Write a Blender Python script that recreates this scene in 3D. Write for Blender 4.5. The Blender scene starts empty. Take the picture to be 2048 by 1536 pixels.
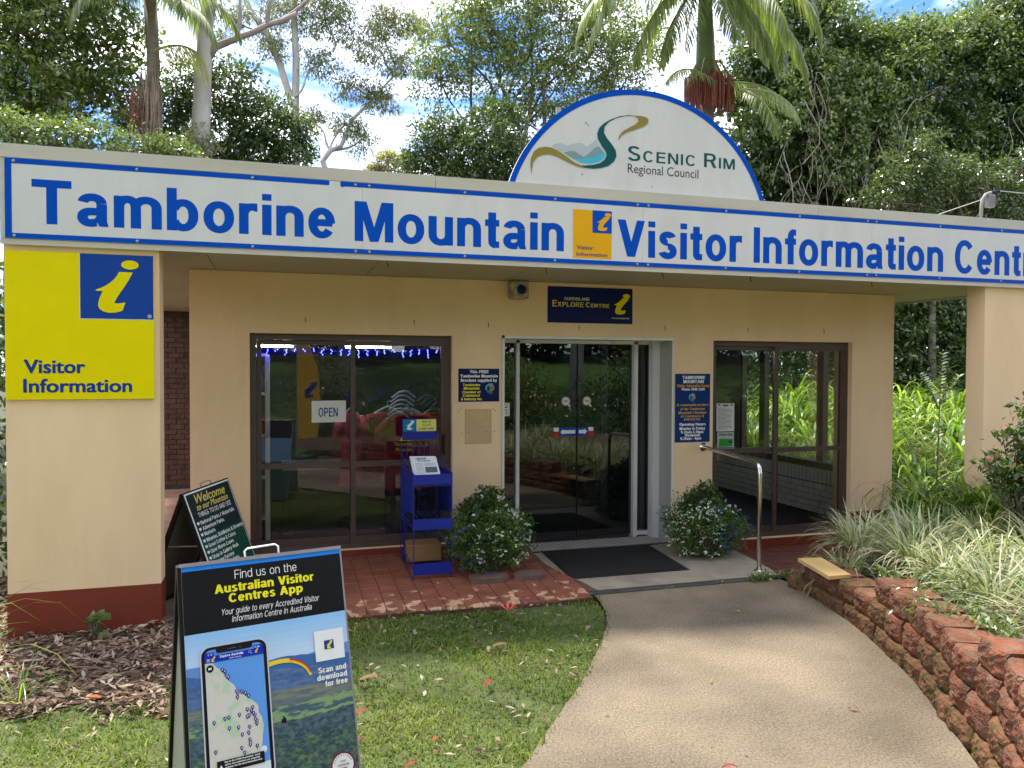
import bpy, math, random, os
import numpy as np
from mathutils import Vector, Matrix
R = math.radians
sc = bpy.context.scene
# ------------------------------------------------------------------ camera, sky, sun, exposure
cd = bpy.data.cameras.new('camera'); cam = bpy.data.objects.new('camera', cd)
sc.collection.objects.link(cam); sc.camera = cam
cd.sensor_width = 36; cd.lens = 36*1555/2048; cd.clip_start = .05; cd.clip_end = 900
right = Vector((.956147, -.292867, .003557)); up = Vector((.003072, .022172, .999749)); fwd = Vector((.292872, .955896, -.0221))
M = Matrix((right, up, -fwd)).transposed().to_4x4(); M.translation = Vector((.416, -7.389, 1.88)); cam.matrix_world = M

SUN_EL, SUN_AZ = 71, 20          # azimuth from +y (behind the building) towards -x
wd = bpy.data.worlds.new('World'); sc.world = wd; wd.use_nodes = True
nt = wd.node_tree; nt.nodes.clear()
def N(nt, t, **k):
    n = nt.nodes.new(t)
    for a, b in k.items():
        if a.startswith('i_'): n.inputs[a[2:].replace('_', ' ')].default_value = b
        else: setattr(n, a, b)
    return n
L = nt.links.new
sky = N(nt, 'ShaderNodeTexSky', sky_type='NISHITA', sun_disc=False, sun_elevation=R(SUN_EL), sun_rotation=R(-SUN_AZ), altitude=500, air_density=1.3, dust_density=.6, ozone_density=1.5)
tc = N(nt, 'ShaderNodeTexCoord')
mp = N(nt, 'ShaderNodeMapping'); mp.inputs['Scale'].default_value = (1, 1, 2.6); mp.inputs['Location'].default_value = (1.1, 5.2, 2.4)
nz = N(nt, 'ShaderNodeTexNoise', i_Scale=2.1, i_Detail=9.0, i_Roughness=.58)
nz.inputs['Distortion'].default_value = .5
cr = N(nt, 'ShaderNodeValToRGB'); cr.color_ramp.elements[0].position = .43; cr.color_ramp.elements[1].position = .61
cl = N(nt, 'ShaderNodeMixRGB'); cl.inputs['Color2'].default_value = (7.6, 7.65, 7.8, 1)
bg = N(nt, 'ShaderNodeBackground'); bg.inputs['Strength'].default_value = .12
wo = N(nt, 'ShaderNodeOutputWorld')
L(tc.outputs['Generated'], mp.inputs['Vector']); L(mp.outputs[0], nz.inputs['Vector']); L(nz.outputs['Fac'], cr.inputs[0])
L(cr.outputs[0], cl.inputs['Fac']); grade = N(nt, 'ShaderNodeMixRGB', blend_type='MULTIPLY'); grade.inputs[0].default_value = 1; grade.inputs['Color2'].default_value = (.21, .33, .60, 1); L(sky.outputs[0], grade.inputs['Color1']); L(grade.outputs[0], cl.inputs['Color1']); L(cl.outputs[0], bg.inputs[0]); L(bg.outputs[0], wo.inputs[0])
sd = bpy.data.lights.new('sun', 'SUN'); sun = bpy.data.objects.new('sun', sd); sc.collection.objects.link(sun)
sd.energy = 2.0; sd.angle = R(6); sd.color = (1, .95, .86)
sv = Vector((-math.sin(R(SUN_AZ))*math.cos(R(SUN_EL)), math.cos(R(SUN_AZ))*math.cos(R(SUN_EL)), math.sin(R(SUN_EL))))
sun.rotation_euler = sv.to_track_quat('Z', 'Y').to_euler(); sun.location = sv*60
vs = sc.view_settings; vs.view_transform = 'Standard'; vs.look = 'None'; vs.gamma = 1; vs.exposure = 2.2; vs.use_curve_mapping = False
sc.cycles.max_bounces = 7; sc.cycles.transparent_max_bounces = 12
sc.cycles.sample_clamp_indirect = 6

# ------------------------------------------------------------------ helpers
COL = sc.collection
rnd = random.Random(7)
nrg = np.random.default_rng(11)
def base(o):
    v = Vector((0, 0, 0))
    while o: v += o.location; o = o.parent
    return v
def link(name, me, mat, parent=None, off=None, kind=None):
    o = bpy.data.objects.new(name, me); COL.objects.link(o)
    if parent: o.parent = parent
    if mat and not me.materials:
        for m in (mat if isinstance(mat, (list, tuple)) else [mat]): me.materials.append(m)
    if kind: o['kind'] = kind
    return o
def tag(o, label=None, cat=None, group=None, kind=None):
    if label: o['label'] = label
    if cat: o['category'] = cat
    if group: o['group'] = group
    if kind: o['kind'] = kind
    return o
def thing(name, label, cat, loc=(0, 0, 0), rz=0, group=None):
    o = bpy.data.objects.new(name, None); COL.objects.link(o); o.location = loc; o.rotation_euler = (0, 0, rz)
    return tag(o, label, cat, group)
def copy_tree(o, parent=None):
    c = o.copy(); COL.objects.link(c); c.parent = parent
    for ch in [x for x in bpy.data.objects if x.parent == o]: copy_tree(ch, c)
    return c
class MB:
    def __init__(s): s.v = []; s.f = []; s.mi = []; s.m = 0
    def add(s, vs, fs):
        n = len(s.v); s.v += [tuple(v) for v in vs]; s.f += [tuple(i+n for i in f) for f in fs]; s.mi += [s.m]*len(fs)
        return s
    def box(s, a, b, M=None):
        x0, y0, z0 = a; x1, y1, z1 = b
        vs = [Vector(p) for p in ((x0,y0,z0),(x1,y0,z0),(x1,y1,z0),(x0,y1,z0),(x0,y0,z1),(x1,y0,z1),(x1,y1,z1),(x0,y1,z1))]
        if M: vs = [M @ v for v in vs]
        return s.add(vs, [(0,3,2,1),(4,5,6,7),(0,1,5,4),(1,2,6,5),(2,3,7,6),(3,0,4,7)])
    def bbox(s, a, b, r, M=None):   # bevelled box
        (x0,y0,z0),(x1,y1,z1) = a, b
        vs = []
        for z, i in ((z0, r), (z0+r, 0), (z1-r, 0), (z1, r)):
            for x, y in ((x0+r,y0+i),(x1-r,y0+i),(x1-i,y0+r),(x1-i,y1-r),(x1-r,y1-i),(x0+r,y1-i),(x0+i,y1-r),(x0+i,y0+r)): vs.append(Vector((x,y,z)))
        if M: vs = [M @ v for v in vs]
        fs = [tuple(range(7,-1,-1)), tuple(range(24,32))]
        for k in range(3):
            for i in range(8): j = (i+1) % 8; fs.append((k*8+i, k*8+j, k*8+8+j, k*8+8+i))
        return s.add(vs, fs)
    def tube(s, pts, r, n=6, cap=True):
        pts = [Vector(p) for p in pts]; rs = r if isinstance(r, (list, tuple)) else [r]*len(pts)
        T = []
        for i in range(len(pts)):
            d = pts[min(i+1, len(pts)-1)]-pts[max(i-1, 0)]; T.append(d.normalized() if d.length > 0 else Vector((0,0,1)))
        a = T[0].orthogonal().normalized(); vs = []
        for i, p in enumerate(pts):
            a = (a-T[i]*a.dot(T[i])).normalized(); b = T[i].cross(a)
            for k in range(n):
                t = 2*math.pi*k/n; vs.append(p+(a*math.cos(t)+b*math.sin(t))*rs[i])
        fs = [(i*n+k, i*n+(k+1) % n, (i+1)*n+(k+1) % n, (i+1)*n+k) for i in range(len(pts)-1) for k in range(n)]
        if cap: fs += [tuple(range(n-1,-1,-1)), tuple((len(pts)-1)*n+k for k in range(n))]
        return s.add(vs, fs)
    def lathe(s, prof, n=16, M=None):   # prof: (r,z)
        vs = []
        for r, z in prof:
            for k in range(n):
                t = 2*math.pi*k/n; v = Vector((r*math.cos(t), r*math.sin(t), z)); vs.append(M @ v if M else v)
        fs = [(i*n+k, i*n+(k+1) % n, (i+1)*n+(k+1) % n, (i+1)*n+k) for i in range(len(prof)-1) for k in range(n)]
        fs += [tuple(range(n-1,-1,-1)), tuple((len(prof)-1)*n+k for k in range(n))]
        return s.add(vs, fs)
    def prism(s, poly, fr, h0, h1):     # poly in (u,v) of frame fr, from height h0 to h1
        n = len(poly); vs = [fr(u, v, h0) for u, v in poly]+[fr(u, v, h1) for u, v in poly]
        return s.add(vs, [tuple(range(n-1,-1,-1)), tuple(range(n, 2*n))]+[(i, (i+1) % n, n+(i+1) % n, n+i) for i in range(n)])
    def build(s, name, mat, parent=None, smooth=False, kind=None):
        me = bpy.data.meshes.new(name); off = base(parent) if parent else Vector((0, 0, 0))
        me.from_pydata([(v[0]-off[0], v[1]-off[1], v[2]-off[2]) for v in s.v], [], s.f)
        if smooth: me.shade_smooth()
        o = link(name, me, mat, parent, kind=kind)
        if max(s.mi, default=0): me.polygons.foreach_set('material_index', s.mi)
        return o
def npmesh(name, V, F, mat, parent=None, kind=None, rndv=None, smooth=False, local=False):
    """V (n,3) F (m,k) arrays, k 3 or 4; rndv: one number per face, read by the material"""
    V = np.asarray(V, np.float32); F = np.asarray(F, np.int32); k = F.shape[1]
    if parent and not local: V = V-np.array(base(parent), np.float32)
    me = bpy.data.meshes.new(name); me.vertices.add(len(V)); me.vertices.foreach_set('co', V.ravel())
    me.loops.add(F.size); me.loops.foreach_set('vertex_index', F.ravel())
    me.polygons.add(len(F)); me.polygons.foreach_set('loop_start', np.arange(0, F.size, k, dtype=np.int32))
    try: me.polygons.foreach_set('loop_total', np.full(len(F), k, np.int32))
    except Exception: pass
    me.update(calc_edges=True); me.validate()
    if rndv is not None:
        a = me.attributes.new('rnd', 'FLOAT', 'FACE'); a.data.foreach_set('value', np.asarray(rndv, np.float32))
    if smooth: me.shade_smooth()
    return link(name, me, mat, parent, kind=kind)

# ------------------------------------------------------------------ materials
def mat(name, col, rough=.6, var=.12, scale=4, bump=0, bscale=60, metal=0, spec=.4, col2=None, thr=(.45, .6), coat=0, det=6, tcz=None):
    m = bpy.data.materials.new(name); m.use_nodes = True; t = m.node_tree; b = t.nodes['Principled BSDF']; l = t.links.new
    b.inputs['Roughness'].default_value = rough; b.inputs['Metallic'].default_value = metal; b.inputs['Specular IOR Level'].default_value = spec
    if coat: b.inputs['Coat Weight'].default_value = coat; b.inputs['Coat Roughness'].default_value = .08
    g = N(t, 'ShaderNodeNewGeometry')
    mpn = N(t, 'ShaderNodeMapping'); l(g.outputs['Position'], mpn.inputs[0])
    if tcz: mpn.inputs['Scale'].default_value = tcz
    n1 = N(t, 'ShaderNodeTexNoise', i_Scale=float(scale), i_Detail=float(det), i_Roughness=.6); l(mpn.outputs[0], n1.inputs['Vector'])
    r = N(t, 'ShaderNodeMapRange'); r.inputs['From Min'].default_value = .3; r.inputs['From Max'].default_value = .7
    r.inputs['To Min'].default_value = 1-var; r.inputs['To Max'].default_value = 1+var; l(n1.outputs['Fac'], r.inputs['Value'])
    mx = N(t, 'ShaderNodeVectorMath', operation='SCALE'); l(r.outputs[0], mx.inputs['Scale'])
    if col2:
        n2 = N(t, 'ShaderNodeTexNoise', i_Scale=scale*1.7, i_Detail=8.0, i_Roughness=.65); l(mpn.outputs[0], n2.inputs['Vector'])
        r2 = N(t, 'ShaderNodeValToRGB'); r2.color_ramp.elements[0].position = thr[0]; r2.color_ramp.elements[1].position = thr[1]
        r2.color_ramp.elements[0].color = (*col, 1); r2.color_ramp.elements[1].color = (*col2, 1)
        l(n2.outputs['Fac'], r2.inputs[0]); l(r2.outputs[0], mx.inputs[0])
    else: mx.inputs[0].default_value = col
    l(mx.outputs[0], b.inputs['Base Color'])
    if bump:
        n3 = N(t, 'ShaderNodeTexNoise', i_Scale=float(bscale), i_Detail=5.0); l(mpn.outputs[0], n3.inputs['Vector'])
        bp = N(t, 'ShaderNodeBump'); bp.inputs['Strength'].default_value = min(1, bump); bp.inputs['Distance'].default_value = .02*bump
        l(n3.outputs['Fac'], bp.inputs['Height']); l(bp.outputs[0], b.inputs['Normal'])
    return m
def leafmat(name, cols, trans=.35, rough=.42, spec=.35, tcol=None):
    m = bpy.data.materials.new(name); m.use_nodes = True; t = m.node_tree; b = t.nodes['Principled BSDF']; l = t.links.new
    at = N(t, 'ShaderNodeAttribute', attribute_name='rnd'); r = N(t, 'ShaderNodeValToRGB')
    e = r.color_ramp.elements
    while len(e) < len(cols): e.new(.5)
    for i, c in enumerate(cols): e[i].position = i/(len(cols)-1); e[i].color = (*c, 1)
    l(at.outputs['Fac'], r.inputs[0]); l(r.outputs[0], b.inputs['Base Color'])
    b.inputs['Roughness'].default_value = rough; b.inputs['Specular IOR Level'].default_value = spec
    tr = N(t, 'ShaderNodeBsdfTranslucent'); mc = N(t, 'ShaderNodeMixRGB', blend_type='MULTIPLY'); mc.inputs[0].default_value = 1
    mc.inputs['Color2'].default_value = (*(tcol or (1.9, 2.1, .8)), 1); l(r.outputs[0], mc.inputs['Color1']); l(mc.outputs[0], tr.inputs[0])
    ms = N(t, 'ShaderNodeMixShader'); ms.inputs[0].default_value = trans
    l(b.outputs[0], ms.inputs[1]); l(tr.outputs[0], ms.inputs[2]); l(ms.outputs[0], t.nodes['Material Output'].inputs[0])
    return m
def flat(name, col, rough=.35, spec=.14): return mat(name, col, max(rough, .3), var=.03, scale=6, spec=spec)
def emit(name, col, s):
    m = bpy.data.materials.new(name); m.use_nodes = True; b = m.node_tree.nodes['Principled BSDF']
    b.inputs['Emission Color'].default_value = (*col, 1); b.inputs['Emission Strength'].default_value = s; b.inputs['Base Color'].default_value = (*col, 1)
    return m
def glassmat(name, tint, refl=.10):
    m = bpy.data.materials.new(name); m.use_nodes = True; t = m.node_tree; t.nodes.remove(t.nodes['Principled BSDF']); l = t.links.new
    tr = N(t, 'ShaderNodeBsdfTransparent'); tr.inputs[0].default_value = (*tint, 1)
    gl = N(t, 'ShaderNodeBsdfGlossy'); gl.inputs['Roughness'].default_value = .0; gl.inputs[0].default_value = (1, 1, 1, 1)
    fr = N(t, 'ShaderNodeFresnel'); fr.inputs[0].default_value = 1.45
    ad = N(t, 'ShaderNodeMath', operation='ADD'); ad.inputs[1].default_value = refl; ad.use_clamp = True; l(fr.outputs[0], ad.inputs[0])
    ms = N(t, 'ShaderNodeMixShader'); l(ad.outputs[0], ms.inputs[0]); l(tr.outputs[0], ms.inputs[1]); l(gl.outputs[0], ms.inputs[2])
    l(ms.outputs[0], t.nodes['Material Output'].inputs[0]); return m

m_cream = mat('cream_render', (.87, .625, .385), .75, .05, 1.3, .35, 45, spec=.15, col2=(.79, .56, .335), thr=(.44, .74), tcz=(1, 1, .3))
m_redbase = mat('red_oxide_paint', (.20, .035, .018), .6, .12, 3, .3, 40, spec=.3)
m_fascia = mat('offwhite_metal', (.58, .53, .44), .5, .07, 1.8, .05, 20, col2=(.50, .45, .36), thr=(.52, .78), tcz=(.4, 1, 3))
m_soffit = mat('soffit_board', (.42, .38, .26), .7, .08, 1.2)
m_brown = mat('brown_aluminium', (.085, .055, .048), .38, .08, 5, spec=.5)
m_white = mat('white_aluminium', (.72, .71, .70), .35, .04, 5)
m_greyjamb = mat('grey_reveal', (.40, .39, .36), .55, .06, 3)
m_signwhite = mat('white_sign_sheet', (.72, .70, .67), .22, .05, 2.2, spec=.35, tcz=(1, 1, .3), col2=(.64, .62, .57), thr=(.5, .78))
m_blue = flat('sign_blue', (.002, .078, .50), .2, spec=.08); m_yellow = flat('sign_yellow', (.84, .69, .0), .35)
m_navy = flat('navy_print', (.012, .05, .28), .3); m_dnavy = flat('dark_navy_print', (.008, .014, .10), .22)
m_amber = flat('amber_print', (.85, .42, .01), .3); m_pw = flat('white_print', (.82, .82, .80), .35)
m_teal = flat('teal_print', (.01, .10, .10), .4); m_olive = flat('olive_print', (.30, .24, .05), .4)
m_hill = flat('pale_grey_print', (.50, .55, .56), .4); m_hill2 = flat('sage_grey_print', (.22, .36, .37), .4); m_cyan = flat('cyan_print', (.06, .52, .72), .4)
m_ytext = flat('yellow_print', (.9, .8, .02), .35); m_black = flat('black_print', (.012, .012, .014), .3)
m_greytxt = flat('charcoal_print', (.05, .055, .06), .4)
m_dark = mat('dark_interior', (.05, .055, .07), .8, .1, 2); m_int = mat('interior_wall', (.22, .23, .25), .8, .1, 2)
m_wire = mat('blue_wire_paint', (.010, .018, .20), .35, .1, 8)
m_steel = mat('brushed_steel', (.62, .59, .53), .22, .06, 8, metal=1, tcz=(1, 1, 12))
m_galv = mat('galvanised_steel', (.36, .35, .33), .5, .12, 8, metal=.5)
m_glass = glassmat('window_glass', (.86, .88, .87), .0); m_tint = glassmat('door_glass', (.40, .45, .44), .03)
m_bark = mat('grey_bark', (.20, .165, .125), .85, .3, 3, .8, 12, col2=(.09, .07, .05), thr=(.45, .65))
m_gum = mat('gum_bark', (.47, .43, .37), .7, .14, 2.2, .35, 9, col2=(.30, .26, .22), thr=(.5, .75), tcz=(1, 1, .35))
m_soil = mat('garden_soil', (.075, .045, .028), .95, .4, 9, .9, 40, col2=(.14, .09, .055), thr=(.4, .65))
# ------------------------------------------------------------------ lettering: a stroke alphabet, cap height 1
def frame(O, U, V, Nn):
    O, U, V, Nn = Vector(O), Vector(U), Vector(V), Vector(Nn)
    return lambda u, v, h=0: O+U*u+V*v+Nn*h
def wallfr(y): return frame((0, y, 0), (1, 0, 0), (0, 0, 1), (0, -1, 0))
def ring(cx, cy, rx, ry, a0, a1, w, hb, n=None, ex=2.12):
    n = n or max(3, int(abs(a1-a0)/15)); out = []; inn = []
    for i in range(n+1):
        a = R(a0+(a1-a0)*i/n); c, s = math.cos(a), math.sin(a)
        k = (abs(c)**ex+abs(s)**ex)**(-1/ex)
        out.append((cx+rx*c*k, cy+ry*s*k)); inn.append((cx+max(rx-w, .005)*c*k, cy+max(ry-hb, .005)*s*k))
    return [[out[i], out[i+1], inn[i+1], inn[i]] for i in range(n)]
def glyph(ch, w):
    hb = w*.86; X = .74; P = []; ad = -.27
    V = lambda x, a, b: P.append([[(x, a), (x+w, a), (x+w, b), (x, b)]])
    H = lambda y, a, b: P.append([[(a, y), (b, y), (b, y+hb), (a, y+hb)]])
    def D(x0, y0, x1, y1, t=None): t = t or w*1.12; P.append([[(x0, y0), (x0+t, y0), (x1+t, y1), (x1, y1)]])
    def O(cx, cy, rx, ry, a=0, b=360): P.append(ring(cx, cy, rx, ry, a, b, w, hb))
    W = .6; t = w*1.12
    if ch == ' ': return [], .30
    if ch == 'A': W = .80; D(0, 0, .4-t/2, 1); D(W-t, 0, .4-t/2, 1); H(.22, .16, .64)
    elif ch == 'B': W = .72; V(0, 0, 1); H(0, w, .42); H(1-hb, w, .40); H(.48, w, .42); O(.40, .74+hb*.12, .28, .27, -90, 90); O(.42, .29, .30, .29, -90, 90)
    elif ch == 'C': W = .76; O(.38, .5, .38, .515, 38, 322)
    elif ch == 'D': W = .76; V(0, 0, 1); H(0, w, .36); H(1-hb, w, .36); O(.36, .5, .40, .5, -90, 90)
    elif ch == 'E': W = .64; V(0, 0, 1); H(0, w, W); H(1-hb, w, W); H(.46, w, W-.04)
    elif ch == 'F': W = .60; V(0, 0, 1); H(1-hb, w, W); H(.46, w, W-.06)
    elif ch == 'G': W = .80; O(.39, .5, .39, .515, 38, 330); H(.38, .44, W); V(W-w, 0, .42)
    elif ch == 'H': W = .72; V(0, 0, 1); V(W-w, 0, 1); H(.46, w, W-w)
    elif ch == 'I': W = w; V(0, 0, 1)
    elif ch == 'J': W = .54; V(W-w, .28, 1); O(W/2, .28, W/2, .295, 180, 360)
    elif ch == 'K': W = .74; V(0, 0, 1); D(w, .32, W-t, 1); D(W-t, 0, .24, .60)
    elif ch == 'L': W = .58; V(0, 0, 1); H(0, w, W)
    elif ch == 'M': W = .90; V(0, 0, 1); V(W-w, 0, 1); q = w*1.02; D(W/2-q/2, 0, w*.35, 1, q); D(W/2-q/2, 0, W-w*.35-q, 1, q)
    elif ch == 'N': W = .74; V(0, 0, 1); V(W-w, 0, 1); D(W-w-.02, 0, .02, 1, w)
    elif ch in 'OQ': W = .80; O(.40, .5, .40, .515)
    elif ch == 'P': W = .68; V(0, 0, 1); H(1-hb, w, .40); H(.40, w, .40); O(.38, .70, .30, .30, -90, 90)
    elif ch == 'R': W = .73; V(0, 0, 1); H(1-hb, w, .40); H(.42, w, .40); O(.39, .71, .30, .29, -90, 90); D(W-t, 0, .34, .48)
    elif ch == 'S': W = .68; O(.34, .745, .32, .27, 25, 265); O(.34, .27, .34, .285, -95, 95); O(.34, .27, .34, .285, 195, 270); P.append([[(.28, .56), (.28, .56-hb*1.05), (.40, .56-hb*1.15), (.40, .56)]])
    elif ch == 'T': W = .74; V(W/2-w/2, 0, 1-hb); H(1-hb, 0, W)
    elif ch == 'U': W = .74; V(0, .3, 1); V(W-w, .3, 1); O(W/2, .3, W/2, .315, 180, 360)
    elif ch == 'V': W = .78; D(W/2-t/2, 0, 0, 1); D(W/2-t/2, 0, W-t, 1)
    elif ch == 'W': W = 1.05; q = w; D(.27-q/2, 0, 0, 1, q); D(.27-q/2, 0, .525-q/2, 1, q); D(.78-q/2, 0, .525-q/2, 1, q); D(.78-q/2, 0, W-q, 1, q)
    elif ch == 'X': W = .74; D(0, 0, W-t, 1); D(W-t, 0, 0, 1)
    elif ch == 'Y': W = .74; V(W/2-w/2, 0, .45); D(W/2-t/2, .42, 0, 1); D(W/2-t/2, .42, W-t, 1)
    elif ch == 'Z': W = .66; H(0, 0, W); H(1-hb, 0, W); D(0, hb, W-t, 1-hb)
    elif ch == 'a': W = .60; V(W-w-.03, .09, X-.22); O(.285, X-.23, .285, .245, 5, 165); O(.26, .205, .26, .22, 75, 300); H(.425-hb, .25, W-w-.02); P.append([[(W-w-.03, .12), (W-.03, .12), (W, 0), (W-w+.03, 0)]]); P.append([[(.25, -.012), (.36, .0), (W-w, .13), (W-w, .27), (.33, hb), (.25, hb-.012)]])
    elif ch == 'b': W = .64; V(0, 0, 1); O(.33, X/2, .31, X/2+.012, -150, 150)
    elif ch == 'c': W = .56; O(.29, X/2, .29, X/2+.015, 38, 322)
    elif ch == 'd': W = .64; V(W-w, 0, 1); O(.31, X/2, .31, X/2+.012, 30, 330)
    elif ch == 'e': W = .60; O(.30, X/2, .30, X/2+.015, 0, 325); H(X/2-hb*.45, w*.8, W-w*.3)
    elif ch == 'f': W = .36; V(.09, 0, .78); O(.09+.2, .78, .2, .235, 100, 180); P.append([[(.26, 1.012), (W, 1.0), (W, 1.0-hb), (.26, 1.01-hb)]]); H(X-hb, 0, W)
    elif ch == 'g': W = .64; V(W-w, 0, X); O(.31, X/2+.02, .31, X/2-.01, 30, 330); O(.31, -.02, .33, .25, 200, 358)
    elif ch == 'h': W = .60; V(0, 0, 1); O(.30, X-.27, .30, .285, 0, 165); V(W-w, 0, X-.27)
    elif ch == 'i': W = w; V(0, 0, X); P.append([[(0, .84), (w, .84), (w, 1), (0, 1)]])
    elif ch == 'j': W = w+.06; V(.06, -.1, X); P.append([[(.06, .84), (.06+w, .84), (.06+w, 1), (.06, 1)]])
    elif ch == 'k': W = .60; V(0, 0, 1); D(w, .24, W-t, X); D(W-t, 0, .2, .47)
    elif ch == 'l': W = w; V(0, 0, 1)
    elif ch == 'm': W = .94; V(0, 0, X); O(.265, X-.26, .265, .275, 0, 165); V(.53-w, 0, X-.26); O(.53-w+.205+w/2, X-.26, .205+w/2, .275, 0, 155); V(W-w, 0, X-.26)
    elif ch == 'n': W = .60; V(0, 0, X); O(.30, X-.27, .30, .285, 0, 165); V(W-w, 0, X-.27)
    elif ch == 'o': W = .64; O(.32, X/2, .32, X/2+.015)
    elif ch == 'p': W = .64; V(0, ad, X); O(.33, X/2, .31, X/2+.012, -150, 150)
    elif ch == 'q': W = .64; V(W-w, ad, X); O(.31, X/2, .31, X/2+.012, 30, 330)
    elif ch == 'r': W = .39; V(0, 0, X); O(.30, X-.27, .30, .285, 88, 165); P.append([[(.29, X+.015), (W, X+.01), (W, X-hb*1.1), (.29, X-hb+.01)]])
    elif ch == 's': W = .54; O(.27, X-.19, .25, .20, 20, 270); O(.27, .205, .27, .22, -95, 90); O(.27, .205, .27, .22, 195, 270)
    elif ch == 't': W = .36; V(.08, .16, .93); O(.08+.19, .17, .19, .185, 180, 265); H(0, .26, W); H(X-hb, 0, W)
    elif ch == 'u': W = .60; V(W-w, 0, X); O(.30, .27, .30, .285, 180, 340); V(0, .27, X)
    elif ch == 'v': W = .58; D(W/2-t/2, 0, 0, X); D(W/2-t/2, 0, W-t, X)
    elif ch == 'w': W = .84; q = w*.95; D(.23-q/2, 0, 0, X, q); D(.23-q/2, 0, .42-q/2, X, q); D(.61-q/2, 0, .42-q/2, X, q); D(.61-q/2, 0, W-q, X, q)
    elif ch == 'x': W = .58; D(0, 0, W-t, X); D(W-t, 0, 0, X)
    elif ch == 'y': W = .58; D(W/2-t/2, 0, 0, X); D(W/2-t/2-.12, ad, W-t, X)
    elif ch == 'z': W = .52; H(0, 0, W); H(X-hb, 0, W); D(0, hb, W-t, X-hb)
    elif ch == '0': W = .60; O(.30, .5, .30, .515)
    elif ch == '1': W = .40; V(.40-w, 0, 1); P.append([[(.06, .72), (.40-w, .84), (.40-w, 1), (.06, .86)]])
    elif ch == '2': W = .60; O(.30, .72, .29, .29, -10, 165); H(0, 0, W); D(0, hb, W-t-.03, .66)
    elif ch == '3': W = .60; O(.30, .755, .27, .26, -85, 160); O(.30, .27, .30, .285, -160, 90)
    elif ch == '4': W = .62; V(W-w-.08, 0, 1); H(.22, 0, W); D(0, .30, W-w-.12, 1)
    elif ch == '5': W = .60; H(1-hb, .08, .54); V(.05, .52, 1-hb); O(.30, .32, .30, .335, -160, 140)
    elif ch == '6': W = .60; O(.30, .32, .30, .335); V(0, .32, .62); O(.30, .62, .30, .39, 50, 180)
    elif ch == '7': W = .58; H(1-hb, 0, W); D(.12, 0, W-t, 1-hb)
    elif ch == '8': W = .60; O(.30, .75, .27, .265); O(.30, .28, .30, .295)
    elif ch == '9': W = .60; O(.30, .68, .30, .335); V(W-w, .38, .68); O(.30, .38, .30, .39, 230, 360)
    elif ch == '.': W = w; P.append([[(0, 0), (w, 0), (w, w), (0, w)]])
    elif ch == ',': W = w; P.append([[(0, -.12), (w*.6, -.12), (w, w), (0, w)]])
    elif ch == '-': W = .32; H(.33, 0, W)
    elif ch == '/': W = .34; D(0, -.05, W-w, 1.03, w)
    elif ch == '!': W = w; V(0, .28, 1); P.append([[(0, 0), (w, 0), (w, w), (0, w)]])
    elif ch == '&': W = .72; O(.30, .76, .21, .25); O(.29, .25, .29, .26, 60, 330); D(W-t*1.3, 0, .16, .72, t*1.1)
    return P, W
class Print:
    def __init__(s, fr, h=.0012): s.fr = fr; s.h = h; s.mb = MB(); s.k = 0
    def up(s): s.k = (s.k+1) % 7; return s.h+s.k*.00012
    def poly(s, p): h = s.up(); s.mb.add([s.fr(u, v, h) for u, v in p], [tuple(range(len(p)))]); return s
    def rect(s, u0, v0, u1, v1): return s.poly([(u0, v0), (u1, v0), (u1, v1), (u0, v1)])
    def disc(s, u, v, r, n=20, ry=None): return s.poly([(u+r*math.cos(2*math.pi*i/n), v+(ry or r)*math.sin(2*math.pi*i/n)) for i in range(n)])
    def ringp(s, u, v, rx, ry, w, a0=0, a1=360):
        for q in ring(u, v, rx, ry, a0, a1, w, w, n=28, ex=2): s.poly(q)
        return s
    def text(s, t, u0, u1, v0, cap, w=.2, shear=0, gap=.11, hi=False):
        """hi: small capitals, the first letter of each word taller"""
        x = 0; G = []
        for i, ch in enumerate(t):
            P, W = glyph(ch.upper() if hi else ch, w); k = 1
            if hi and not (i == 0 or t[i-1] == ' '): k = .76
            G.append((P, x, k)); x += W*k+gap
        x -= gap; sx = (u1-u0)/x
        for P, o, k in G:
            for gi, grp in enumerate(P):
                h = s.h+gi*.00016
                for p in grp: s.mb.add([s.fr(u0+sx*(o+a*k)+shear*b*k*cap, v0+b*k*cap, h) for a, b in p], [tuple(range(len(p)))])
        return s
    def gill(s, t, u0, u1, v0, cap, bold=.03, shear=0, tall=None):
        c = bpy.data.curves.new('t', 'FONT'); c.body = t; c.resolution_u = 3
        o = bpy.data.objects.new('t', c); COL.objects.link(o); dg = bpy.context.evaluated_depsgraph_get()
        me = bpy.data.meshes.new_from_object(o.evaluated_get(dg)); vs = [v.co.copy() for v in me.vertices]; fs = [tuple(p.vertices) for p in me.polygons]
        bpy.data.objects.remove(o); bpy.data.curves.remove(c); bpy.data.meshes.remove(me)
        x0 = min(v.x for v in vs); x1 = max(v.x for v in vs); sx = (u1-u0-bold*cap)/(x1-x0); sy = cap/.69
        offs = [(0, 0)] if not bold else [(a, b) for a in (0, .5, 1) for b in (-.35, .35)]
        for a, b in offs:
            h = s.up(); s.mb.add([s.fr(u0+(v.x-x0)*sx+a*bold*cap+shear*v.y*sy, v0+v.y*sy+b*bold*cap*.7, h) for v in vs], fs)
        return s
    def build(s, name, m, parent=None): return s.mb.build(name, m, parent)
def bez(p0, p1, p2, p3, n=10):
    return [tuple((1-t)**3*a+3*(1-t)**2*t*b+3*(1-t)*t*t*c+t**3*d for a, b, c, d in zip(p0, p1, p2, p3)) for t in [i/n for i in range(n+1)]]
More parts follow.
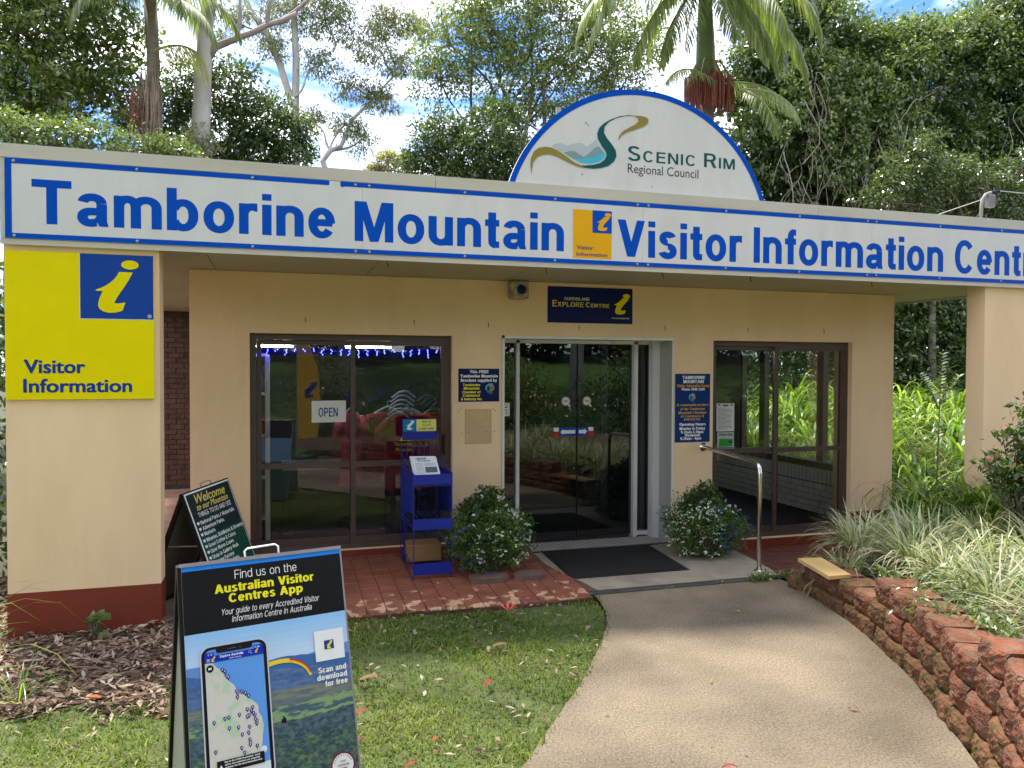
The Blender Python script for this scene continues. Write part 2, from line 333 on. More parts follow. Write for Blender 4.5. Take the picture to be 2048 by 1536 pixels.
def logo_i(pr, u, v, S):
    """the leaning lower-case i of visitor information signs; S is its full height, (u,v) its lower left"""
    pr.poly([(u+S*(.655+.19*math.cos(a)), v+S*(.875+.105*math.sin(a))) for a in [2*math.pi*i/20 for i in range(20)]])
    body = [(.45, .77), (.80, .765)] + bez((.80, .765), (.66, .55), (.42, .42), (.36, .20), 8)[1:] + bez((.36, .20), (.38, .13), (.52, .20), (.63, .20), 5)[1:] + [(.57, .03)] + bez((.57, .03), (.35, -.03), (.05, -.05), (.06, .13), 6)[1:] + bez((.06, .13), (.08, .25), (.12, .33), (.17, .43), 4)[1:] + [(.0, .435), (.0, .40+.05)] + bez((.0, .45), (.2, .52), (.35, .65), (.45, .77), 5)[1:-1]
    pr.poly([(u+S*a, v+S*b) for a, b in body])
# ------------------------------------------------------------------ ground, path, slab, tiles
YF = -1.297
PR = [(4.95,-1.50),(4.72,-1.60),(4.66,-1.92),(4.60,-2.16),(4.55,-2.41),(4.48,-2.67),(4.41,-2.89),(4.30,-3.16),(4.21,-3.39),(4.11,-3.63),(3.97,-3.89),(3.84,-4.11),(3.71,-4.36),(3.56,-4.62),(3.36,-4.90),(3.10,-5.25),(2.80,-5.60),(2.45,-5.98),(2.05,-6.38),(1.6,-6.8),(1.1,-7.25),(.4,-7.95),(-.6,-9.0),(-2.2,-10.6),(-4,-12.4)]
PL = [(2.94,-1.50),(2.905,-1.70),(2.845,-1.943),(2.73,-2.22),(2.521,-2.573),(2.34,-2.85),(2.142,-3.151),(1.842,-3.537),(1.525,-3.959),(1.1,-4.45),(.6,-4.98),(0,-5.6),(-.8,-6.5),(-1.6,-7.6),(-2.4,-8.7),(-3.6,-10.2),(-5.2,-12)]
def smooth(a, b, x): t = min(1, max(0, (x-a)/(b-a))); return t*t*(3-2*t)
def bank(x, y):     # the lawn rising behind the photographer
    return 2.6*smooth(9.5, 30, -y)+.0
def gz(x, y):
    z = -.17+bank(x, y)+.12*smooth(-8, -9.5, y)
    return z
xs = np.concatenate([np.linspace(-160, -14, 14), np.linspace(-12, 26, 77), np.linspace(28, 170, 14)])
ys = np.concatenate([np.linspace(-160, -34, 10), np.linspace(-32, 22, 109), np.linspace(25, 170, 12)])
V = [(x, y, gz(x, y)+(.012*math.sin(x*3.1+y*1.7) if -12 < x < 26 and -30 < y < 20 else 0)) for y in ys for x in xs]
nx = len(xs)
F = [(j*nx+i, j*nx+i+1, (j+1)*nx+i+1, (j+1)*nx+i) for j in range(len(ys)-1) for i in range(nx-1)]
m_ground = mat('shady_earth', (.060, .045, .030), .95, .35, 2.5, .7, 25, col2=(.045, .07, .02), thr=(.45, .6))
ground = npmesh('ground', V, F, m_ground, kind='structure')
# open grass bank behind the photographer (seen mirrored in the windows)
V = []; F = []; nbx = 60; nby = 50
for j in range(nby):
    for i in range(nbx):
        x = -30+i*1.2; y = -8.9-j*.8; V.append((x, y, gz(x, y)+.03))
for j in range(nby-1):
    for i in range(nbx-1): a = j*nbx+i; F.append((a, a+nbx, a+nbx+1, a+1))
m_lawnsheet = mat('lawn_soil', (.075, .095, .025), .9, .35, 6, .6, 90, col2=(.085, .06, .03), thr=(.58, .74))
m_bank = mat('grass_bank', (.065, .12, .018), .9, .35, 3, .5, 60, col2=(.07, .14, .02))
npmesh('grass_bank', V, F, m_bank, kind='structure')
def sheet(name, poly, z, mat_, kind='structure', sub=None, zf=None):
    me = bpy.data.meshes.new(name); me.from_pydata([(x, y, zf(x, y) if zf else z) for x, y in poly], [], [tuple(range(len(poly)))])
    me.update(); o = link(name, me, mat_, kind=kind)
    if me.polygons[0].normal.z < 0: me.flip_normals()
    return o
# lawn sheet left of the path
lawn_poly = [(-8, -2.6), (-3.5, -2.7), (-1.2, -2.55), (-.3, -2.35), (.35, -1.75), (.9, -1.52), (1.5, -1.53), (2.1, -1.57), (2.6, -1.585), (2.91, -1.56)]+PL[1:-2]+[(-6, -9), (-8, -9)]
sheet('lawn', lawn_poly, -.03, m_lawnsheet)
# concrete path with an exposed brushed surface
m_path = bpy.data.materials.new('aggregate_concrete'); m_path.use_nodes = True
t = m_path.node_tree; b = t.nodes['Principled BSDF']; b.inputs['Roughness'].default_value = .85; b.inputs['Specular IOR Level'].default_value = .25
g = N(t, 'ShaderNodeNewGeometry'); l = t.links.new
big = N(t, 'ShaderNodeTexNoise', i_Scale=1.1, i_Detail=5.0); fine = N(t, 'ShaderNodeTexNoise', i_Scale=85.0, i_Detail=5.0, i_Roughness=.85); vor = N(t, 'ShaderNodeTexVoronoi', i_Scale=70.0)
wmap = N(t, 'ShaderNodeMapping'); wmap.inputs['Scale'].default_value = (1, .7, 1); wmap.inputs['Rotation'].default_value = (0, 0, .35); l(g.outputs['Position'], wmap.inputs[0])
for q in (big, vor): l(g.outputs['Position'], q.inputs['Vector'])
l(wmap.outputs[0], fine.inputs['Vector'])
r1 = N(t, 'ShaderNodeValToRGB'); r1.color_ramp.elements[0].color = (.095, .070, .044, 1); r1.color_ramp.elements[0].position = .38; r1.color_ramp.elements[1].color = (.285, .226, .150, 1); r1.color_ramp.elements[1].position = .62
l(fine.outputs['Fac'], r1.inputs[0])
r2 = N(t, 'ShaderNodeMapRange'); r2.inputs['From Min'].default_value = .32; r2.inputs['From Max'].default_value = .68; r2.inputs['To Min'].default_value = .62; r2.inputs['To Max'].default_value = 1.3; l(big.outputs['Fac'], r2.inputs['Value'])
sc1 = N(t, 'ShaderNodeVectorMath', operation='SCALE'); l(r1.outputs[0], sc1.inputs[0]); l(r2.outputs[0], sc1.inputs['Scale'])
stain = N(t, 'ShaderNodeTexNoise', i_Scale=2.6, i_Detail=7.0, i_Roughness=.65); l(g.outputs['Position'], stain.inputs['Vector'])
r3 = N(t, 'ShaderNodeValToRGB'); r3.color_ramp.elements[0].position = .52; r3.color_ramp.elements[1].position = .74; r3.color_ramp.elements[1].color = (.55, .55, .55, 1); r3.color_ramp.elements[0].color = (0, 0, 0, 1); l(stain.outputs['Fac'], r3.inputs[0])
mm = N(t, 'ShaderNodeMixRGB'); mm.inputs['Color2'].default_value = (.13, .105, .06, 1); l(r3.outputs[0], mm.inputs[0]); l(sc1.outputs[0], mm.inputs['Color1']); l(mm.outputs[0], b.inputs['Base Color'])
bmp = N(t, 'ShaderNodeBump'); bmp.inputs['Strength'].default_value = .35; bmp.inputs['Distance'].default_value = .003; l(fine.outputs['Fac'], bmp.inputs['Height']); l(bmp.outputs[0], b.inputs['Normal'])
sheet('path', [(2.94, -1.50)]+[p for p in PL[1:]]+[(-9, -13), (-9, -15)]+list(reversed(PR[1:]))+[(4.72, -1.5)], 0, m_path)
m_slab = mat('concrete_slab', (.30, .25, .18), .85, .22, 3, .3, 120, col2=(.24, .22, .16), thr=(.45, .7))
slab = MB()
slab_poly = [(2.86, .0), (2.84, -.35), (2.84, -.62), (2.90, -.90), (2.99, -1.13), (3.02, -1.385), (4.78, -1.385), (4.84, -1.2), (4.90, -.8), (4.93, -.45), (4.95, -.02), (4.465, -.01)]
fl = frame((0, 0, 0), (1, 0, 0), (0, 1, 0), (0, 0, 1))
slab.prism(slab_poly, fl, -.2, .004).build('entrance_slab', m_slab, kind='structure')
# tiled patio left of the entrance; each tile is a piece
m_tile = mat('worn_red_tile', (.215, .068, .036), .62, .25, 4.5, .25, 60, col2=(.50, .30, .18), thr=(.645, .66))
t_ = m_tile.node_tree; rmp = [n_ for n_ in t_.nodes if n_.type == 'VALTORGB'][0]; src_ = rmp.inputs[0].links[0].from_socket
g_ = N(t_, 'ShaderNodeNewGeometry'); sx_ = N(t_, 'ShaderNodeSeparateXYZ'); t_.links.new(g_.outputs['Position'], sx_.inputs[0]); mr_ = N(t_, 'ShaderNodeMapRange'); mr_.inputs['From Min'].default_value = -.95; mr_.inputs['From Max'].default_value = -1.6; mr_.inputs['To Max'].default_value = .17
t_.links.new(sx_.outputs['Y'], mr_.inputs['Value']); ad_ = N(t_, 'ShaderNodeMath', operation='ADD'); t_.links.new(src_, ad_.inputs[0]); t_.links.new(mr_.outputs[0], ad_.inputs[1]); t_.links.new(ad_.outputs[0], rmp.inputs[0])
m_tile_r = mat('red_tile', (.15, .045, .028), .55, .15, 5, .2, 60)
m_mort = mat('tile_mortar', (.12, .05, .03), .9, .2, 12, .3, 60)
def tz(y): return .098+(.102)*min(0, y)/1.5
patio = MB(); pe = [(-.28, 0), (-.28, -1.05), (.30, -1.40), (.35, -1.62), (.9, -1.50), (1.5, -1.50), (2.1, -1.53), (2.55, -1.545), (2.92, -1.52), (2.985, -1.39), (2.97, -1.13), (2.88, -.90), (2.82, -.62), (2.82, -.35), (2.84, 0)]
n = len(pe); patio.add([(x, y, tz(y)-.006) for x, y in pe]+[(x, y, -.2) for x, y in pe], [tuple(range(n-1, -1, -1))]+[(i, (i+1) % n, n+(i+1) % n, n+i) for i in range(n)])
patio_o = patio.build('tiled_patio', m_mort, kind='structure')
def inpoly(x, y, P):
    c = False; j = len(P)-1
    for i in range(len(P)):
        if (P[i][1] > y) != (P[j][1] > y) and x < (P[j][0]-P[i][0])*(y-P[i][1])/(P[j][1]-P[i][1])+P[i][0]: c = not c
        j = i
    return c
def clip(poly, P):  # keep a tile whole or cut it by a convex approximation: drop it when its middle is outside
    return poly
S = .152
tile_meshes = []
for k in range(4):
    b_ = MB(); e = rnd.uniform(.0, .0015); b_.bbox((-S/2+.003, -S/2+.003, -.012), (S/2-.003, S/2-.003, .002+e), .004); me = bpy.data.meshes.new('tile'); me.from_pydata(b_.v, [], b_.f); me.materials.append(m_tile); tile_meshes.append(me)
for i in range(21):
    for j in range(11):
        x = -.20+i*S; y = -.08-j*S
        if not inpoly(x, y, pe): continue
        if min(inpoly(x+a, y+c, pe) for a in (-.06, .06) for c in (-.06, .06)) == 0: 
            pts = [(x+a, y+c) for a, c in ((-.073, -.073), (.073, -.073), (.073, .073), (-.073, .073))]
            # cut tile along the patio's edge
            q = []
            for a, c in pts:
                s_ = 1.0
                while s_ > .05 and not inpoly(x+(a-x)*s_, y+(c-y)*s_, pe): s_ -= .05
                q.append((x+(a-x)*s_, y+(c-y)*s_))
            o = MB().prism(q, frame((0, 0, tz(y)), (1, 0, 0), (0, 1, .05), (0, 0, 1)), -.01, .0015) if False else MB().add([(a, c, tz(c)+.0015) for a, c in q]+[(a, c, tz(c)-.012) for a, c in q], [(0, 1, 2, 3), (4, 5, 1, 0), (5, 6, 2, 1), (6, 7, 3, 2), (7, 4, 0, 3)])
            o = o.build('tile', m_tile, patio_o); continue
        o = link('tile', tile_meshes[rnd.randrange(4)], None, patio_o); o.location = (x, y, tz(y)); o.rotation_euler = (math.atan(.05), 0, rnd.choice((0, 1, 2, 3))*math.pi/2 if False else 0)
tr = MB(); tr.prism([(4.96, -.02), (4.94, -.45), (4.91, -.8), (4.85, -1.2), (4.79, -1.385), (4.79, -1.6), (7.0, -1.6), (7.0, -.02)], fl, -.25, -.116)
tr_o = tr.build('side_terrace', m_mort, kind='structure')
for i in range(12):
    for j in range(10):
        x = 5.03+i*S; y = -.1-j*S
        o = link('tile', tile_meshes[0], None, tr_o) if False else None
tm = tile_meshes[0].copy(); tm.materials.clear(); tm.materials.append(m_tile_r)
for i in range(12):
    for j in range(10):
        x = 5.04+i*S; y = -.105-j*S
        if y < -1.1 and x > 6.1: continue
        o = link('tile', tm, None, tr_o); o.location = (x, y, -.106)
# drain channel: slotted grate between slab and path
m_grate = mat('black_plastic_grate', (.022, .022, .022), .5, .2, 10)
dr = thing('drain_grate', 'long black slotted drain across the path in front of the entrance slab', 'drain', (3.85, -1.445, 0))
gb = MB(); gb.box((2.90, -1.498, -.06), (4.80, -1.392, -.03)); gb.box((2.90, -1.498, -.03), (4.80, -1.488, .003)); gb.box((2.90, -1.402, -.03), (4.80, -1.392, .003)); gb.build('channel', m_grate, dr)
gb = MB()
for i in range(76): x = 2.905+i*.025; gb.box((x, -1.488, -.012), (x+.013, -1.402, .002))
tag(gb.build('slots', mat('grate_bar', (.10, .10, .095), .5, .3, 10), dr), kind='stuff')
# ------------------------------------------------------------------ the building
bld = thing('visitor_centre', 'low cream rendered visitor centre with flat roof and brown framed glass doors', 'building', (3.4, 0, 0))
w = MB()
Wt = 2.728; D0 = .30
w.box((-.294, 0, -.15), (.208, D0, Wt)); w.box((2.075, 0, -.15), (2.575, D0, Wt)); w.box((4.470, 0, -.15), (4.951, D0, Wt)); w.box((6.762, 0, -.15), (7.345, D0, Wt))
w.box((.208, 0, 2.178), (2.075, D0, Wt)); w.box((2.575, 0, 2.185), (4.470, D0, Wt)); w.box((4.951, 0, 2.172), (6.762, D0, Wt))
w.box((.208, .0, -.15), (2.075, D0, .155)); w.box((4.951, 0, -.15), (6.762, D0, -.012))
w.box((-.294, D0, -.15), (-.14, 5.8, Wt))
w.build('front_wall', m_cream, bld)
for a_, c_ in (((6.764, -.003, -.15), (7.348, -.0005, .227)), ((7.3455, .0, -.15), (7.348, D0, .227)), ((-.297, -.003, -.1), (.206, -.0005, .3)), ((-.297, 0, -.1), (-.2945, 2, .3)), ((.209, -.004, -.1), (2.074, -.0005, .154)), ((4.952, -.035, -.15), (6.761, -.0005, -.013))): MB().box(a_, c_).build('red_skirting', m_redbase, bld)

# right side wall of the sun room: white brick dado with openings over it
m_wb = mat('white_painted_brick', (.78, .77, .74), .6, .08, 6, .2, 40); m_wm = mat('grey_mortar', (.20, .20, .20), .9, .1, 8)
bw = MB(); bw.box((7.21, .31, -.1), (7.33, .70, Wt)); bw.box((7.21, .70, -.1), (7.33, 4.0, .585)); bw.box((7.21, 2.96, .66), (7.33, 4.0, Wt)); bw.box((7.21, .70, 2.35), (7.33, 2.96, Wt))
bwo = bw.build('white_brick_wall', m_wm, bld)
def bricks(par, name, mt, place, n_rows, row_h, L_, depth, x0, x1, zbase, axis, face, soldier=None):
    me = {}
    def getm(len_):
        k = round(len_, 3)
        if k not in me:
            b_ = MB(); b_.bbox((-len_/2+.008, -depth, -row_h/2+.005), (len_/2-.008, depth, row_h/2-.0045), .003)
            m_ = bpy.data.meshes.new(name); m_.from_pydata(b_.v, [], b_.f); m_.materials.append(mt); me[k] = m_
        return me[k]
    for r in range(n_rows):
        x = x0-(L_/2 if r % 2 else 0); z = zbase+(r+.5)*row_h
        while x < x1-.02:
            a, c = max(x, x0), min(x+L_, x1)
            if c-a > .03:
                o = link(name, getm(c-a), None, par); bp_ = base(par)
                if axis == 'x': o.location = Vector(((a+c)/2, face, z))-bp_
                else: o.location = Vector((face, (a+c)/2, z))-bp_; o.rotation_euler = (0, 0, R(90))
                o.location += Vector((0, 0, rnd.uniform(-.001, .001)))
            x += L_
bricks(bwo, 'white_brick', m_wb, None, 5, .078, .235, .008, .72, 3.96, -.02, 'y', 7.208)
bricks(bwo, 'white_brick', m_wb, None, 28, .078, .235, .008, .50, .69, -.02, 'y', 7.208)
sb = MB(); sb.bbox((-.030, -.008, -.09), (.030, .008, .09), .003); sm = bpy.data.meshes.new('white_brick'); sm.from_pydata(sb.v, [], sb.f); sm.materials.append(m_wb)
for i in range(41):
    o = link('white_brick', sm, None, bwo); o.location = Vector((7.208, .76+i*.079, .475))-base(bwo); o.rotation_euler = (0, 0, R(90))
sw = MB(); sw.box((7.17, .70, .585), (7.36, 2.96, .66)); sw.box((7.25, .70, 2.28), (7.31, 2.96, 2.35))
for y in (.70, 1.08, 2.34, 2.90): sw.box((7.24, y, .66), (7.32, y+(.13 if y in (1.08, 2.34) else .06), 2.28))
sw.build('side_window_frame', m_brown, bld)
# other walls, floor, ceiling of the rooms inside
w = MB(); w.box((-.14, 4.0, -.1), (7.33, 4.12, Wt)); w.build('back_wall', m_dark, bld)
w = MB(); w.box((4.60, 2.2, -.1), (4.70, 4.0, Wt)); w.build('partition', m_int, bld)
w = MB(); w.box((-.138, .301, -.1), (7.209, 4.0, -.02)); w.build('inside_floor', mat('dark_carpet', (.035, .037, .045), .9, .2, 6), bld)
w = MB(); w.box((-.14, .301, 2.42), (7.21, 4.0, 2.5)); w.build('inside_ceiling', mat('white_ceiling', (.62, .62, .60), .8, .05, 2), bld)
# roof slab, soffit panels, fascia
m_roof = mat('roof_metal', (.35, .34, .32), .5)
w = MB(); w.box((-1.33, -1.24, 2.76), (8.20, 6.0, 3.28)); w.build('roof', m_roof, bld)
jx = [-1.30, -.07, 1.24, 2.55, 3.55, 4.55, 5.82, 7.14, 8.15]
for a, c in zip(jx, jx[1:]):
    for y0, y1 in ((-1.235, .33), (.336, 2.7), (2.706, 5.9)):
        if y0 > 0 and not (a < -.5 or a > 7): continue
        MB().box((a+.003, y0, 2.731), (c-.003, y1, 2.745)).build('soffit_panel', m_soffit, bld)
w = MB(); w.box((-1.30, -1.235, 2.747), (8.15, 5.95, 2.758)); w.build('soffit_backing', mat('joint_shadow_gap', (.10, .09, .06), .9), bld)
w = MB()
w.box((-1.354, YF, 2.712), (8.24, YF+.04, 3.30)); w.box((-1.354, YF+.04, 2.712), (-1.33, 6.0, 3.30)); w.box((8.20, YF+.04, 2.712), (8.24, 6.0, 3.30))
w.build('fascia', m_fascia, bld)
w = MB()
for a, c in ((-1.37, 1.640), (1.644, 5.231), (5.236, 8.26)): w.box((a, YF-.014, 3.292), (c, YF+.10, 3.385))
w.box((-1.37, YF+.10, 3.292), (-1.30, 6.01, 3.385)); w.box((8.18, YF+.10, 3.292), (8.26, 6.01, 3.385)); w.box((-1.358, YF-.006, 2.704), (8.245, YF-.0005, 2.742)); w.box((-1.356, YF-.008, 2.744), (-1.329, YF-.0005, 3.29))
w.build('fascia_capping', m_fascia, bld)
# pillars
def pillar(x0, x1, y0, y1, band):
    w = MB(); w.box((x0, y0, -.2), (x1, y1, 2.73)); p = w.build('pillar', m_cream, bld)
    w = MB(); e = .003; w.box((x0-e, y0-e, -.19), (x1+e, y1+e, band)); w.build('red_band', m_redbase, p)
pillar(-1.346, -.372, YF+.03, YF+.245, .297); pillar(7.284, 8.24, YF+.03, YF+.245, .26)
# brick wall closing the passage on the left
m_db = mat('dark_brown_brick', (.12, .055, .035), .8, .25, 5, .4, 40, col2=(.075, .035, .03)); m_dm = mat('dark_mortar', (.06, .05, .045), .95, .1, 8)
pw = MB(); pw.box((-2.6, 5.82, -.1), (-.14, 5.94, 2.73)); pwo = pw.build('passage_wall', m_dm, bld)
bricks(pwo, 'brown_brick', m_db, None, 34, .08, .235, .008, -1.75, -.5, .0, 'x', 5.818)
w = MB(); w.box((-1.3, .0, -.12), (-.297, 5.8, -.06)); w.build('passage_floor', mat('passage_paving', (.30, .17, .11), .8, .25, 4, .3, 40), bld)
# ---- window and door joinery
def glaze(name, x0, x1, z0, z1, y, mull, rail, w_=.055, handle=None, mt=None, out=None, zb=None):
    mt = mt or m_brown; out = out or .055
    f = MB(); f.box((x0, y-.03, z0), (x0+out, y+.05, z1)); f.box((x1-out, y-.03, z0), (x1, y+.05, z1)); f.box((x0+out, y-.03, z1-out), (x1-out, y+.05, z1)); f.box((x0+out, y-.03, z0), (x1-out, y+.05, z0+.045))
    fo = f.build(name, mt, bld)
    return fo
f1 = glaze('sliding_door_frame', .208, 2.075, .157, 2.177, .10, 0, 0)
def leaf(par, x0, x1, z0, z1, y, rail, s=.042, bottom=.06):
    f = MB(); f.box((x0, y-.018, z0), (x0+s, y+.018, z1)); f.box((x1-s, y-.018, z0), (x1, y+.018, z1)); f.box((x0+s, y-.018, z1-s), (x1-s, y+.018, z1)); f.box((x0+s, y-.018, z0), (x1-s, y+.018, z0+bottom)); f.box((x0+s, y-.018, rail), (x1-s, y+.018, rail+.052))
    f.build('door_leaf', m_brown, par)
    for a, c in ((z0+bottom, rail), (rail+.052, z1-s)): MB().box((x0+s, y-.003, a), (x1-s, y+.003, c)).build('pane', m_glass, par)
leaf(f1, .265, 1.165, .203, 2.120, .125, .925); leaf(f1, 1.11, 2.018, .203, 2.120, .088, .925)
h = MB(); h.box((1.985, .045, 1.02), (2.010, .068, 1.22)); h.tube([(1.99, .045, 1.12), (1.99, .02, 1.12)], .012); h.build('door_lock', flat('black_lock', (.02, .02, .02)), f1)
f2 = glaze('sunroom_door_frame', 4.951, 6.762, -.010, 2.171, .10, 0, 0)
leaf(f2, 5.008, 5.855, .036, 2.114, .125, .93); leaf(f2, 5.775, 6.705, .036, 2.114, .088, .93)
# automatic entrance: white frame, two sliding glass leaves and side lights
ent = MB(); yd = .42
ent.box((2.577, .0, 0), (2.60, yd-.02, 2.183)); ent.box((2.577, -.012, .0), (2.60, -.0, 2.19)); ent.box((2.577, -.012, 2.162), (4.468, .0, 2.19)); ent.box((4.452, -.012, 0), (4.468, 0, 2.162))
ent.box((2.60, 0, 2.162), (4.45, yd-.02, 2.183))
ent.build('entrance_surround', m_white, bld)
MB().box((4.452, .0, 0), (4.4685, yd-.02, 2.16)).build('grey_reveal', m_greyjamb, bld)
de = MB()
for a, c in ((2.60, 2.635), (2.845, 2.88), (4.20, 4.245), (4.405, 4.452)): de.box((a, yd-.04, 0), (c, yd+.06, 2.162))
de.box((2.635, yd-.04, 2.13), (4.405, yd+.06, 2.162)); de.box((4.245, yd-.04, .03), (4.405, yd+.04, .07)); de.box((2.635, yd-.04, .03), (2.845, yd+.04, .07)); de.box((4.375, yd-.15, 0), (4.452, yd-.04, 2.162))
deo = de.build('entrance_frame', m_white, bld)
MB().box((2.635, yd, .07), (2.845, yd+.008, 2.13)).build('pane', m_tint, deo); MB().box((4.245, yd, .07), (4.405, yd+.008, 2.13)).build('pane', m_tint, deo)
MB().box((2.882, yd+.02, .035), (3.548, yd+.03, 2.13)).build('glass_door', m_tint, deo); MB().box((3.556, yd+.02, .035), (4.198, yd+.03, 2.13)).build('glass_door', m_tint, deo)
MB().box((3.5465, yd+.012, .035), (3.5575, yd+.035, 2.13)).build('door_seal', flat('black_rubber', (.01, .01, .01)), deo)
# chequer plate threshold, raised lozenges on a steel sheet
m_plate = mat('steel_tread_plate', (.20, .17, .155), .5, .15, 6, metal=.4)
tp = MB().box((2.60, .03, .004), (4.45, yd-.04, .012)); tp = tp.build('threshold_plate', m_plate, bld)
lz = MB()
for i in range(44):
    for j in range(9):
        x = 2.62+i*.042; y = .05+j*.039; a = R(45 if (i+j) % 2 else -45); ca, sa = math.cos(a), math.sin(a); l_, s_ = .020, .0055
        lz.add([(x+l_*ca, y+l_*sa, .012), (x-s_*sa, y+s_*ca, .012), (x-l_*ca, y-l_*sa, .012), (x+s_*sa, y-s_*ca, .012), (x, y, .019)], [(0, 1, 4), (1, 2, 4), (2, 3, 4), (3, 0, 4)])
tag(lz.build('tread_pattern', mat('worn_steel', (.66, .62, .58), .35, .1, 6, metal=.4), tp), kind='stuff')
# small hooks along the wall and under the soffit
m_rust = flat('rusty_hook', (.06, .03, .015), .6)
for i, (x, z) in enumerate(((.696, 2.303), (1.698, 2.300), (2.431, 2.290), (3.387, 2.278), (4.362, 2.290), (5.366, 2.292), (6.357, 2.292))):
    MB().tube([(x, 0, z+.02), (x, -.018, z+.02), (x, -.018, z-.02)], .0035, 5).build('wall_hook', m_rust, bld)
for i, x in enumerate((1.28, 2.62, 3.72, 4.62, 5.98)):
    MB().tube([(x, -1.16, 2.732), (x, -1.16, 2.70), (x+.008, -1.16, 2.675), (x+.016, -1.16, 2.682)], .0035, 5).build('soffit_hook', m_rust, bld)
# brochure holder's ghost mark with its screw holes
m_scar = mat('patched_render', (.60, .43, .225), .9, .08, 6, .5, 30)
MB().box((2.20, -.0025, 1.128), (2.468, -.0003, 1.462)).build('holder_mark', m_scar, bld)
sh = MB()
for x, z in ((2.13, 1.44), (2.155, 1.462), (2.165, 1.23), (2.21, 1.455), (2.25, 1.45), (2.41, 1.45), (2.49, 1.462), (2.505, 1.445), (2.235, 1.235), (2.42, 1.24), (2.50, 1.24)): sh.lathe([(.005, 0), (.005, .003)], 6, Matrix.Translation((x, -.0012, z)) @ Matrix.Rotation(R(90), 4, 'X'))
sh.build('screw_hole', m_rust, bld)
MB().tube([(2.205, -.003, 1.125), (2.205, -.003, 1.455), (2.46, -.003, 1.462), (2.466, -.003, 1.125), (2.205, -.003, 1.125)], .0025, 4).build('holder_outline', mat('old_sealant', (.50, .36, .19), .7), bld)
# ------------------------------------------------------------------ the long sign on the fascia
fs = thing('fascia_sign', 'long white and blue name sign along the front of the flat roof', 'sign', (3.4, YF, 2.75))
YP = YF-.012
for a, c in ((-1.326, 1.072), (1.074, 3.449), (3.451, 5.842), (5.844, 8.20)):
    MB().box((a, YP, 2.745), (c, YF-.0005, 3.289)).build('sign_panel', m_signwhite, fs)
wf = wallfr(YP)
p = Print(wf, .0008)
p.rect(-1.326, 3.252, .812, 3.288); p.rect(.812, 3.254, .824, 3.286).rect(.906, 3.252, 8.19, 3.288); p.rect(-1.326, 2.746, 8.19, 2.781); p.rect(-1.326, 2.781, -1.285, 3.252)
p.poly([(.906, 3.252), (.915, 3.244), (.93, 3.249), (.95, 3.252)])
p.build('blue_border', m_blue, fs)
WB = .203
Print(wf, .0008).text('Tamborine', -1.166, .866, 2.852, .303, WB, gap=.10).build('lettering', m_blue, fs)
Print(wf, .0008).text('Mountain', 1.012, 2.726, 2.842, .305, WB-.003, gap=.10).build('lettering', m_blue, fs)
Print(wf, .0008).text('Visitor', 3.212, 4.428, 2.824, .312, WB, gap=.10).build('lettering', m_blue, fs)
Print(wf, .0008).text('Information', 4.549, 6.699, 2.826, .318, WB-.003, gap=.10).build('lettering', m_blue, fs)
Print(wf, .0008).text('Centre', 6.842, 8.08, 2.822, .325, WB, gap=.10).build('lettering', m_blue, fs)
p = Print(wf, .0008).rect(2.806, 2.793, 3.157, 3.198); p.build('amber_square', m_amber, fs)
p = Print(wf, .0022).rect(2.981, 3.010, 3.157, 3.198); p.build('blue_square', m_blue, fs)
p = Print(wf, .0034); logo_i(p, 3.02, 3.03, .155); p.build('information_symbol', m_amber, fs)
p = Print(wf, .0022).gill('Visitor', 2.838, 2.99, 2.868, .030, .04).gill('Information', 2.838, 3.118, 2.812, .030, .04); p.build('small_lettering', m_navy, fs)
bo = MB()
for x in (-1.272, -.508, .270, 1.020, 1.124, 1.880, 2.646, 3.398, 3.500, 4.262, 5.033, 5.792, 5.895, 6.655, 7.436):
    for z in (3.268, 2.762):
        bo = MB().lathe([(.011, 0), (.011, .003), (.007, .007), (.002, .009)], 8, Matrix.Translation((x, YP-.0015, z)) @ Matrix.Rotation(R(90), 4, 'X'))
        bo.build('bolt', m_galv, fs)
# half-round council sign standing on the roof edge
ss = thing('council_sign', 'half-round white council sign with blue rim and river logo standing on the roof edge', 'sign', (3.467, YF+.05, 3.36))
cx, cz, RR = 3.467, 2.983, 1.277
arc = lambda r, a0, a1, n=48: [(cx+r*math.cos(R(a0+(a1-a0)*i/n)), cz+r*math.sin(R(a0+(a1-a0)*i/n))) for i in range(n+1)]
a0 = math.degrees(math.asin((3.33-cz)/RR)); yS = YF+.02
MB().prism(arc(RR, a0, 180-a0), wallfr(yS+.03), 0, .03).build('panel', m_signwhite, ss)
rim = Print(wallfr(yS), .002)
A = arc(RR, a0, 180-a0); B_ = arc(RR-.047, a0, 180-a0)
for i in range(len(A)-1): rim.k = 0; rim.poly([A[i], A[i+1], B_[i+1], B_[i]])
rim.build('blue_rim', m_blue, ss)
st = MB()
for x in (2.7, 4.2): st.tube([(x, yS+.05, 4.0), (x, yS+.9, 3.29)], .02); st.box((x-.02, yS+.031, 3.29), (x+.02, yS+.06, 4.05))
st.build('brace', m_galv, ss)
sf = wallfr(yS)
def shape(nm, pts, m, h): Print(sf, h).poly(pts).build(nm, m, ss)
shape('logo_hill', [(2.622,3.708),(2.66,3.736),(2.701,3.743),(2.743,3.732),(2.767,3.727),(2.815,3.747),(2.863,3.76),(2.899,3.757),(2.942,3.73),(2.984,3.771),(3.026,3.797),(3.057,3.746),(3.076,3.714),(2.924,3.645),(2.827,3.615),(2.731,3.668)], m_hill, .001)
shape('logo_hill', [(2.731,3.664),(2.779,3.683),(2.827,3.687),(2.875,3.663),(2.912,3.646),(2.96,3.681),(3.009,3.73),(3.051,3.745),(3.082,3.714),(3.107,3.682),(3.046,3.644),(2.948,3.624),(2.827,3.62)], m_hill2, .002)
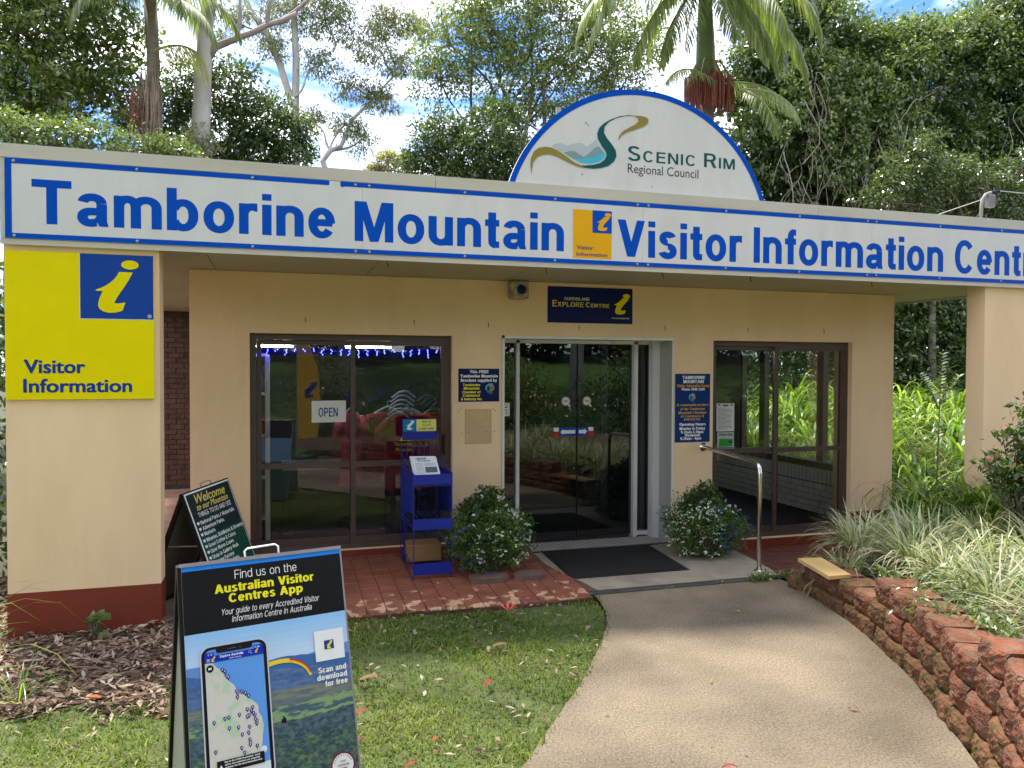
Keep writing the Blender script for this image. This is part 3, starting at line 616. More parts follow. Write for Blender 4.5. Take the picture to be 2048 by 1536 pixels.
shape('logo_water', [(2.827,3.623),(2.9,3.626),(2.997,3.642),(3.058,3.673),(3.095,3.706),(3.107,3.68),(3.095,3.648),(3.046,3.615),(2.973,3.595),(2.9,3.594),(2.852,3.608)], m_cyan, .003)
shape('logo_river', [(3.385,4.034),(3.316,4.032),(3.241,4.017),(3.161,3.984),(3.093,3.942),(3.05,3.9),(3.032,3.85),(3.042,3.801),(3.076,3.747),(3.113,3.705),(3.119,3.672),(3.101,3.637),(3.058,3.605),(2.997,3.586),(2.924,3.575),(2.864,3.573),(2.924,3.555),(2.997,3.553),(3.071,3.564),(3.139,3.589),(3.188,3.63),(3.211,3.677),(3.203,3.724),(3.168,3.772),(3.118,3.824),(3.093,3.867),(3.099,3.913),(3.136,3.956),(3.204,3.996),(3.291,4.023),(3.366,4.03)], m_teal, .004)
shape('logo_bank', [(3.366,4.032),(3.429,4.038),(3.487,4.032),(3.51,4.012),(3.5,3.979),(3.455,3.946),(3.38,3.916),(3.304,3.886),(3.255,3.853),(3.23,3.812),(3.232,3.846),(3.267,3.889),(3.323,3.926),(3.379,3.956),(3.415,3.988),(3.411,4.014)], m_olive, .0048)
shape('logo_bank', [(2.45,3.463),(2.44,3.528),(2.443,3.594),(2.466,3.651),(2.507,3.685),(2.566,3.701),(2.624,3.697),(2.684,3.675),(2.755,3.637),(2.828,3.592),(2.888,3.573),(2.924,3.553),(2.876,3.557),(2.804,3.577),(2.72,3.611),(2.66,3.634),(2.601,3.643),(2.542,3.633),(2.496,3.61),(2.463,3.563),(2.453,3.508)], m_olive, .0048)
Print(sf).text('Scenic', 3.316, 3.975, 3.650, .124, .165, gap=.14, hi=True).build('name_lettering', m_teal, ss); Print(sf).text('Rim', 4.055, 4.367, 3.650, .124, .165, gap=.14, hi=True).build('name_lettering', m_teal, ss)
Print(sf).gill('Regional Council', 3.318, 4.0, 3.546, .078, 0).build('small_lettering', m_greytxt, ss)
gr = MB()
for x, z, r in ((2.93, 3.93, .012), (2.95, 3.915, .009), (2.90, 3.50, .010), (3.55, 3.44, .008), (2.98, 4.12, .010)): gr.lathe([(r, 0), (r*.9, .0006)], 9, Matrix.Translation((x, yS-.0003, z)) @ Matrix.Rotation(R(90), 4, 'X'))
gr.build('grime_spot', mat('grime', (.42, .40, .36), .7), ss)
# yellow sign on the left pillar
ys = thing('information_sign', 'square yellow sign with a blue corner on the left pillar', 'sign', (-.87, YF+.03, 1.64))
MB().box((-1.338, YF+.010, 1.642), (-.408, YF+.0295, 2.665)).build('panel', m_yellow, ys)
yf = wallfr(YF+.010)
Print(yf, .001).rect(-.878, 2.209, -.409, 2.664).build('blue_square', flat('deep_blue_print', (.012, .06, .32), .25), ys)
Print(yf, .0008).rect(-.884, 2.203, -.409, 2.209).rect(-.884, 2.209, -.878, 2.664).build('white_keyline', flat('cream_line', (.75, .7, .45), .4), ys)
p = Print(yf, .0024)
p.poly([(-.56+.057*math.cos(a), 2.594+.032*math.sin(a)) for a in [2*math.pi*i/28 for i in range(28)]])
p.poly([(-.630,2.543),(-.542,2.541)]+bez((-.542,2.541),(-.575,2.46),(-.64,2.38),(-.662,2.325),8)[1:]+bez((-.662,2.325),(-.655,2.31),(-.62,2.325),(-.590,2.327),5)[1:]+[(-.610,2.268)]+bez((-.610,2.268),(-.66,2.245),(-.755,2.24),(-.766,2.30),7)[1:]+bez((-.766,2.30),(-.765,2.34),(-.75,2.37),(-.735,2.405),4)[1:]+[(-.779,2.404),(-.779,2.413)]+bez((-.779,2.413),(-.71,2.435),(-.65,2.49),(-.630,2.543),6)[1:-1])
p.build('information_symbol', m_yellow, ys)
p = Print(yf, .0024).ringp(-.434, 2.232, .013, .013, .003); p.text('R', -.439, -.429, 2.226, .012, .2); p.build('registered_mark', m_pw, ys)
Print(yf, .001).gill('Visitor', -1.230, -.850, 1.826, .092, .085).gill('Information', -1.234, -.552, 1.692, .092, .085).build('lettering', m_navy, ys)
# signs on the front wall
def plaque(name, label, x0, x1, z0, z1, m, y=0, th=.006):
    t_ = thing(name, label, 'sign', ((x0+x1)/2, y, z0)); MB().bbox((x0, y-th, z0), (x1, y-.0004, z1), .002).build('panel', m, t_); return t_, wallfr(y-th)
q, fr = plaque('door_header_sign', 'dark blue sign reading Queensland Explore Centre above the glass entrance', 3.050, 3.987, 2.328, 2.694, m_dnavy)
Print(fr).text('QUEENSLAND', 3.227, 3.500, 2.558, .030, .15).build('white_lettering', m_pw, q)
Print(fr).text('Explore', 3.099, 3.438, 2.491, .064, .18, hi=True).text('Centre', 3.462, 3.723, 2.491, .050, .19, hi=True).build('yellow_lettering', flat('pale_gold_print', (.75, .58, .10), .3), q)
p = Print(fr); logo_i(p, 3.775, 2.428, .215); p.build('information_symbol', m_yellow, q)
Print(fr).text('VISITOR INFORMATION', 3.752, 3.948, 2.378, .014, .17).build('small_lettering', m_pw, q)
def shell(q, fr, u, v, s):
    Print(fr).ringp(u, v, s*.95, s*.85, s*.28, 60, 200).build('shell_cap', m_cyan, q)
    p = Print(fr, .002)
    for k in range(40):
        a, b_ = R(150-k*16), R(150-(k+1)*16); r0, r1 = s*(.60-.0135*k), s*(.60-.0135*(k+1)); w0 = s*.17*(1-k/60)
        p.poly([(u+s*.15+r0*math.cos(a), v+r0*math.sin(a)), (u+s*.15+r1*math.cos(b_), v+r1*math.sin(b_)), (u+s*.15+(r1-w0)*math.cos(b_), v+(r1-w0)*math.sin(b_)), (u+s*.15+(r0-w0)*math.cos(a), v+(r0-w0)*math.sin(a))])
    p.build('shell_spiral', flat('peach_print', (.80, .50, .28), .4), q)
    p = Print(fr, .001)
    for k in range(6):
        a = R(188+k*19); x0, y0 = u+s*.55*math.cos(a), v+s*.45*math.sin(a); c = bez((x0, y0), (x0+s*.25*math.cos(a), y0+s*.3*math.sin(a)), (u+s*.95*math.cos(a)+s*.02, v+s*.95*math.sin(a)), (u+s*1.1*math.cos(a)+s*.22, v+s*1.12*math.sin(a)), 6)
        for i in range(6):
            wd_ = s*.10*(1-i/6.5); w2 = s*.10*(1-(i+1)/6.5); p.poly([(c[i][0]-wd_, c[i][1]), (c[i][0]+wd_, c[i][1]), (c[i+1][0]+w2, c[i+1][1]), (c[i+1][0]-w2, c[i+1][1])])
    p.build('shell_rays', flat('sea_green_print', (.10, .35, .25), .4), q)
q, fr = plaque('brochure_sign', 'small navy sign about the free brochure, between the brown door and the entrance', 2.133, 2.546, 1.537, 1.861, m_dnavy)
Print(fr).text('This FREE', 2.246, 2.436, 1.816, .030, .27, gap=.06).text('Tamborine Mountain', 2.151, 2.530, 1.774, .030, .27, gap=.05).text('Brochure supplied by', 2.156, 2.522, 1.732, .030, .27, gap=.05).build('white_lettering', m_pw, q)
p = Print(fr)
for s_, a, b_, z in (('Tamborine', 2.173, 2.350, 1.690), ('Mountain', 2.183, 2.343, 1.656), ('Chamber of', 2.168, 2.352, 1.620), ('Commerce', 2.174, 2.347, 1.587), ('& Industry Inc.', 2.157, 2.372, 1.552)): p.text(s_, a, b_, z, .025, .23, shear=.2, gap=.06)
p.build('yellow_lettering', m_ytext, q); shell(q, fr, 2.458, 1.668, .058)
q, fr = plaque('opening_hours_sign', 'tall blue opening hours sign with shell emblem, right of the glass entrance', 4.492, 4.912, 1.080, 1.812, flat('royal_navy_print', (.008, .035, .17), .25))
Print(fr).text('TAMBORINE', 4.574, 4.846, 1.756, .034, .25, gap=.08).text('MOUNTAIN', 4.586, 4.832, 1.712, .034, .25, gap=.08).text('Phone 5545 3200', 4.569, 4.845, 1.634, .026, .25, gap=.06).build('heading_lettering', m_pw, q)
Print(fr).text('Visitor  Information Centre', 4.511, 4.902, 1.668, .032, .22, gap=.06).build('orange_lettering', flat('orange_print', (.75, .30, .01), .3), q)
p = Print(fr)
for s_, a, b_, z in (('A community project', 4.510, 4.888, 1.468), ('of the Tamborine', 4.550, 4.846, 1.424), ('Mountain Chamber', 4.527, 4.868, 1.384), ('of Commerce &', 4.555, 4.838, 1.347), ('Industry Inc.', 4.597, 4.802, 1.314)): p.text(s_, a, b_, z, .026, .21, shear=.2, gap=.07)
p.build('amber_lettering', flat('dull_amber_print', (.62, .36, .03), .35), q)
p = Print(fr)
for s_, a, b_, z in (('Opening Hours', 4.543, 4.861, 1.258), ('Monday to Friday', 4.545, 4.853, 1.213), ('9.30am-3.30pm', 4.561, 4.833, 1.175), ('Weekends', 4.609, 4.796, 1.141), ('9.30am - 4pm', 4.554, 4.807, 1.106)): p.text(s_, a, b_, z, .029, .25, gap=.06)
p.build('hours_lettering', m_pw, q); shell(q, fr, 4.700, 1.560, .050)
# security siren box beside the header sign
sx = thing('siren_box', 'weathered grey alarm siren box with round blue lamp under the soffit', 'alarm box', (2.72, 0, 2.5))
MB().bbox((2.628, -.15, 2.545), (2.808, -.0005, 2.726), .018).build('case', mat('weathered_plastic', (.42, .37, .27), .7, .25, 14, .5, 40, col2=(.22, .18, .12)), sx)
MB().lathe([(.045, 0), (.043, .02), (.030, .032), (.005, .037)], 20, Matrix.Translation((2.727, -.15, 2.634)) @ Matrix.Rotation(R(90), 4, 'X')).build('blue_lamp', flat('blue_lens', (.005, .02, .09), .12), sx)
# paper signs on the glass
q, fr = plaque('open_sign', 'white OPEN sign hanging inside the brown sliding door', .752, 1.067, 1.352, 1.556, flat('white_card', (.70, .70, .68), .5), y=.118-.02, th=.003)
Print(fr).text('OPEN', .815, .992, 1.405, .085, .17, gap=.13).build('lettering', m_navy, q)
def card(name, label, x0, x1, z0, z1, y, m=None): return plaque(name, label, x0, x1, z0, z1, m or m_pw, y=y, th=.0015)
q, fr = card('notice_paper', 'printed white notice taped inside the right brown door', 5.068, 5.292, 1.176, 1.486, .117, flat('paper', (.62, .62, .60), .7))
p = Print(fr, .0008).rect(5.088, 1.462, 5.115, 1.477).rect(5.145, 1.455, 5.215, 1.470).rect(5.24, 1.46, 5.275, 1.473)
for i in range(17): z = 1.432-.0145*i; p.rect(5.085, z, 5.085+(.185 if i % 4 else .11)*rnd.uniform(.85, 1), z+.0035)
p.build('print_lines', m_greytxt, q)
q, fr = card('spend_card', 'white and green SPEND HERE card low inside the right brown door', 5.078, 5.290, .985, 1.166, .117, flat('pale_card', (.45, .47, .45), .6))
Print(fr).text('SPEND HERE', 5.098, 5.272, 1.126, .024, .2).build('lettering', m_greytxt, q)
Print(fr).poly([(5.100, 1.005), (5.272, 1.010), (5.275, 1.093), (5.105, 1.098)]).build('green_panel', flat('green_print', (.05, .30, .02), .5), q); Print(fr, .002).rect(5.225, 1.045, 5.265, 1.075).rect(5.085, .99, 5.28, 1.0).build('navy_patch', m_navy, q)
fd = yd+.019
for x, lb in ((3.420, 'round award sticker on the left glass entrance leaf'), (3.665, 'round award sticker on the right glass entrance leaf')):
    q = thing('award_sticker', lb, 'sticker', (x, fd, 1.50), group='round stickers on the entrance glass'); fr = wallfr(fd)
    Print(fr, .0006).disc(x, 1.512, .056, 24).build('rim', flat('maroon_rim', (.20, .05, .04), .5), q)
    Print(fr, .0014).disc(x, 1.512, .046, 24).poly([(x+.02, 1.475), (x+.052, 1.472), (x+.05, 1.445), (x+.03, 1.462)]).build('face', m_pw, q)
    Print(fr, .0026).rect(x-.02, 1.522, x+.02, 1.526).rect(x-.026, 1.513, x+.026, 1.518).rect(x-.022, 1.504, x+.022, 1.508).rect(x-.014, 1.495, x+.014, 1.499).ringp(x, 1.512, .041, .041, .003).build('print', m_greytxt, q)
for sgn, xa, xb, lb in ((-1, 3.283, 3.543, 'blue strip with white arrow pointing left on the glass entrance'), (1, 3.560, 3.724, 'blue strip with white arrow pointing right on the glass entrance')):
    q = thing('arrow_sticker', lb, 'sticker', ((xa+xb)/2, fd, 1.14)); fr = wallfr(fd)
    e0, e1 = (xa, xa+.058) if sgn < 0 else (xb-.058+.02, xb+.02)
    a_, b_ = (xa+.062, xb) if sgn < 0 else (xa, xb-.042)
    Print(fr, .0006).rect(a_, 1.136, b_, 1.226).build('blue_strip', flat('strip_blue', (.01, .06, .42), .4), q)
    Print(fr, .0006).rect(e0, 1.140, e1, 1.185).build('red_end', flat('strip_red', (.6, .02, .02), .4), q); Print(fr, .0006).rect(e0, 1.187, e1, 1.228).build('white_end', m_pw, q)
    c_ = (a_+b_)/2; hw = (b_-a_)/2-.012; s_ = sgn
    Print(fr, .0018).poly([(c_+s_*hw, 1.181), (c_+s_*(hw-.035), 1.213), (c_+s_*(hw-.035), 1.200), (c_-s_*hw, 1.200), (c_-s_*hw, 1.162), (c_+s_*(hw-.035), 1.162), (c_+s_*(hw-.035), 1.149)]).build('arrow', m_pw, q)
q, fr = card('safety_poster', 'pale poster with blue circle inside the entrance glass', 4.002, 4.196, 1.737, 2.000, yd+.10, flat('pale_green_paper', (.40, .46, .38), .6))
Print(fr).disc(4.10, 1.91, .062, 24).build('blue_circle', flat('poster_blue', (.02, .14, .30), .5), q)
Print(fr, .003).poly([(4.06, 1.895), (4.11, 1.905), (4.115, 1.94), (4.13, 1.94), (4.13, 1.885), (4.08, 1.875)]).rect(4.04, 1.80, 4.16, 1.808).rect(4.05, 1.78, 4.15, 1.787).build('hand_print', m_pw, q)
q, fr = card('small_notice', 'narrow white notice on the left entrance side light', 2.722, 2.784, 1.362, 1.502, yd-.003, m_pw)
Print(fr).rect(2.735, 1.48, 2.765, 1.486).rect(2.732, 1.450, 2.756, 1.462).rect(2.732, 1.42, 2.75, 1.432).rect(2.738, 1.385, 2.75, 1.40).build('print', m_greytxt, q)
# blue wire newspaper stand
st = thing('brochure_stand', 'tall blue wire brochure stand beside the brown sliding door', 'stand', (1.73, -.45, .07))
x0, x1, yb, yf_ = 1.558, 1.893, -.10, -.80
zf = tz(yf_)+.002; zb = tz(yb)+.002
def wire(nm, segs, r=.0045):
    b_ = MB(); [b_.tube(s_, r, 5) for s_ in segs]; return b_.build(nm, m_wire, st)
for x in (x0, x1):
    wire('side_wire', [[(x, yf_, zf), (x, yf_, .955), (x, yb-.08, 1.06), (x, yb, 1.13), (x, yb, zb), (x, yf_, zf)], [(x, yf_, .955), (x, yb, .955)], [(x, yf_, .50), (x, yb, .50)], [(x, yf_, .16), (x, yb, .16)], [(x, (yb*2+yf_)/3, zb), (x, (yb*2+yf_)/3, 1.0)], [(x, (yb*3+yf_)/4, zb), (x, (yb*3+yf_)/4, 1.03)]])
wire('back_wire', [[(x0+(x1-x0)*i/6, yb, zb+.06), (x0+(x1-x0)*i/6, yb, 1.13)] for i in range(7)]+[[(x0, yb, z), (x1, yb, z)] for z in (.12, .5, .8, 1.13)])
for i, z in enumerate((.12, .48, .86)):
    wire('shelf_grid', [[(x0+(x1-x0)*k/7, yb, z-.02), (x0+(x1-x0)*k/7, yf_, z+.0)] for k in range(8)]+[[(x0, yb+(yf_-yb)*k/3, z-.01), (x1, yb+(yf_-yb)*k/3, z-.01)] for k in range(4)], .003)
m_bp = mat('blue_sheet_metal', (.008, .022, .27), .33, .1, 5)
for z0, z1 in ((.862, .952), (.478, .566), (.085, .182)): MB().box((x0-.004, yf_-.006, z0), (x1+.004, yf_-.001, z1)).build('front_plate', m_bp, st)
for x in (x0-.004, x1+.001): MB().add([(x, yf_, .95), (x, yb-.02, .95), (x, yb-.02, .52), (x, yf_, .62)]+[(x+.003, yf_, .95), (x+.003, yb-.02, .95), (x+.003, yb-.02, .52), (x+.003, yf_, .62)], [(0, 1, 2, 3), (7, 6, 5, 4), (0, 4, 5, 1), (1, 5, 6, 2), (2, 6, 7, 3), (3, 7, 4, 0)]).build('side_plate', m_bp, st)
hd = MB().box((x0+.01, yb-.03, 1.188), (x1, yb-.02, 1.386)).build('header_board', m_bp, st)
hf = wallfr(yb-.03)
Print(hf, .0006).rect(1.70, 1.270, 1.888, 1.381).build('yellow_label', flat('pale_yellow_print', (.78, .72, .18), .4), hd)
Print(hf, .0006).rect(1.575, 1.270, 1.699, 1.381).build('blue_label', flat('azure_print', (.01, .20, .45), .4), hd)
p = Print(hf, .0018); logo_i(p, 1.604, 1.284, .090); p.build('information_symbol', m_pw, hd)
Print(hf, .0018).text('HELP US', 1.755, 1.838, 1.348, .020, .16).text('TO STAY', 1.755, 1.838, 1.316, .020, .16).text('COVID SAFE', 1.722, 1.866, 1.283, .020, .16).build('lettering', m_greytxt, hd)
# newspapers resting in the top tray
m_paper = flat('newsprint', (.66, .66, .68), .7)
npf0 = Vector((1.585, -.765, .935)); nd = Vector((-.012, .10, .150)).normalized(); nu = Vector((1, .0, .0)); nn = nu.cross(nd).normalized(); 
if nn.y > 0: nn = -nn
for k in range(5):
    o_ = npf0-nn*(.004*k)+nu*(-.004*k)+nd*(.003*k); fr = frame(o_, nu, nd, nn); q = thing('newspaper', ('front newspaper in the top tray of the blue stand', 'newspaper just behind the front copy in the blue stand', 'third newspaper of the bundle in the blue stand', 'fourth newspaper of the bundle in the blue stand', 'rearmost newspaper of the bundle in the blue stand')[k], 'newspaper', tuple(o_), group='newspapers in the blue wire stand')
    MB().prism([(0, 0), (.215, .0), (.205, .185), (-.008, .19)], fr, -.0032, 0).build('pages', m_paper, q)
    if k == 0:
        Print(fr).text('TAMBORINE', .015, .115, .158, .018, .2, shear=.2).text('MOUNTAIN NEWS', .035, .15, .138, .013, .2).build('masthead', flat('masthead_blue', (.02, .06, .25), .6), q)
        Print(fr).rect(.09, .03, .195, .085).build('photo', flat('newsprint_photo', (.10, .11, .13), .6), q)
        p = Print(fr)
        for i in range(9): p.rect(.012, .12-i*.012, .08, .1225-i*.012)
        for i in range(3): p.rect(.09, .12-i*.011, .195, .1225-i*.011)
        p.build('print_lines', m_greytxt, q)
cb = thing('cardboard_box', 'brown cardboard box standing in the foot of the blue stand', 'box', (1.74, -.28, .07))
MB().bbox((1.575, -.40, .10), (1.885, -.16, .255), .004).build('carton', mat('cardboard', (.30, .16, .065), .8, .12, 4), cb)
# grab rail
hr = thing('handrail', 'bent stainless steel grab rail beside the entrance mat', 'handrail', (4.75, -.6, 0))
MB().tube([(4.835, -.02, 1.025), (4.79, -.35, 1.02), (4.72, -.9, 1.012), (4.70, -1.12, 1.008), (4.693, -1.19, .99), (4.689, -1.225, .955), (4.688, -1.24, .90), (4.688, -1.24, .006)], .0205, 14).build('rail', m_steel, hr, smooth=True)
MB().lathe([(.048, 0), (.048, .006), (.035, .018), (.024, .026)], 18, Matrix.Translation((4.840, 0, 1.025)) @ Matrix.Rotation(R(90), 4, 'X')).build('wall_flange', m_steel, hr)
MB().lathe([(.045, 0), (.045, .006), (.036, .018), (.022, .024)], 18, Matrix.Translation((4.688, -1.24, .004))).build('floor_flange', m_steel, hr)
# door mat
dm = thing('door_mat', 'black rubber door mat on the concrete in front of the entrance', 'mat', (3.55, -.5, .005))
mp_ = [(2.925, -1.02), (4.090, -1.025), (4.190, -.01), (3.005, .030)]
MB().prism(mp_, fl, .005, .012).build('rubber_edge', mat('rubber_edge', (.02, .019, .018), .7), dm)
c_ = (3.55, -.51); MB().prism([(c_[0]+(x-c_[0])*.965, c_[1]+(y-c_[1])*.955) for x, y in mp_], fl, .0125, .0165).build('pile', mat('mat_pile', (.020, .018, .016), .95, .3, 30, 1, 250), dm)
# retaining wall of split-face blocks
m_block = mat('split_face_block', (.205, .075, .040), .95, .42, 9, 1, 70, col2=(.175, .105, .070), thr=(.42, .58), spec=.06)
m_blockt = m_block
m_moss = mat('mossy_block', (.16, .078, .042), .95, .3, 11, 1, 42, col2=(.055, .062, .02), thr=(.48, .62), spec=.1)
rw = thing('retaining_wall', 'low curved wall of red split-face blocks along the right of the path', 'wall', (4.3, -3, 0))
bpath = [Vector((4.62, -1.76))]+[Vector(p_) for p_ in PR[2:-2]]
seg = [0]
for a, c in zip(bpath, bpath[1:]): seg.append(seg[-1]+(c-a).length)
def along(s_):
    s_ = min(max(s_, 0), seg[-1]-.001)
    for i in range(len(seg)-1):
        if seg[i+1] >= s_: d = (bpath[i+1]-bpath[i]); return bpath[i]+d*((s_-seg[i])/d.length), d.normalized()
def block(s_, z0, z1, L_, set_back, mt, depth=.26, seed=0):
    r_ = random.Random(seed); p_, d = along(s_); nv = Vector((-d.y, d.x)) # d heads towards the camera; the bed lies on its left
    o = p_+nv*set_back; nw, nh, nd_ = 10, 8, 3; lump = [[r_.uniform(-1, 1) for _ in range(5)] for _ in range(5)]
    def lm_(a, b_):
        a *= 3.999; b_ *= 3.999; i, j = int(a), int(b_); a -= i; b_ -= j; a = a*a*(3-2*a); b_ = b_*b_*(3-2*b_)
        return (lump[i][j]*(1-a)+lump[i+1][j]*a)*(1-b_)+(lump[i][j+1]*(1-a)+lump[i+1][j+1]*a)*b_
    vs = []; fs = []
    rise = lambda t: 1-abs(2*t-1)**5
    def P3(t, h, dd): x = (t-.5)*L_; return Vector((o.x+d.x*x+nv.x*dd, o.y+d.y*x+nv.y*dd, z0+(z1-z0)*h))
    tw = r_.uniform(-.012, .012)
    for j in range(nh+1):
        for i in range(nw+1):
            t_, h = i/nw, j/nh; e = .030*abs(2*t_-1)**6 + .014*(abs(2*h-1)**5)
            rough_ = lm_(t_, h)*.008+r_.uniform(-.005, .005) if 0 < i < nw and 0 < j < nh else lm_(t_, h)*.004
            vs.append(P3(t_, h, e+rough_+tw*(t_-.5)*2))
    for j in range(nh):
        for i in range(nw): a = j*(nw+1)+i; fs.append((a, a+1, a+nw+2, a+nw+1))
    top = nh*(nw+1); n0 = len(vs)
    for i in range(nw+1): vs.append(P3(.5+(i/nw-.5)*.80, 1, depth)+Vector((0, 0, r_.uniform(-.002, .002))))
    for i in range(nw): fs.append((top+i, top+i+1, n0+i+1, n0+i))
    n1 = len(vs)
    for i in range(nw+1): vs.append(P3(.5+(i/nw-.5)*.80, 0, depth))
    for i in range(nw): fs.append((n0+i, n0+i+1, n1+i+1, n1+i)); fs.append((i+1, i, n1+i, n1+i+1))
    fs.append(tuple([j*(nw+1) for j in range(nh+1)]+[n0, n1])); fs.append(tuple([j*(nw+1)+nw for j in range(nh, -1, -1)]+[n1+nw, n0+nw]))
    b_ = MB(); b_.add(vs, fs); o_ = b_.build('block', mt, rw); return o_
sd_ = 0
courses = [(-.06, .100, .0, 0, 23, .0), (.102, .248, .030, 0, 22, .5), (.250, .405, .055, 4.6, 21, .0), (.407, .545, .085, 10.1, 20, .5)]
BL = .262
for ci, (z0, z1, sb_, k0, k1, sh_) in enumerate(courses):
    k = k0
    while k < k1+3:
        s_ = (k+sh_+.35)*BL
        drop = -.05*smooth(2.4, 4.2, s_)
        if s_ < seg[-1]-.2: block(s_, z0+drop+(rnd.uniform(-.003, .003)), z1+drop, BL*.97, sb_+rnd.uniform(-.008, .008), m_moss if ci == 0 or (ci == 1 and rnd.random() < .3) else m_block, seed=sd_)
        sd_ += 1; k += 1
pb = thing('pine_board', 'pale pine board lying on the near end of the block wall by the drain', 'board', (4.5, -2.3, .25))
bd = MB(); c4 = [(4.40, -2.02), (4.60, -2.055), (4.50, -2.64), (4.285, -2.61)]
c4 = [(4.625, -1.876), (4.833, -1.905), (4.690, -2.426), (4.492, -2.42)]
bd.prism(c4, fl, .252, .280).build('board', mat('pine', (.62, .40, .15), .55, .14, 3, .1, 30, tcz=(2, .6, 3)), pb)
# two rounds of stone under the left planter
for x, y, s_, lb in ((2.20, -.93, .17, 'flat brown stone under the left flower tub, nearer the blue stand'), (2.56, -.95, .15, 'flat brown stone under the left flower tub, nearer the mat')):
    q = MB(); pts = [(x+s_*1.0*math.cos(a)*(1+rnd.uniform(-.12, .12)), y+s_*.75*math.sin(a)*(1+rnd.uniform(-.1, .1))) for a in [2*math.pi*i/11 for i in range(11)]]
    q.prism(pts, fl, .03, .075); tag(q.build('paving_stone', mat('brown_stone', (.13, .08, .06), .8, .2, 10, .4, 40)), lb, 'stone')
# ---- A-frame boards
def aframe_frame(A, t, d): A, t, d = Vector(A), Vector(t).normalized(), Vector(d).normalized(); n = t.cross(d).normalized(); n = -n if n.y > 0 else n; return A, t, d, n
A, t_, d_, n_ = aframe_frame((.0710, -4.158, 1.1), (.971, .240, 0), (.068, -.276, -.959))
W, H = .628, 1.13
af = thing('sandwich_board', 'app advertising A-frame board with phone picture on the front lawn', 'sign board', (.45, -4.1, 0))
fr = frame(A, t_, -d_, n_)       # v runs up from the top edge: use negative v
MB().prism([(0, -H), (W, -H), (W, 0), (0, 0)], fr, -.03, 0).build('front_panel', m_pw, af)
m_alu = mat('grey_aluminium', (.35, .32, .33), .4, .1, 6, metal=.5)
MB().prism([(-.006, -.002), (W+.006, -.002), (W+.006, .012), (-.006, .012)], fr, -.034, .006).build('top_rail', m_alu, af)
MB().prism([(-.014, -H), (-.0005, -H), (-.0005, .0), (-.014, 0)], fr, -.035, -.002).build('side_rail', m_black, af); MB().prism([(W+.0005, -H), (W+.008, -H), (W+.008, .0), (W+.0005, 0)], fr, -.035, -.002).build('side_rail', m_alu, af)
bd_ = Vector((-d_.x, -d_.y, d_.z)); b_n = Vector((-n_.x, -n_.y, n_.z)); A2 = A-Vector((n_.x, n_.y, 0))*.05
fr2 = frame(A2, t_, -bd_, b_n)
MB().prism([(0, -H), (W, -H), (W, 0), (0, 0)], fr2, -.03, 0).build('rear_panel', m_pw, af); Print(fr2, .001).rect(0, -.26, W, -.002).build('rear_header', m_black, af); Print(fr2, .001).rect(0, -.6, W, -.26).build('rear_sky', flat('rear_sky_print', (.13, .26, .42), .4), af); Print(fr2, .001).rect(0, -H, W, -.6).build('rear_bush', flat('rear_bush_print', (.04, .08, .06), .4), af); MB().prism([(-.014, -H), (-.0005, -H), (-.0005, .0), (-.014, 0)], fr2, -.035, -.002).build('side_rail', m_black, af)
hb_ = [fr(.245, .01, -.02), fr(.243, .035, -.02), fr(.255, .045, -.02), fr(.365, .050, -.02), fr(.378, .040, -.02), fr(.378, .01, -.02)]
MB().tube(hb_, .0038, 8).build('carry_handle', m_pw, af, smooth=True)
G = lambda nm, m, h=.0006: (Print(fr, h), nm, m)
Print(fr, .0006).rect(0, -.0195, W, -.001).build('blue_strip', flat('bright_blue_print', (.02, .25, .85), .35), af)
Print(fr, .0006).rect(0, -.2565, W, -.0195).build('black_header', flat('glossy_black_print', (.010, .010, .011), .3), af)
Print(fr, .0018).text('Find us on the', .195, .441, -.069, .034, .10, gap=.13).build('white_heading', m_pw, af)
Print(fr, .0018).text('Australian Visitor', .117, .508, -.117, .034, .22, gap=.055).text('Centres App', .168, .460, -.157, .034, .22, gap=.07).build('yellow_heading', m_ytext, af)
Print(fr, .0018).text('Your guide to every Accredited Visitor', .136, .522, -.201, .023, .12, shear=.17, gap=.12).text('Information Centre in Australia', .175, .489, -.232, .023, .12, shear=.17, gap=.12).build('small_heading', m_pw, af)
# landscape picture: sky, ranges, paddocks and bush, printed flat
def pic(name, cols, scale, thr=(.42, .58), stretch=(1, 1, 4)):
    m = bpy.data.materials.new(name); m.use_nodes = True; t = m.node_tree; b = t.nodes['Principled BSDF']; l = t.links.new; b.inputs['Roughness'].default_value = .35
    g = N(t, 'ShaderNodeTexCoord'); mpn = N(t, 'ShaderNodeMapping'); mpn.inputs['Scale'].default_value = stretch; l(g.outputs['Object'], mpn.inputs[0])
    n = N(t, 'ShaderNodeTexNoise', i_Scale=float(scale), i_Detail=7.0, i_Roughness=.65); l(mpn.outputs[0], n.inputs['Vector']); r = N(t, 'ShaderNodeValToRGB'); e = r.color_ramp.elements
    while len(e) < len(cols): e.new(.5)
    for i, c in enumerate(cols): e[i].position = thr[0]+(thr[1]-thr[0])*i/(len(cols)-1); e[i].color = (*c, 1)
    l(n.outputs['Fac'], r.inputs[0]); l(r.outputs[0], b.inputs['Base Color']); return m
r5 = random.Random(5)
def band(top, bot, m, h, nm, amp=.004, n=40):
    f_ = lambda y0, ph: [(W*i/n, y0(W*i/n)) for i in range(n+1)]
    a = [(W*i/n, top(W*i/n)+amp*(math.sin(i*1.9)+math.sin(i*.83+2)+.5*math.sin(i*4.1))*.4) for i in range(n+1)]; b__ = [(W*i/n, bot(W*i/n)) for i in range(n, -1, -1)]
    return Print(fr, h).poly(a+b__).build(nm, m, af)
c0 = lambda v: (lambda u: v)
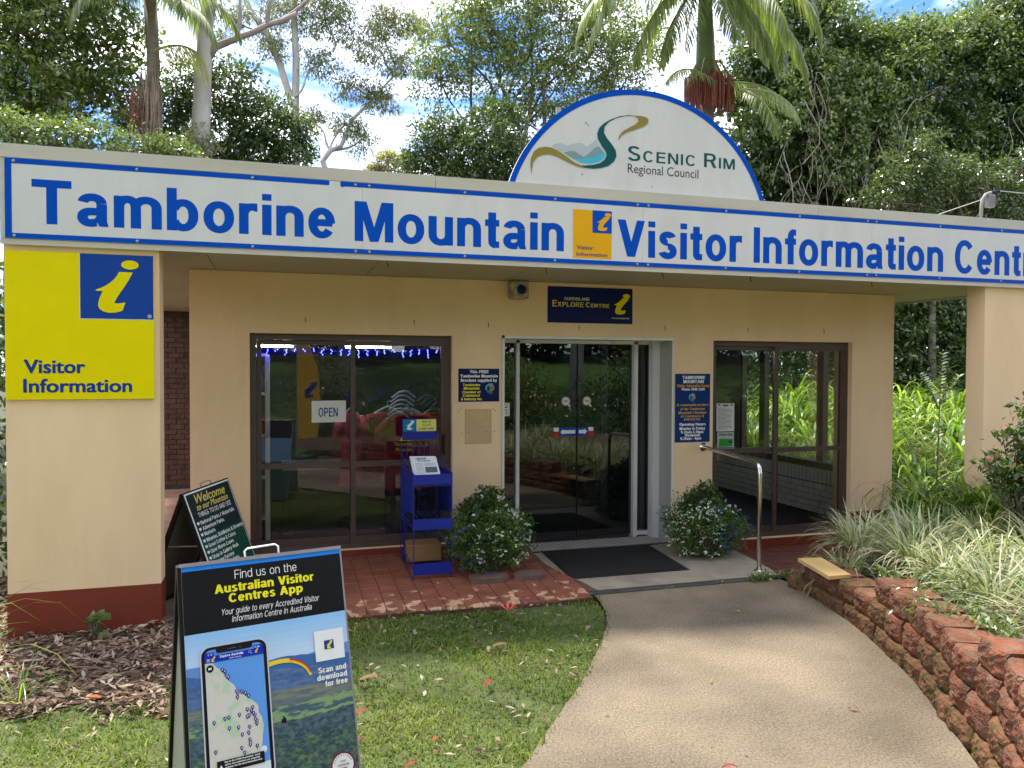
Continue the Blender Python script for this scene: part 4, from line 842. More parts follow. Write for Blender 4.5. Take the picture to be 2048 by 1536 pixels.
for i in range(6):
    k = i/5; band(c0(-.2565-.024*i), c0(-.2565-.024*(i+1)-.004), flat('sky_print', (.30+.22*k, .55+.12*k, .85), .35), .0006+.00008*i, 'sky_print', 0)
band(lambda u: -.392+.016*math.sin(u*9+1)+.008*u, c0(-.47), flat('far_range_print', (.13, .28, .60), .35), .0014, 'range_print', .003)
band(lambda u: -.410+.014*math.sin(u*13+3), c0(-.50), flat('mid_range_print', (.055, .15, .38), .35), .0018, 'range_print', .003)
band(lambda u: -.452+.02*math.sin(u*6+.4), c0(-.56), pic('near_range_print', [(.05, .11, .28), (.10, .19, .36)], 18), .0021, 'range_print', .004)
band(lambda u: -.530+.012*math.sin(u*5), c0(-.60), pic('plain_print', [(.10, .14, .16), (.20, .22, .17)], 14, stretch=(1, 1, 6)), .0024, 'plain_print', .002)
band(lambda u: -.575+.03*u*.0+.006*math.sin(u*12), c0(-.66), pic('paddock_print', [(.05, .11, .15), (.22, .34, .14)], 11, (.46, .52), (1, 1, 4)), .0027, 'plain_print', .003)
band(lambda u: -.630+.006*math.sin(u*9+1), c0(-.74), pic('bush_print', [(.02, .05, .09), (.09, .15, .15)], 42, (.4, .6), (1, 1, 1.6)), .0030, 'bush_print', .005)
band(lambda u: -.700+.008*math.sin(u*11), c0(-H), pic('fore_bush_print', [(.015, .045, .06), (.06, .11, .10), (.16, .24, .07)], 38, (.38, .66), (1, 1, 1.8)), .0033, 'bush_print', .005)
# paraglider
cv = bez((.300, -.407), (.38, -.392), (.455, -.415), (.468, -.482), 16); c2 = bez((.300, -.424), (.38, -.408), (.440, -.430), (.459, -.486), 16)
p = Print(fr, .0042)
for i in range(16): p.poly([cv[i], cv[i+1], c2[i+1], c2[i]])
p.build('glider_wing', flat('glider_yellow', (.85, .62, .04), .4), af)
p = Print(fr, .0052); 
for i in range(6, 15): p.poly([cv[i], cv[i+1], (cv[i+1][0]-.002, cv[i+1][1]-.006), (cv[i][0]-.002, cv[i][1]-.006)])
p.build('glider_edge', flat('glider_red', (.65, .03, .02), .4), af)
Print(fr, .0042).disc(.348, -.632, .007, 8, .012).rect(.336, -.64, .341, -.625).poly([(.341, -.615), (.345, -.624), (.349, -.616)]).build('pilot', m_black, af)
# the phone
def rrect(u0, v0, u1, v1, r, n=6):
    o = []
    for cu, cv_, a in ((u1-r, v1-r, 0), (u0+r, v1-r, 90), (u0+r, v0+r, 180), (u1-r, v0+r, 270)): o += [(cu+r*math.cos(R(a+90*i/n)), cv_+r*math.sin(R(a+90*i/n))) for i in range(n+1)]
    return o
PB = -.815
Print(fr, .0042).poly(rrect(.050, PB-.006, .302, -.309, .036)).build('phone_rim', flat('phone_silver', (.62, .62, .66), .3), af)
Print(fr, .0050).poly(rrect(.055, PB, .297, -.313, .033)).build('phone_body', m_black, af)
Print(fr, .0062).poly(rrect(.0665, PB+.01, .284, -.323, .024)).build('phone_sea', flat('map_sea', (.12, .33, .78), .35), af)
coast = [(.0665,-.369),(.095,-.372),(.110,-.392),(.125,-.402),(.135,-.425),(.150,-.448),(.166,-.462),(.176,-.482),(.196,-.502),(.215,-.520),(.236,-.536),(.252,-.556),(.252,-.58),(.262,-.60),(.268,-.63),(.262,-.66),(.258,-.69),(.252,-.72),(.248,-.75)]
Print(fr, .0072).poly(coast+[(.0665, -.75)]).build('phone_land', pic('map_land', [(.66, .63, .56), (.48, .62, .42)], 14, (.52, .60), (1, 1, 1)), af)
Print(fr, .0082).poly([(.0665, -.369), (.0665, -.347)]+[q_ for q_ in rrect(.0665, -.9, .284, -.323, .024)[7:14]][::-1]+[(.284, -.345), (.284, -.369)]).build('phone_bar', flat('bar_blue', (.012, .03, .42), .35), af) if False else Print(fr, .0082).rect(.0665, -.3690, .284, -.345).rect(.0665, -.346, .10, -.332).rect(.248, -.346, .284, -.332).build('phone_bar', flat('bar_blue', (.012, .03, .42), .35), af)
Print(fr, .0092).poly(rrect(.108, -.338, .243, -.317, .009)).build('phone_notch', m_black, af)
Print(fr, .0100).rect(.150, -.329, .182, -.3265).disc(.197, -.3275, .0022, 10).build('speaker_slot', flat('slot_grey', (.12, .12, .13), .4), af)
Print(fr, .0094).text('Explore Australia', .122, .208, -.356, .0085, .22, gap=.07).text('Visitor Centres', .155, .200, -.3655, .005, .18).text('5:13', .078, .094, -.343, .007, .18).text('4G', .251, .259, -.342, .006, .2).rect(.073, -.3565, .085, -.355).rect(.073, -.3605, .085, -.359).rect(.073, -.3645, .085, -.363).rect(.262, -.342, .270, -.337).ringp(.2325, -.353, .0042, .0042, .0014).poly([(.2355, -.3565), (.2395, -.3605), (.2385, -.3615), (.2345, -.3575)]).build('bar_lettering', m_pw, af)
p = Print(fr, .0100); logo_i(p, .089, -.3665, .019); logo_i(p, .251, -.361, .016); p.build('bar_symbol', m_yellow, af)
Print(fr, .0082).disc(.0835, -.3905, .0135, 20).build('map_button', m_black, af); Print(fr, .0094).poly([(.078, -.396), (.078, -.386), (.084, -.388), (.089, -.385), (.089, -.395), (.083, -.393)]).build('map_icon', m_pw, af)
m_pin = flat('pin_navy', (.012, .018, .20), .35)
pins = [(.118,-.392),(.125,-.397),(.131,-.411),(.135,-.416),(.159,-.460),(.162,-.466),(.174,-.464),(.185,-.470),(.194,-.480),(.160,-.478),(.188,-.518),(.205,-.515),(.200,-.524),(.206,-.532),(.211,-.538),(.187,-.538),(.193,-.536),(.212,-.550),(.216,-.556),(.215,-.563),(.085,-.536),(.118,-.531),(.130,-.530),(.163,-.528),(.130,-.560),(.158,-.563),(.192,-.568),(.168,-.585),(.188,-.584),(.190,-.604),(.192,-.612),(.191,-.618),(.085,-.617),(.164,-.622),(.172,-.636),(.212,-.626)]
for i, (u, v) in enumerate(pins):
    u = .067+(u-.067)*1.18; v = -.36+(v+.36)*1.27; p = Print(fr, .0090); p.k = (i*2) % 5; p.disc(u, v, .0062, 12).poly([(u-.0050, v-.003), (u+.0050, v-.003), (u, v-.0115)]).build('map_pin', m_pin, af); Print(fr, .0104).poly([(u-.0026, v-.0032), (u+.001, v-.0032), (u+.003, v+.004), (u-.0004, v+.002)]).build('map_pin_symbol', m_pw, af)
Print(fr, .0112).rect(.090, -.762, .262, -.7215).build('notice_panel', m_black, af)
Print(fr, .0124).text('Due to the COVID-19 pandemic, travel', .117, .245, -.731, .0058, .22, gap=.05).text('advice and restrictions are frequently', .117, .245, -.7405, .0058, .22, gap=.05).text('changing. Get the latest information here', .117, .252, -.750, .0058, .22, gap=.05).poly([(.095, -.752), (.113, -.752), (.104, -.735)]).build('notice_lettering', m_pw, af)
Print(fr, .0084).disc(.262, -.716, .0125, 18).rect(.0665, PB+.012, .284, -.760).build('map_button_white', flat('button_white', (.75, .76, .80), .4), af)
Print(fr, .0018+.004).text('Scan and', .494, .611, -.486, .022, .23, gap=.06).text('download', .487, .612, -.514, .022, .23, gap=.06).text('for free', .518, .612, -.541, .022, .23, gap=.06).build('scan_lettering', m_pw, af)
Print(fr, .0050).rect(.489, -.441, .610, -.322).build('blank_code_panel', m_pw, af)
Print(fr, .0062).rect(.5275, -.398, .567, -.363).build('panel_blue_square', m_navy, af); p = Print(fr, .0074); logo_i(p, .536, -.396, .031); p.build('panel_symbol', m_yellow, af)
Print(fr, .0050).disc(.562, -.846, .050, 32).build('badge_rim', flat('badge_maroon', (.20, .02, .07), .4), af); Print(fr, .0062).disc(.562, -.846, .043, 32).build('badge_face', m_pw, af)
p = Print(fr, .0074).text('TOP', .550, .574, -.836, .008, .16).text('TOURISM', .538, .586, -.849, .008, .16).text('TOWN', .546, .578, -.862, .008, .16)
for i, ch in enumerate('QUEENSLAND'):
    a = R(158-i*15); gp, gw = glyph(ch, .17); s_ = .0062; ca, sa = math.cos(a-math.pi/2), math.sin(a-math.pi/2); cu, cv2 = .562+.0345*math.cos(a), -.846+.0345*math.sin(a)
    for gr_ in gp:
        for q_ in gr_: p.poly([(cu+s_*((x-gw/2)*ca-y*sa), cv2+s_*((x-gw/2)*sa+y*ca)) for x, y in q_])
p.build('badge_lettering', flat('badge_text', (.12, .03, .05), .4), af)
# ---- the green welcome board between pillar and wall
A, t_, d_, n_ = aframe_frame((-.242, -1.038, .899), (.465, .883, .058), (.321, -.108, -.941))
if n_.x < 0: n_ = -n_
W, H = .610, .955
wb = thing('welcome_board', 'dark green welcome A-frame board listing things to do, leaning between pillar and brown door', 'sign board', (.0, -.8, 0))
fr = frame(A, t_, -d_, n_)
MB().prism([(-.012, -H), (W+.012, -H), (W+.012, .012), (-.012, .012)], fr, -.03, -.001).build('front_frame', m_black, wb)
MB().prism([(.0, -H+.01), (W, -H+.01), (W, .0), (.0, .0)], fr, -.001, .0005).build('white_edge', m_pw, wb)
def vgrad(name, c1, c2, z0, z1):
    m = bpy.data.materials.new(name); m.use_nodes = True; t = m.node_tree; b = t.nodes['Principled BSDF']; b.inputs['Roughness'].default_value = .3
    g = N(t, 'ShaderNodeNewGeometry'); s_ = N(t, 'ShaderNodeSeparateXYZ'); t.links.new(g.outputs['Position'], s_.inputs[0]); mr = N(t, 'ShaderNodeMapRange'); mr.inputs['From Min'].default_value = z0; mr.inputs['From Max'].default_value = z1
    t.links.new(s_.outputs['Z'], mr.inputs['Value']); mx = N(t, 'ShaderNodeMixRGB'); mx.inputs['Color1'].default_value = (*c1, 1); mx.inputs['Color2'].default_value = (*c2, 1); t.links.new(mr.outputs[0], mx.inputs[0]); t.links.new(mx.outputs[0], b.inputs['Base Color']); return m
m_gb = mat('board_black_top', (.008, .012, .014), .3, .05, 4); m_gg = mat('board_green', (.006, .085, .045), .3, .12, 4)
Print(fr, .0016).rect(.012, -.36, W-.008, -.012).build('dark_panel', mat('board_bottle_green', (.005, .022, .02), .3, .1, 3), wb)
Print(fr, .0016).rect(.012, -H+.02, W-.008, -.36).build('green_panel', mat('board_green_print', (.005, .060, .034), .3, .1, 3), wb)
m_gold = flat('gold_print', (.75, .58, .12), .4)
Print(fr, .0028).gill('Welcome', .085, .510, -.098, .070, .03, shear=.3).gill('to our Mountain', .085, .520, -.152, .048, .03, shear=.3).build('script_lettering', m_gold, wb)
p = Print(fr, .0028).text('THINGS TO DO AND SEE', .080, .538, -.205, .036, .14, gap=.12)
for s_, u0, u1, v in (('National Parks / Waterfalls', .075, .550, -.262), ('Adventure Parks', .077, .370, -.308), ('Markets', .075, .219, -.352), ('Wineries, Distilleries & Brewery', .072, .594, -.402), ('Great Coffee & Cakes', .074, .456, -.448), ('Glow Worm Caves', .073, .399, -.494), ('Shop in Gallery Walk', .071, .443, -.541), ('Cheese Factory', .074, .346, -.586), ('Botanic Gardens', .074, .398, -.630)):
    p.text(s_, u0, u1, v, .030, .165, gap=.10)
    c = (.046, v+.016); hrt = [(c[0]+.0010*16*math.sin(a)**3, c[1]+.0010*(13*math.cos(a)-5*math.cos(2*a)-2*math.cos(3*a)-math.cos(4*a))) for a in [2*math.pi*i/20 for i in range(20)]]; p.poly(hrt)
p.build('white_lettering', m_pw, wb)
Bd = Vector((-.321+.0, .108, -.941)); A2 = A-n_*.03; nb = t_.cross(Bd).normalized(); nb = -nb if nb.x > 0 else nb
fr2 = frame(A2, t_, -Bd.normalized(), nb)
MB().prism([(.03, -H+.03), (W-.03, -H+.03), (W-.03, -.01), (.03, -.01)], fr2, -.02, -.002).build('rear_panel', flat('grey_backboard', (.16, .15, .14), .6), wb)
rf = MB()
for q_ in ([(-.012, -H), (.03, -H), (.03, .012), (-.012, .012)], [(W-.03, -H), (W+.012, -H), (W+.012, .012), (W-.03, .012)], [(.03, -H), (W-.03, -H), (W-.03, -H+.03), (.03, -H+.03)], [(.03, -.02), (W-.03, -.02), (W-.03, .012), (.03, .012)]): rf.prism(q_, fr2, -.025, 0)
rf.build('rear_frame', m_black, wb)
for u in (.05, W-.05): MB().tube([fr(u, -.42, -.03), fr2(u, -.42, -.02)], .006, 6).build('spreader', m_galv, wb)
MB().tube([fr(.27, .01, -.02), fr(.265, .035, -.02), (fr(.34, .045, -.02)), fr(.40, .042, -.02), fr(.405, .01, -.02)], .005, 8).build('carry_handle', m_galv, wb)
# service mast on the roof at the right, with its cables
sm_ = thing('service_mast', 'bent grey cable mast with insulator box on the roof at the far right', 'mast', (7.6, -.9, 3.3))
MB().tube([(7.62, -.9, 3.28), (7.62, -.9, 3.60), (7.635, -.9, 3.68), (7.68, -.9, 3.735), (7.75, -.9, 3.76)], .018, 10).build('pipe', mat('weathered_pipe', (.26, .24, .21), .7), sm_, smooth=True)
MB().bbox((7.70, -.93, 3.60), (7.79, -.86, 3.735), .01).build('junction_box', mat('mast_box', (.18, .17, .16), .6), sm_)
MB().tube([(7.78, -.9, 3.76), (7.86, -.9, 3.785)], .016, 8).build('insulator', m_black, sm_)
cb_ = thing('overhead_cable', 'thin cable running from the roof mast out to the right', 'cable', (7.86, -.9, 3.78)); MB().tube([(7.86, -.9, 3.785), (8.6, -.7, 3.84), (10.5, -.2, 4.05), (14, .8, 4.6)], .006, 5).build('strand', m_galv, cb_)
cb_ = thing('stay_wire', 'thin wire from the roof mast sloping down to the left', 'cable', (7.7, -.9, 3.7)); MB().tube([(7.70, -.9, 3.70), (7.2, -.75, 3.52), (6.9, -.5, 3.385)], .005, 5).build('strand', m_galv, cb_)
# ------------------------------------------------------------------ things inside, seen through the glass
m_shelf = mat('white_laminate', (.85, .85, .80), .5, .05, 4)
sh = thing('display_shelf', 'white display shelf unit inside the left end of the brown door', 'shelf', (.1, 1.2, 0))
b_ = MB(); b_.box((.33, .95, 0), (.375, 1.4, 2.0)); b_.box((-.13, .95, 0), (-.10, 1.4, 2.0)); b_.build('upright', m_shelf, sh)
for z in (.30, .72, 1.15, 1.58, 1.98): MB().box((-.10, .95, z), (.33, 1.4, z+.028)).build('shelf_board', m_shelf, sh)
MB().box((-.13, 1.38, 0), (.375, 1.40, 2.0)).build('back_panel', m_int, sh)
cols = [(.45, .10, .03), (.05, .10, .35), (.5, .45, .35), (.10, .10, .12), (.5, .3, .05), (.3, .3, .32)]
pl = ['amber', 'blue', 'cream', 'black', 'orange', 'grey']
for z, zn in ((.328, 'lowest'), (.748, 'second'), (1.178, 'third'), (1.608, 'top')):
    for i in range(4):
        x = .285-.085*i; k = rnd.randrange(6); h = rnd.uniform(.12, .24)
        q = MB().lathe([(.028, 0), (.03, .01), (.03, h*.65), (.012, h*.8), (.012, h)], 10, Matrix.Translation((x, 1.05+rnd.uniform(0, .1), z))).build('bottle', flat(pl[k]+'_bottle', cols[k], .3))
        tag(q, '%s bottle on the %s shelf of the white unit, number %s from the right' % (pl[k], zn, ('one', 'two', 'three', 'four')[i]), 'bottle', 'bottles on the white shelf unit')
# clothing on hangers
def garment(name, label, x, y, z1, w_, h, m, tilt=0, sleeve=True):
    q = thing(name, label, 'clothing', (x, y, z1), group='garments hanging inside the shop')
    b_ = MB(); n = 10
    def row(z, hw, hd): return [Vector((x+hw*math.cos(a)*(1+.05*math.sin(5*a+z*9)), y+hd*math.sin(a), z)) for a in [2*math.pi*i/16 for i in range(16)]]
    prof = [(0, .35, .05), (.04, .85, .06), (.10, 1, .075), (.35, .92, .07), (.7, .95, .07), (1, 1.02, .08)]
    vs = [v for f_, a, dd in prof for v in row(z1-h*f_, w_/2*a, dd)]
    fs = [(i*16+k, i*16+(k+1) % 16, (i+1)*16+(k+1) % 16, (i+1)*16+k) for i in range(len(prof)-1) for k in range(16)]
    b_.add(vs, fs); b_.build('body', m, q, smooth=True)
    if sleeve:
        for s_ in (-1, 1): MB().tube([(x+s_*w_*.36, y, z1-.05), (x+s_*w_*.56, y, z1-.18), (x+s_*w_*.60, y, z1-.30)], [.05, .06, .065], 8).build('sleeve', m, q, smooth=True)
    hz = z1+.005
    MB().tube([(x-w_*.34, y, hz-.04), (x-w_*.1, y, hz+.03), (x, y, hz+.05), (x+w_*.1, y, hz+.03), (x+w_*.34, y, hz-.04)], .011, 6).build('hanger', flat('pale_hanger', (.45, .46, .5), .4), q)
    MB().tube([(x, y, hz+.05), (x, y, hz+.10), (x+.02, y, hz+.12), (x+.03, y, hz+.10)], .004, 5).build('hook', m_galv, q)
    return q
m_redc = mat('red_cotton', (.24, .010, .016), .9, .1, 6); m_pink = mat('pink_cotton', (.34, .025, .08), .9, .1, 6); m_org = mat('coral_cotton', (.38, .06, .03), .9, .1, 6); m_mar = mat('maroon_cotton', (.16, .01, .02), .9, .1, 6)
g1 = garment('red_shirt', 'red T-shirt with yellow print hanging inside behind the blue stand', 1.80, 1.0, 1.36, .52, .72, m_redc)
fr = wallfr(.915); Print(fr, .001).gill('Tamborine', 1.64, 1.84, 1.03, .04, .05).gill('Mountain', 1.66, 1.85, .97, .04, .05).poly([(1.70, 1.08), (1.73, 1.13), (1.76, 1.09), (1.79, 1.14), (1.82, 1.08)]).build('print', m_ytext, g1)
garment('dark_red_shirt', 'darker red shirt hanging just left of the printed red shirt', 1.62, 1.25, 1.38, .5, .74, m_mar)
garment('coral_shirt', 'coral shirt hanging at the right end of the rack inside', 2.12, 1.1, 1.37, .46, .7, m_org)
garment('pink_dress', 'pink dress hanging alone inside behind the door mullion', 1.22, 1.2, 1.38, .24, .80, m_pink, sleeve=True)
garment('red_tunic', 'long red tunic hanging behind the printed red shirt', 1.88, 1.45, 1.36, .5, .9, m_redc)
for i in range(6):
    z = 1.36+.045*i; x = 1.70+.018*i; y = .95+.05*i
    q = MB().tube([(x-.13, y, z-.05), (x-.05, y, z+.01), (x, y, z+.02), (x+.05, y, z+.01), (x+.13, y, z-.05)], .012, 6).build('hanger', flat('grey_hanger', (.35, .37, .42), .35))
    tag(q, 'empty pale hanger fanned above the printed red shirt', 'hanger', 'empty hangers above the red shirt')
for i in range(6):
    z = 1.40+.03*(5-i); x = 2.02+.05*i; y = 1.0+.03*i
    q = MB().tube([(x-.11, y, z-.05), (x-.04, y, z+.01), (x, y, z+.02), (x+.04, y, z+.01), (x+.11, y, z-.05)], .009, 6).build('hanger', flat('slate_hanger', (.12, .14, .18), .35))
    tag(q, 'empty dark hanger in the row at the right of the shop window', 'hanger', 'empty hangers at the right of the shop')
tb = thing('display_table', 'dark display table standing in the gloom behind the brown sliding door', 'table', (.9, 2.0, 0))
MB().box((.5, 1.7, .70), (1.3, 2.4, .74)).build('tabletop', m_int, tb)
for x in (.53, 1.25):
    for y in (1.73, 2.35): MB().box((x, y, 0), (x+.03, y+.03, .70)).build('leg', m_dark, tb)
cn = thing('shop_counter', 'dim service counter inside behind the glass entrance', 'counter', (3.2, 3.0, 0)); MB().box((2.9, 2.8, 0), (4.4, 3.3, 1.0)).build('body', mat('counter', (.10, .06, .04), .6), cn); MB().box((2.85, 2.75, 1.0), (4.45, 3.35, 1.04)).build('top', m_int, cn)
# fluorescent tubes
m_tube = emit('lit_tube', (1, .98, .92), 16)
for x0_, x1_, y, lb in ((-.05, .62, 1.2, 'lit fluorescent tube near the left end of the shop ceiling'), (1.15, 1.66, 1.2, 'lit fluorescent tube above the clothing inside the brown door'), (4.80, 5.22, 1.0, 'lit fluorescent tube at the left of the sunroom ceiling')):
    q = thing('ceiling_light', lb, 'light', ((x0_+x1_)/2, y, 2.3)); MB().box((x0_, y-.03, 2.10), (x1_, y+.03, 2.13)).build('batten', m_shelf, q); MB().tube([(x0_+.01, y, 2.085), (x1_-.01, y, 2.085)], .012, 8).build('tube', m_tube, q)
    for x in (x0_+.04, x1_-.04): MB().tube([(x, y, 2.13), (x, y, 2.42)], .004, 4).build('hanger_rod', m_galv, q)
# blue fairy lights
fl_ = thing('fairy_lights', 'string of blue icicle fairy lights across the top of the shop window', 'string lights', (1.2, 1.3, 2.1))
MB().tube([(x, .9, 2.065+.008*math.sin(x*14)) for x in np.linspace(-.05, 2.2, 30)], .003, 4).build('cord', m_black, fl_)
b_ = MB(); r3_ = random.Random(3)
for i in range(24):
    x = -.02+i*.092; n = r3_.choice((2, 3, 4, 5))
    for k in range(n):
        z = 2.055-.018*k-r3_.uniform(0, .006); s_ = .0035; xx = x+r3_.uniform(-.014, .014); b_.box((xx-s_, .895, z-s_*1.6), (xx+s_, .903, z+s_*1.6))
tag(b_.build('bulbs', emit('blue_bulb', (.04, .05, 1), 9), fl_), kind='stuff')
bl = MB().box((-.1, 1.0, 1.99), (2.25, 1.02, 2.075)); tag(bl.build('valance', flat('navy_valance', (.008, .01, .06), .8)), 'dark navy strip behind the blue fairy lights', 'valance')
# ------------------------------------------------------------------ planting
g_dark = leafmat('leaf_dark_green', [(.026,.048,.011), (.058,.098,.020), (.115,.160,.038), (.26,.29,.13)], .26, .30, .75, (1.6,1.8,.8))
g_mid = leafmat('leaf_mid_green', [(.050,.078,.016), (.120,.160,.032), (.22,.255,.065), (.42,.43,.21)], .33, .30, .75, (1.6,1.8,.8))
g_lt = leafmat('leaf_light_green', [(.05,.085,.02), (.11,.16,.035), (.22,.27,.09), (.45,.47,.28)], .33, .28, .8, (1.6,1.7,.8))
g_gum = leafmat('leaf_gum', [(.08,.105,.045), (.17,.19,.08), (.28,.29,.13), (.38,.36,.18)], .3, tcol=(1.5, 1.6, .8))
g_pale = leafmat('leaf_pale_yellow', [(.20,.18,.06), (.30,.26,.10)], .4)
g_lime = leafmat('strap_leaf_lime', [(.035,.085,.010), (.085,.16,.018), (.19,.28,.04), (.38,.44,.11)], .36, .32, .5, (1.7,1.9,.7))
g_var = leafmat('variegated_blade', [(.09,.16,.045), (.24,.30,.12), (.44,.45,.26), (.60,.57,.40), (.34,.28,.14)], .3, .5, tcol=(1.2, 1.3, .7))
g_turf = leafmat('turf_blade', [(.045,.082,.012), (.10,.155,.020), (.20,.255,.035), (.38,.37,.13)], .35, .7, .2, (1.4,1.5,.7))
g_palm = leafmat('palm_leaflet', [(.06,.095,.028), (.12,.16,.045), (.21,.24,.09), (.36,.35,.17)], .3, .4)
def norm(a): return a/np.maximum(np.linalg.norm(a, axis=1, keepdims=True), 1e-9)
def leafquads(c, d, n, L_, Wd):
    """rhombic leaves: c base, d pointing direction, n rough normal, L_ length, Wd width"""
    s = norm(np.cross(d, n)); m = c+d*(L_*.45)[:, None]; nn = np.cross(s, d)
    V = np.stack([c, m+s*(Wd/2)[:, None]+nn*(L_*.04)[:, None], c+d*L_[:, None], m-s*(Wd/2)[:, None]+nn*(L_*.04)[:, None]], 1).reshape(-1, 3)
    F = np.arange(len(c)*4).reshape(-1, 4); return V, F
def clouds(blobs, nclump, nleaf, cr_, leaf, asp=.45, droop=.3, flat_=.6, shell=.55, rs=None, up=.35):
    g = rs or nrg; B = np.array(blobs, float); wts = B[:, 3]**2; wts /= wts.sum()
    idx = g.choice(len(B), nclump, p=wts); u = norm(g.normal(size=(nclump, 3))); u[:, 2] += up*.6; u = norm(u)
    rr = B[idx, 3]*(shell+(1-shell)*g.random(nclump)**.6)*(1+.12*g.normal(size=nclump))
    cc = B[idx, :3]+u*rr[:, None]*np.array([1, 1, .85])
    k = np.repeat(np.arange(nclump), nleaf); cs = cr_*(.6+.8*g.random(nclump))
    off = g.normal(size=(len(k), 3))*cs[k][:, None]*np.array([1, 1, flat_])*.55
    c = cc[k]+off; d = norm(g.normal(size=(len(k), 3))*.8+u[k]*.5+norm(off+1e-6)*.6+np.array([0, 0, -droop])); n = norm(g.normal(size=(len(k), 3))*.5+u[k]*.4+np.array([0, 0, .8]))
    L_ = leaf*(.65+.7*g.random(len(k))); V, F = leafquads(c, d, n, L_, L_*asp)
    r = np.clip(.45+.22*g.normal(size=len(k))+.10*g.normal(size=nclump)[k], 0, 1)
    return V, F, r, cc
def limb(mb, a, b, r0, r1, wob=.15, n=7, g=None):
    g = g or rnd; a, b = Vector(a), Vector(b); L_ = (b-a).length; pts = []
    o1 = Vector((g.uniform(-1, 1), g.uniform(-1, 1), g.uniform(-.3, .6)))*wob*L_*.5; o2 = Vector((g.uniform(-1, 1), g.uniform(-1, 1), g.uniform(-.5, .4)))*wob*L_*.35
    for i in range(n+1): t_ = i/n; pts.append(a.lerp(b, t_)+o1*math.sin(math.pi*t_)+o2*math.sin(2*math.pi*t_))
    mb.tube(pts, [r0+(r1-r0)*(i/n) for i in range(n+1)], 6, cap=False); return pts
def tree(name, label, blobs, base_, fork, tr, lm, bm, nclump, nleaf, cr_, leaf, seed, asp=.45, droop=.3, trunk_pts=None, twigs=60, group='trees behind the building', shell=.5, up=.35, limbr=.08, attach=None):
    g = np.random.default_rng(seed); rr = random.Random(seed)
    t_ = thing(name, label, 'tree', base_, group=group)
    V, F, r, cc = clouds(blobs, nclump, nleaf, cr_, leaf, asp, droop, rs=g, shell=shell, up=up)
    b_ = MB()
    if trunk_pts: b_.tube(trunk_pts, [tr*(1-.45*i/(len(trunk_pts)-1)) for i in range(len(trunk_pts))], 12)
    else: limb(b_, base_, fork, tr, tr*.6, .05)
    b_.build('trunk', bm, t_, smooth=True)
    br = MB()
    for x, y, z, r_ in blobs:
        at = Vector(fork)
        if attach: at = min((Vector(q) for q in attach if q[2] < z-.2), key=lambda q: (q-Vector((x, y, z))).length+.0*q.z, default=Vector(fork))
        else: at = at+Vector((rr.uniform(-.1, .1), 0, rr.uniform(-.5, .9)))
        limb(br, at, (x, y, z), limbr*rr.uniform(.6, 1.1), .02, .28, g=rr)
    for i in g.choice(len(cc), min(twigs, len(cc)), replace=False):
        c = cc[i]; j = int(np.argmin([(c[0]-q[0])**2+(c[1]-q[1])**2+(c[2]-q[2])**2 for q in blobs])); limb(br, blobs[j][:3], tuple(c), .018, .005, .15, 4, g=rr)
    br.build('branches', bm, t_, smooth=True)
    npmesh('crown', V, F, lm, t_, rndv=r)
    return t_
# --- trees behind and around the building
tree('broadleaf_tree', 'dense dark broadleaf tree with bare slanting twigs, filling the top left corner', [(-4.41,10.5,8.57,1.1),(-3.52,10.2,8.89,1.02),(-4.24,10.8,7.7,1.0),(-3.25,10.5,8.02,.92),(-2.6,10.9,8.81,.72),(-3.71,10.3,7.26,.91),(-2.8,10.5,7.56,.62),(-5.28,10.5,8.07,1.28),(-5.12,10.5,6.92,1.19),(-4.75,10.5,9.71,1.29),(-3.42,10.7,10.11,1.22)], (-4.6, 10.6, 0), (-4.4, 10.6, 6.2), .22, g_mid, m_bark, 1050, 24, .20, .13, 1, limbr=.06, shell=.35, twigs=140)
tree('light_green_tree', 'low light green tree showing just above the left end of the roof', [(-3.69,7.5,5.67,.62),(-3.1,7.5,5.59,.51),(-2.5,7.5,5.65,.47),(-1.87,7.5,5.61,.43),(-1.39,7.5,5.61,.39),(-4.34,7.5,5.73,.74),(-1.15,7.5,5.5,.31),(-3,7.8,4.9,.7),(-2,7.7,4.9,.6)], (-2.8, 7.9, 0), (-2.7, 7.9, 4.2), .12, g_lt, m_bark, 760, 24, .15, .075, 2, limbr=.04, asp=.5)
tree('round_dark_tree', 'rounded dark green tree right behind the big pale gum trunk', [(-1.94,12,7.59,.8),(-.54,12,8.3,.76),(.12,12,7.67,.82),(.69,12,7.25,.65),(-.98,12,7.34,.93),(-.1,12,6.83,.71),(-2.56,12,7.08,.68),(.92,12,6.8,.54),(-1.51,12,8.43,.52),(-.4,12.6,6.2,1.1)], (-.6, 12.4, 0), (-.6, 12.4, 5.6), .2, g_dark, m_bark, 900, 30, .20, .11, 3, shell=.6, droop=.5)
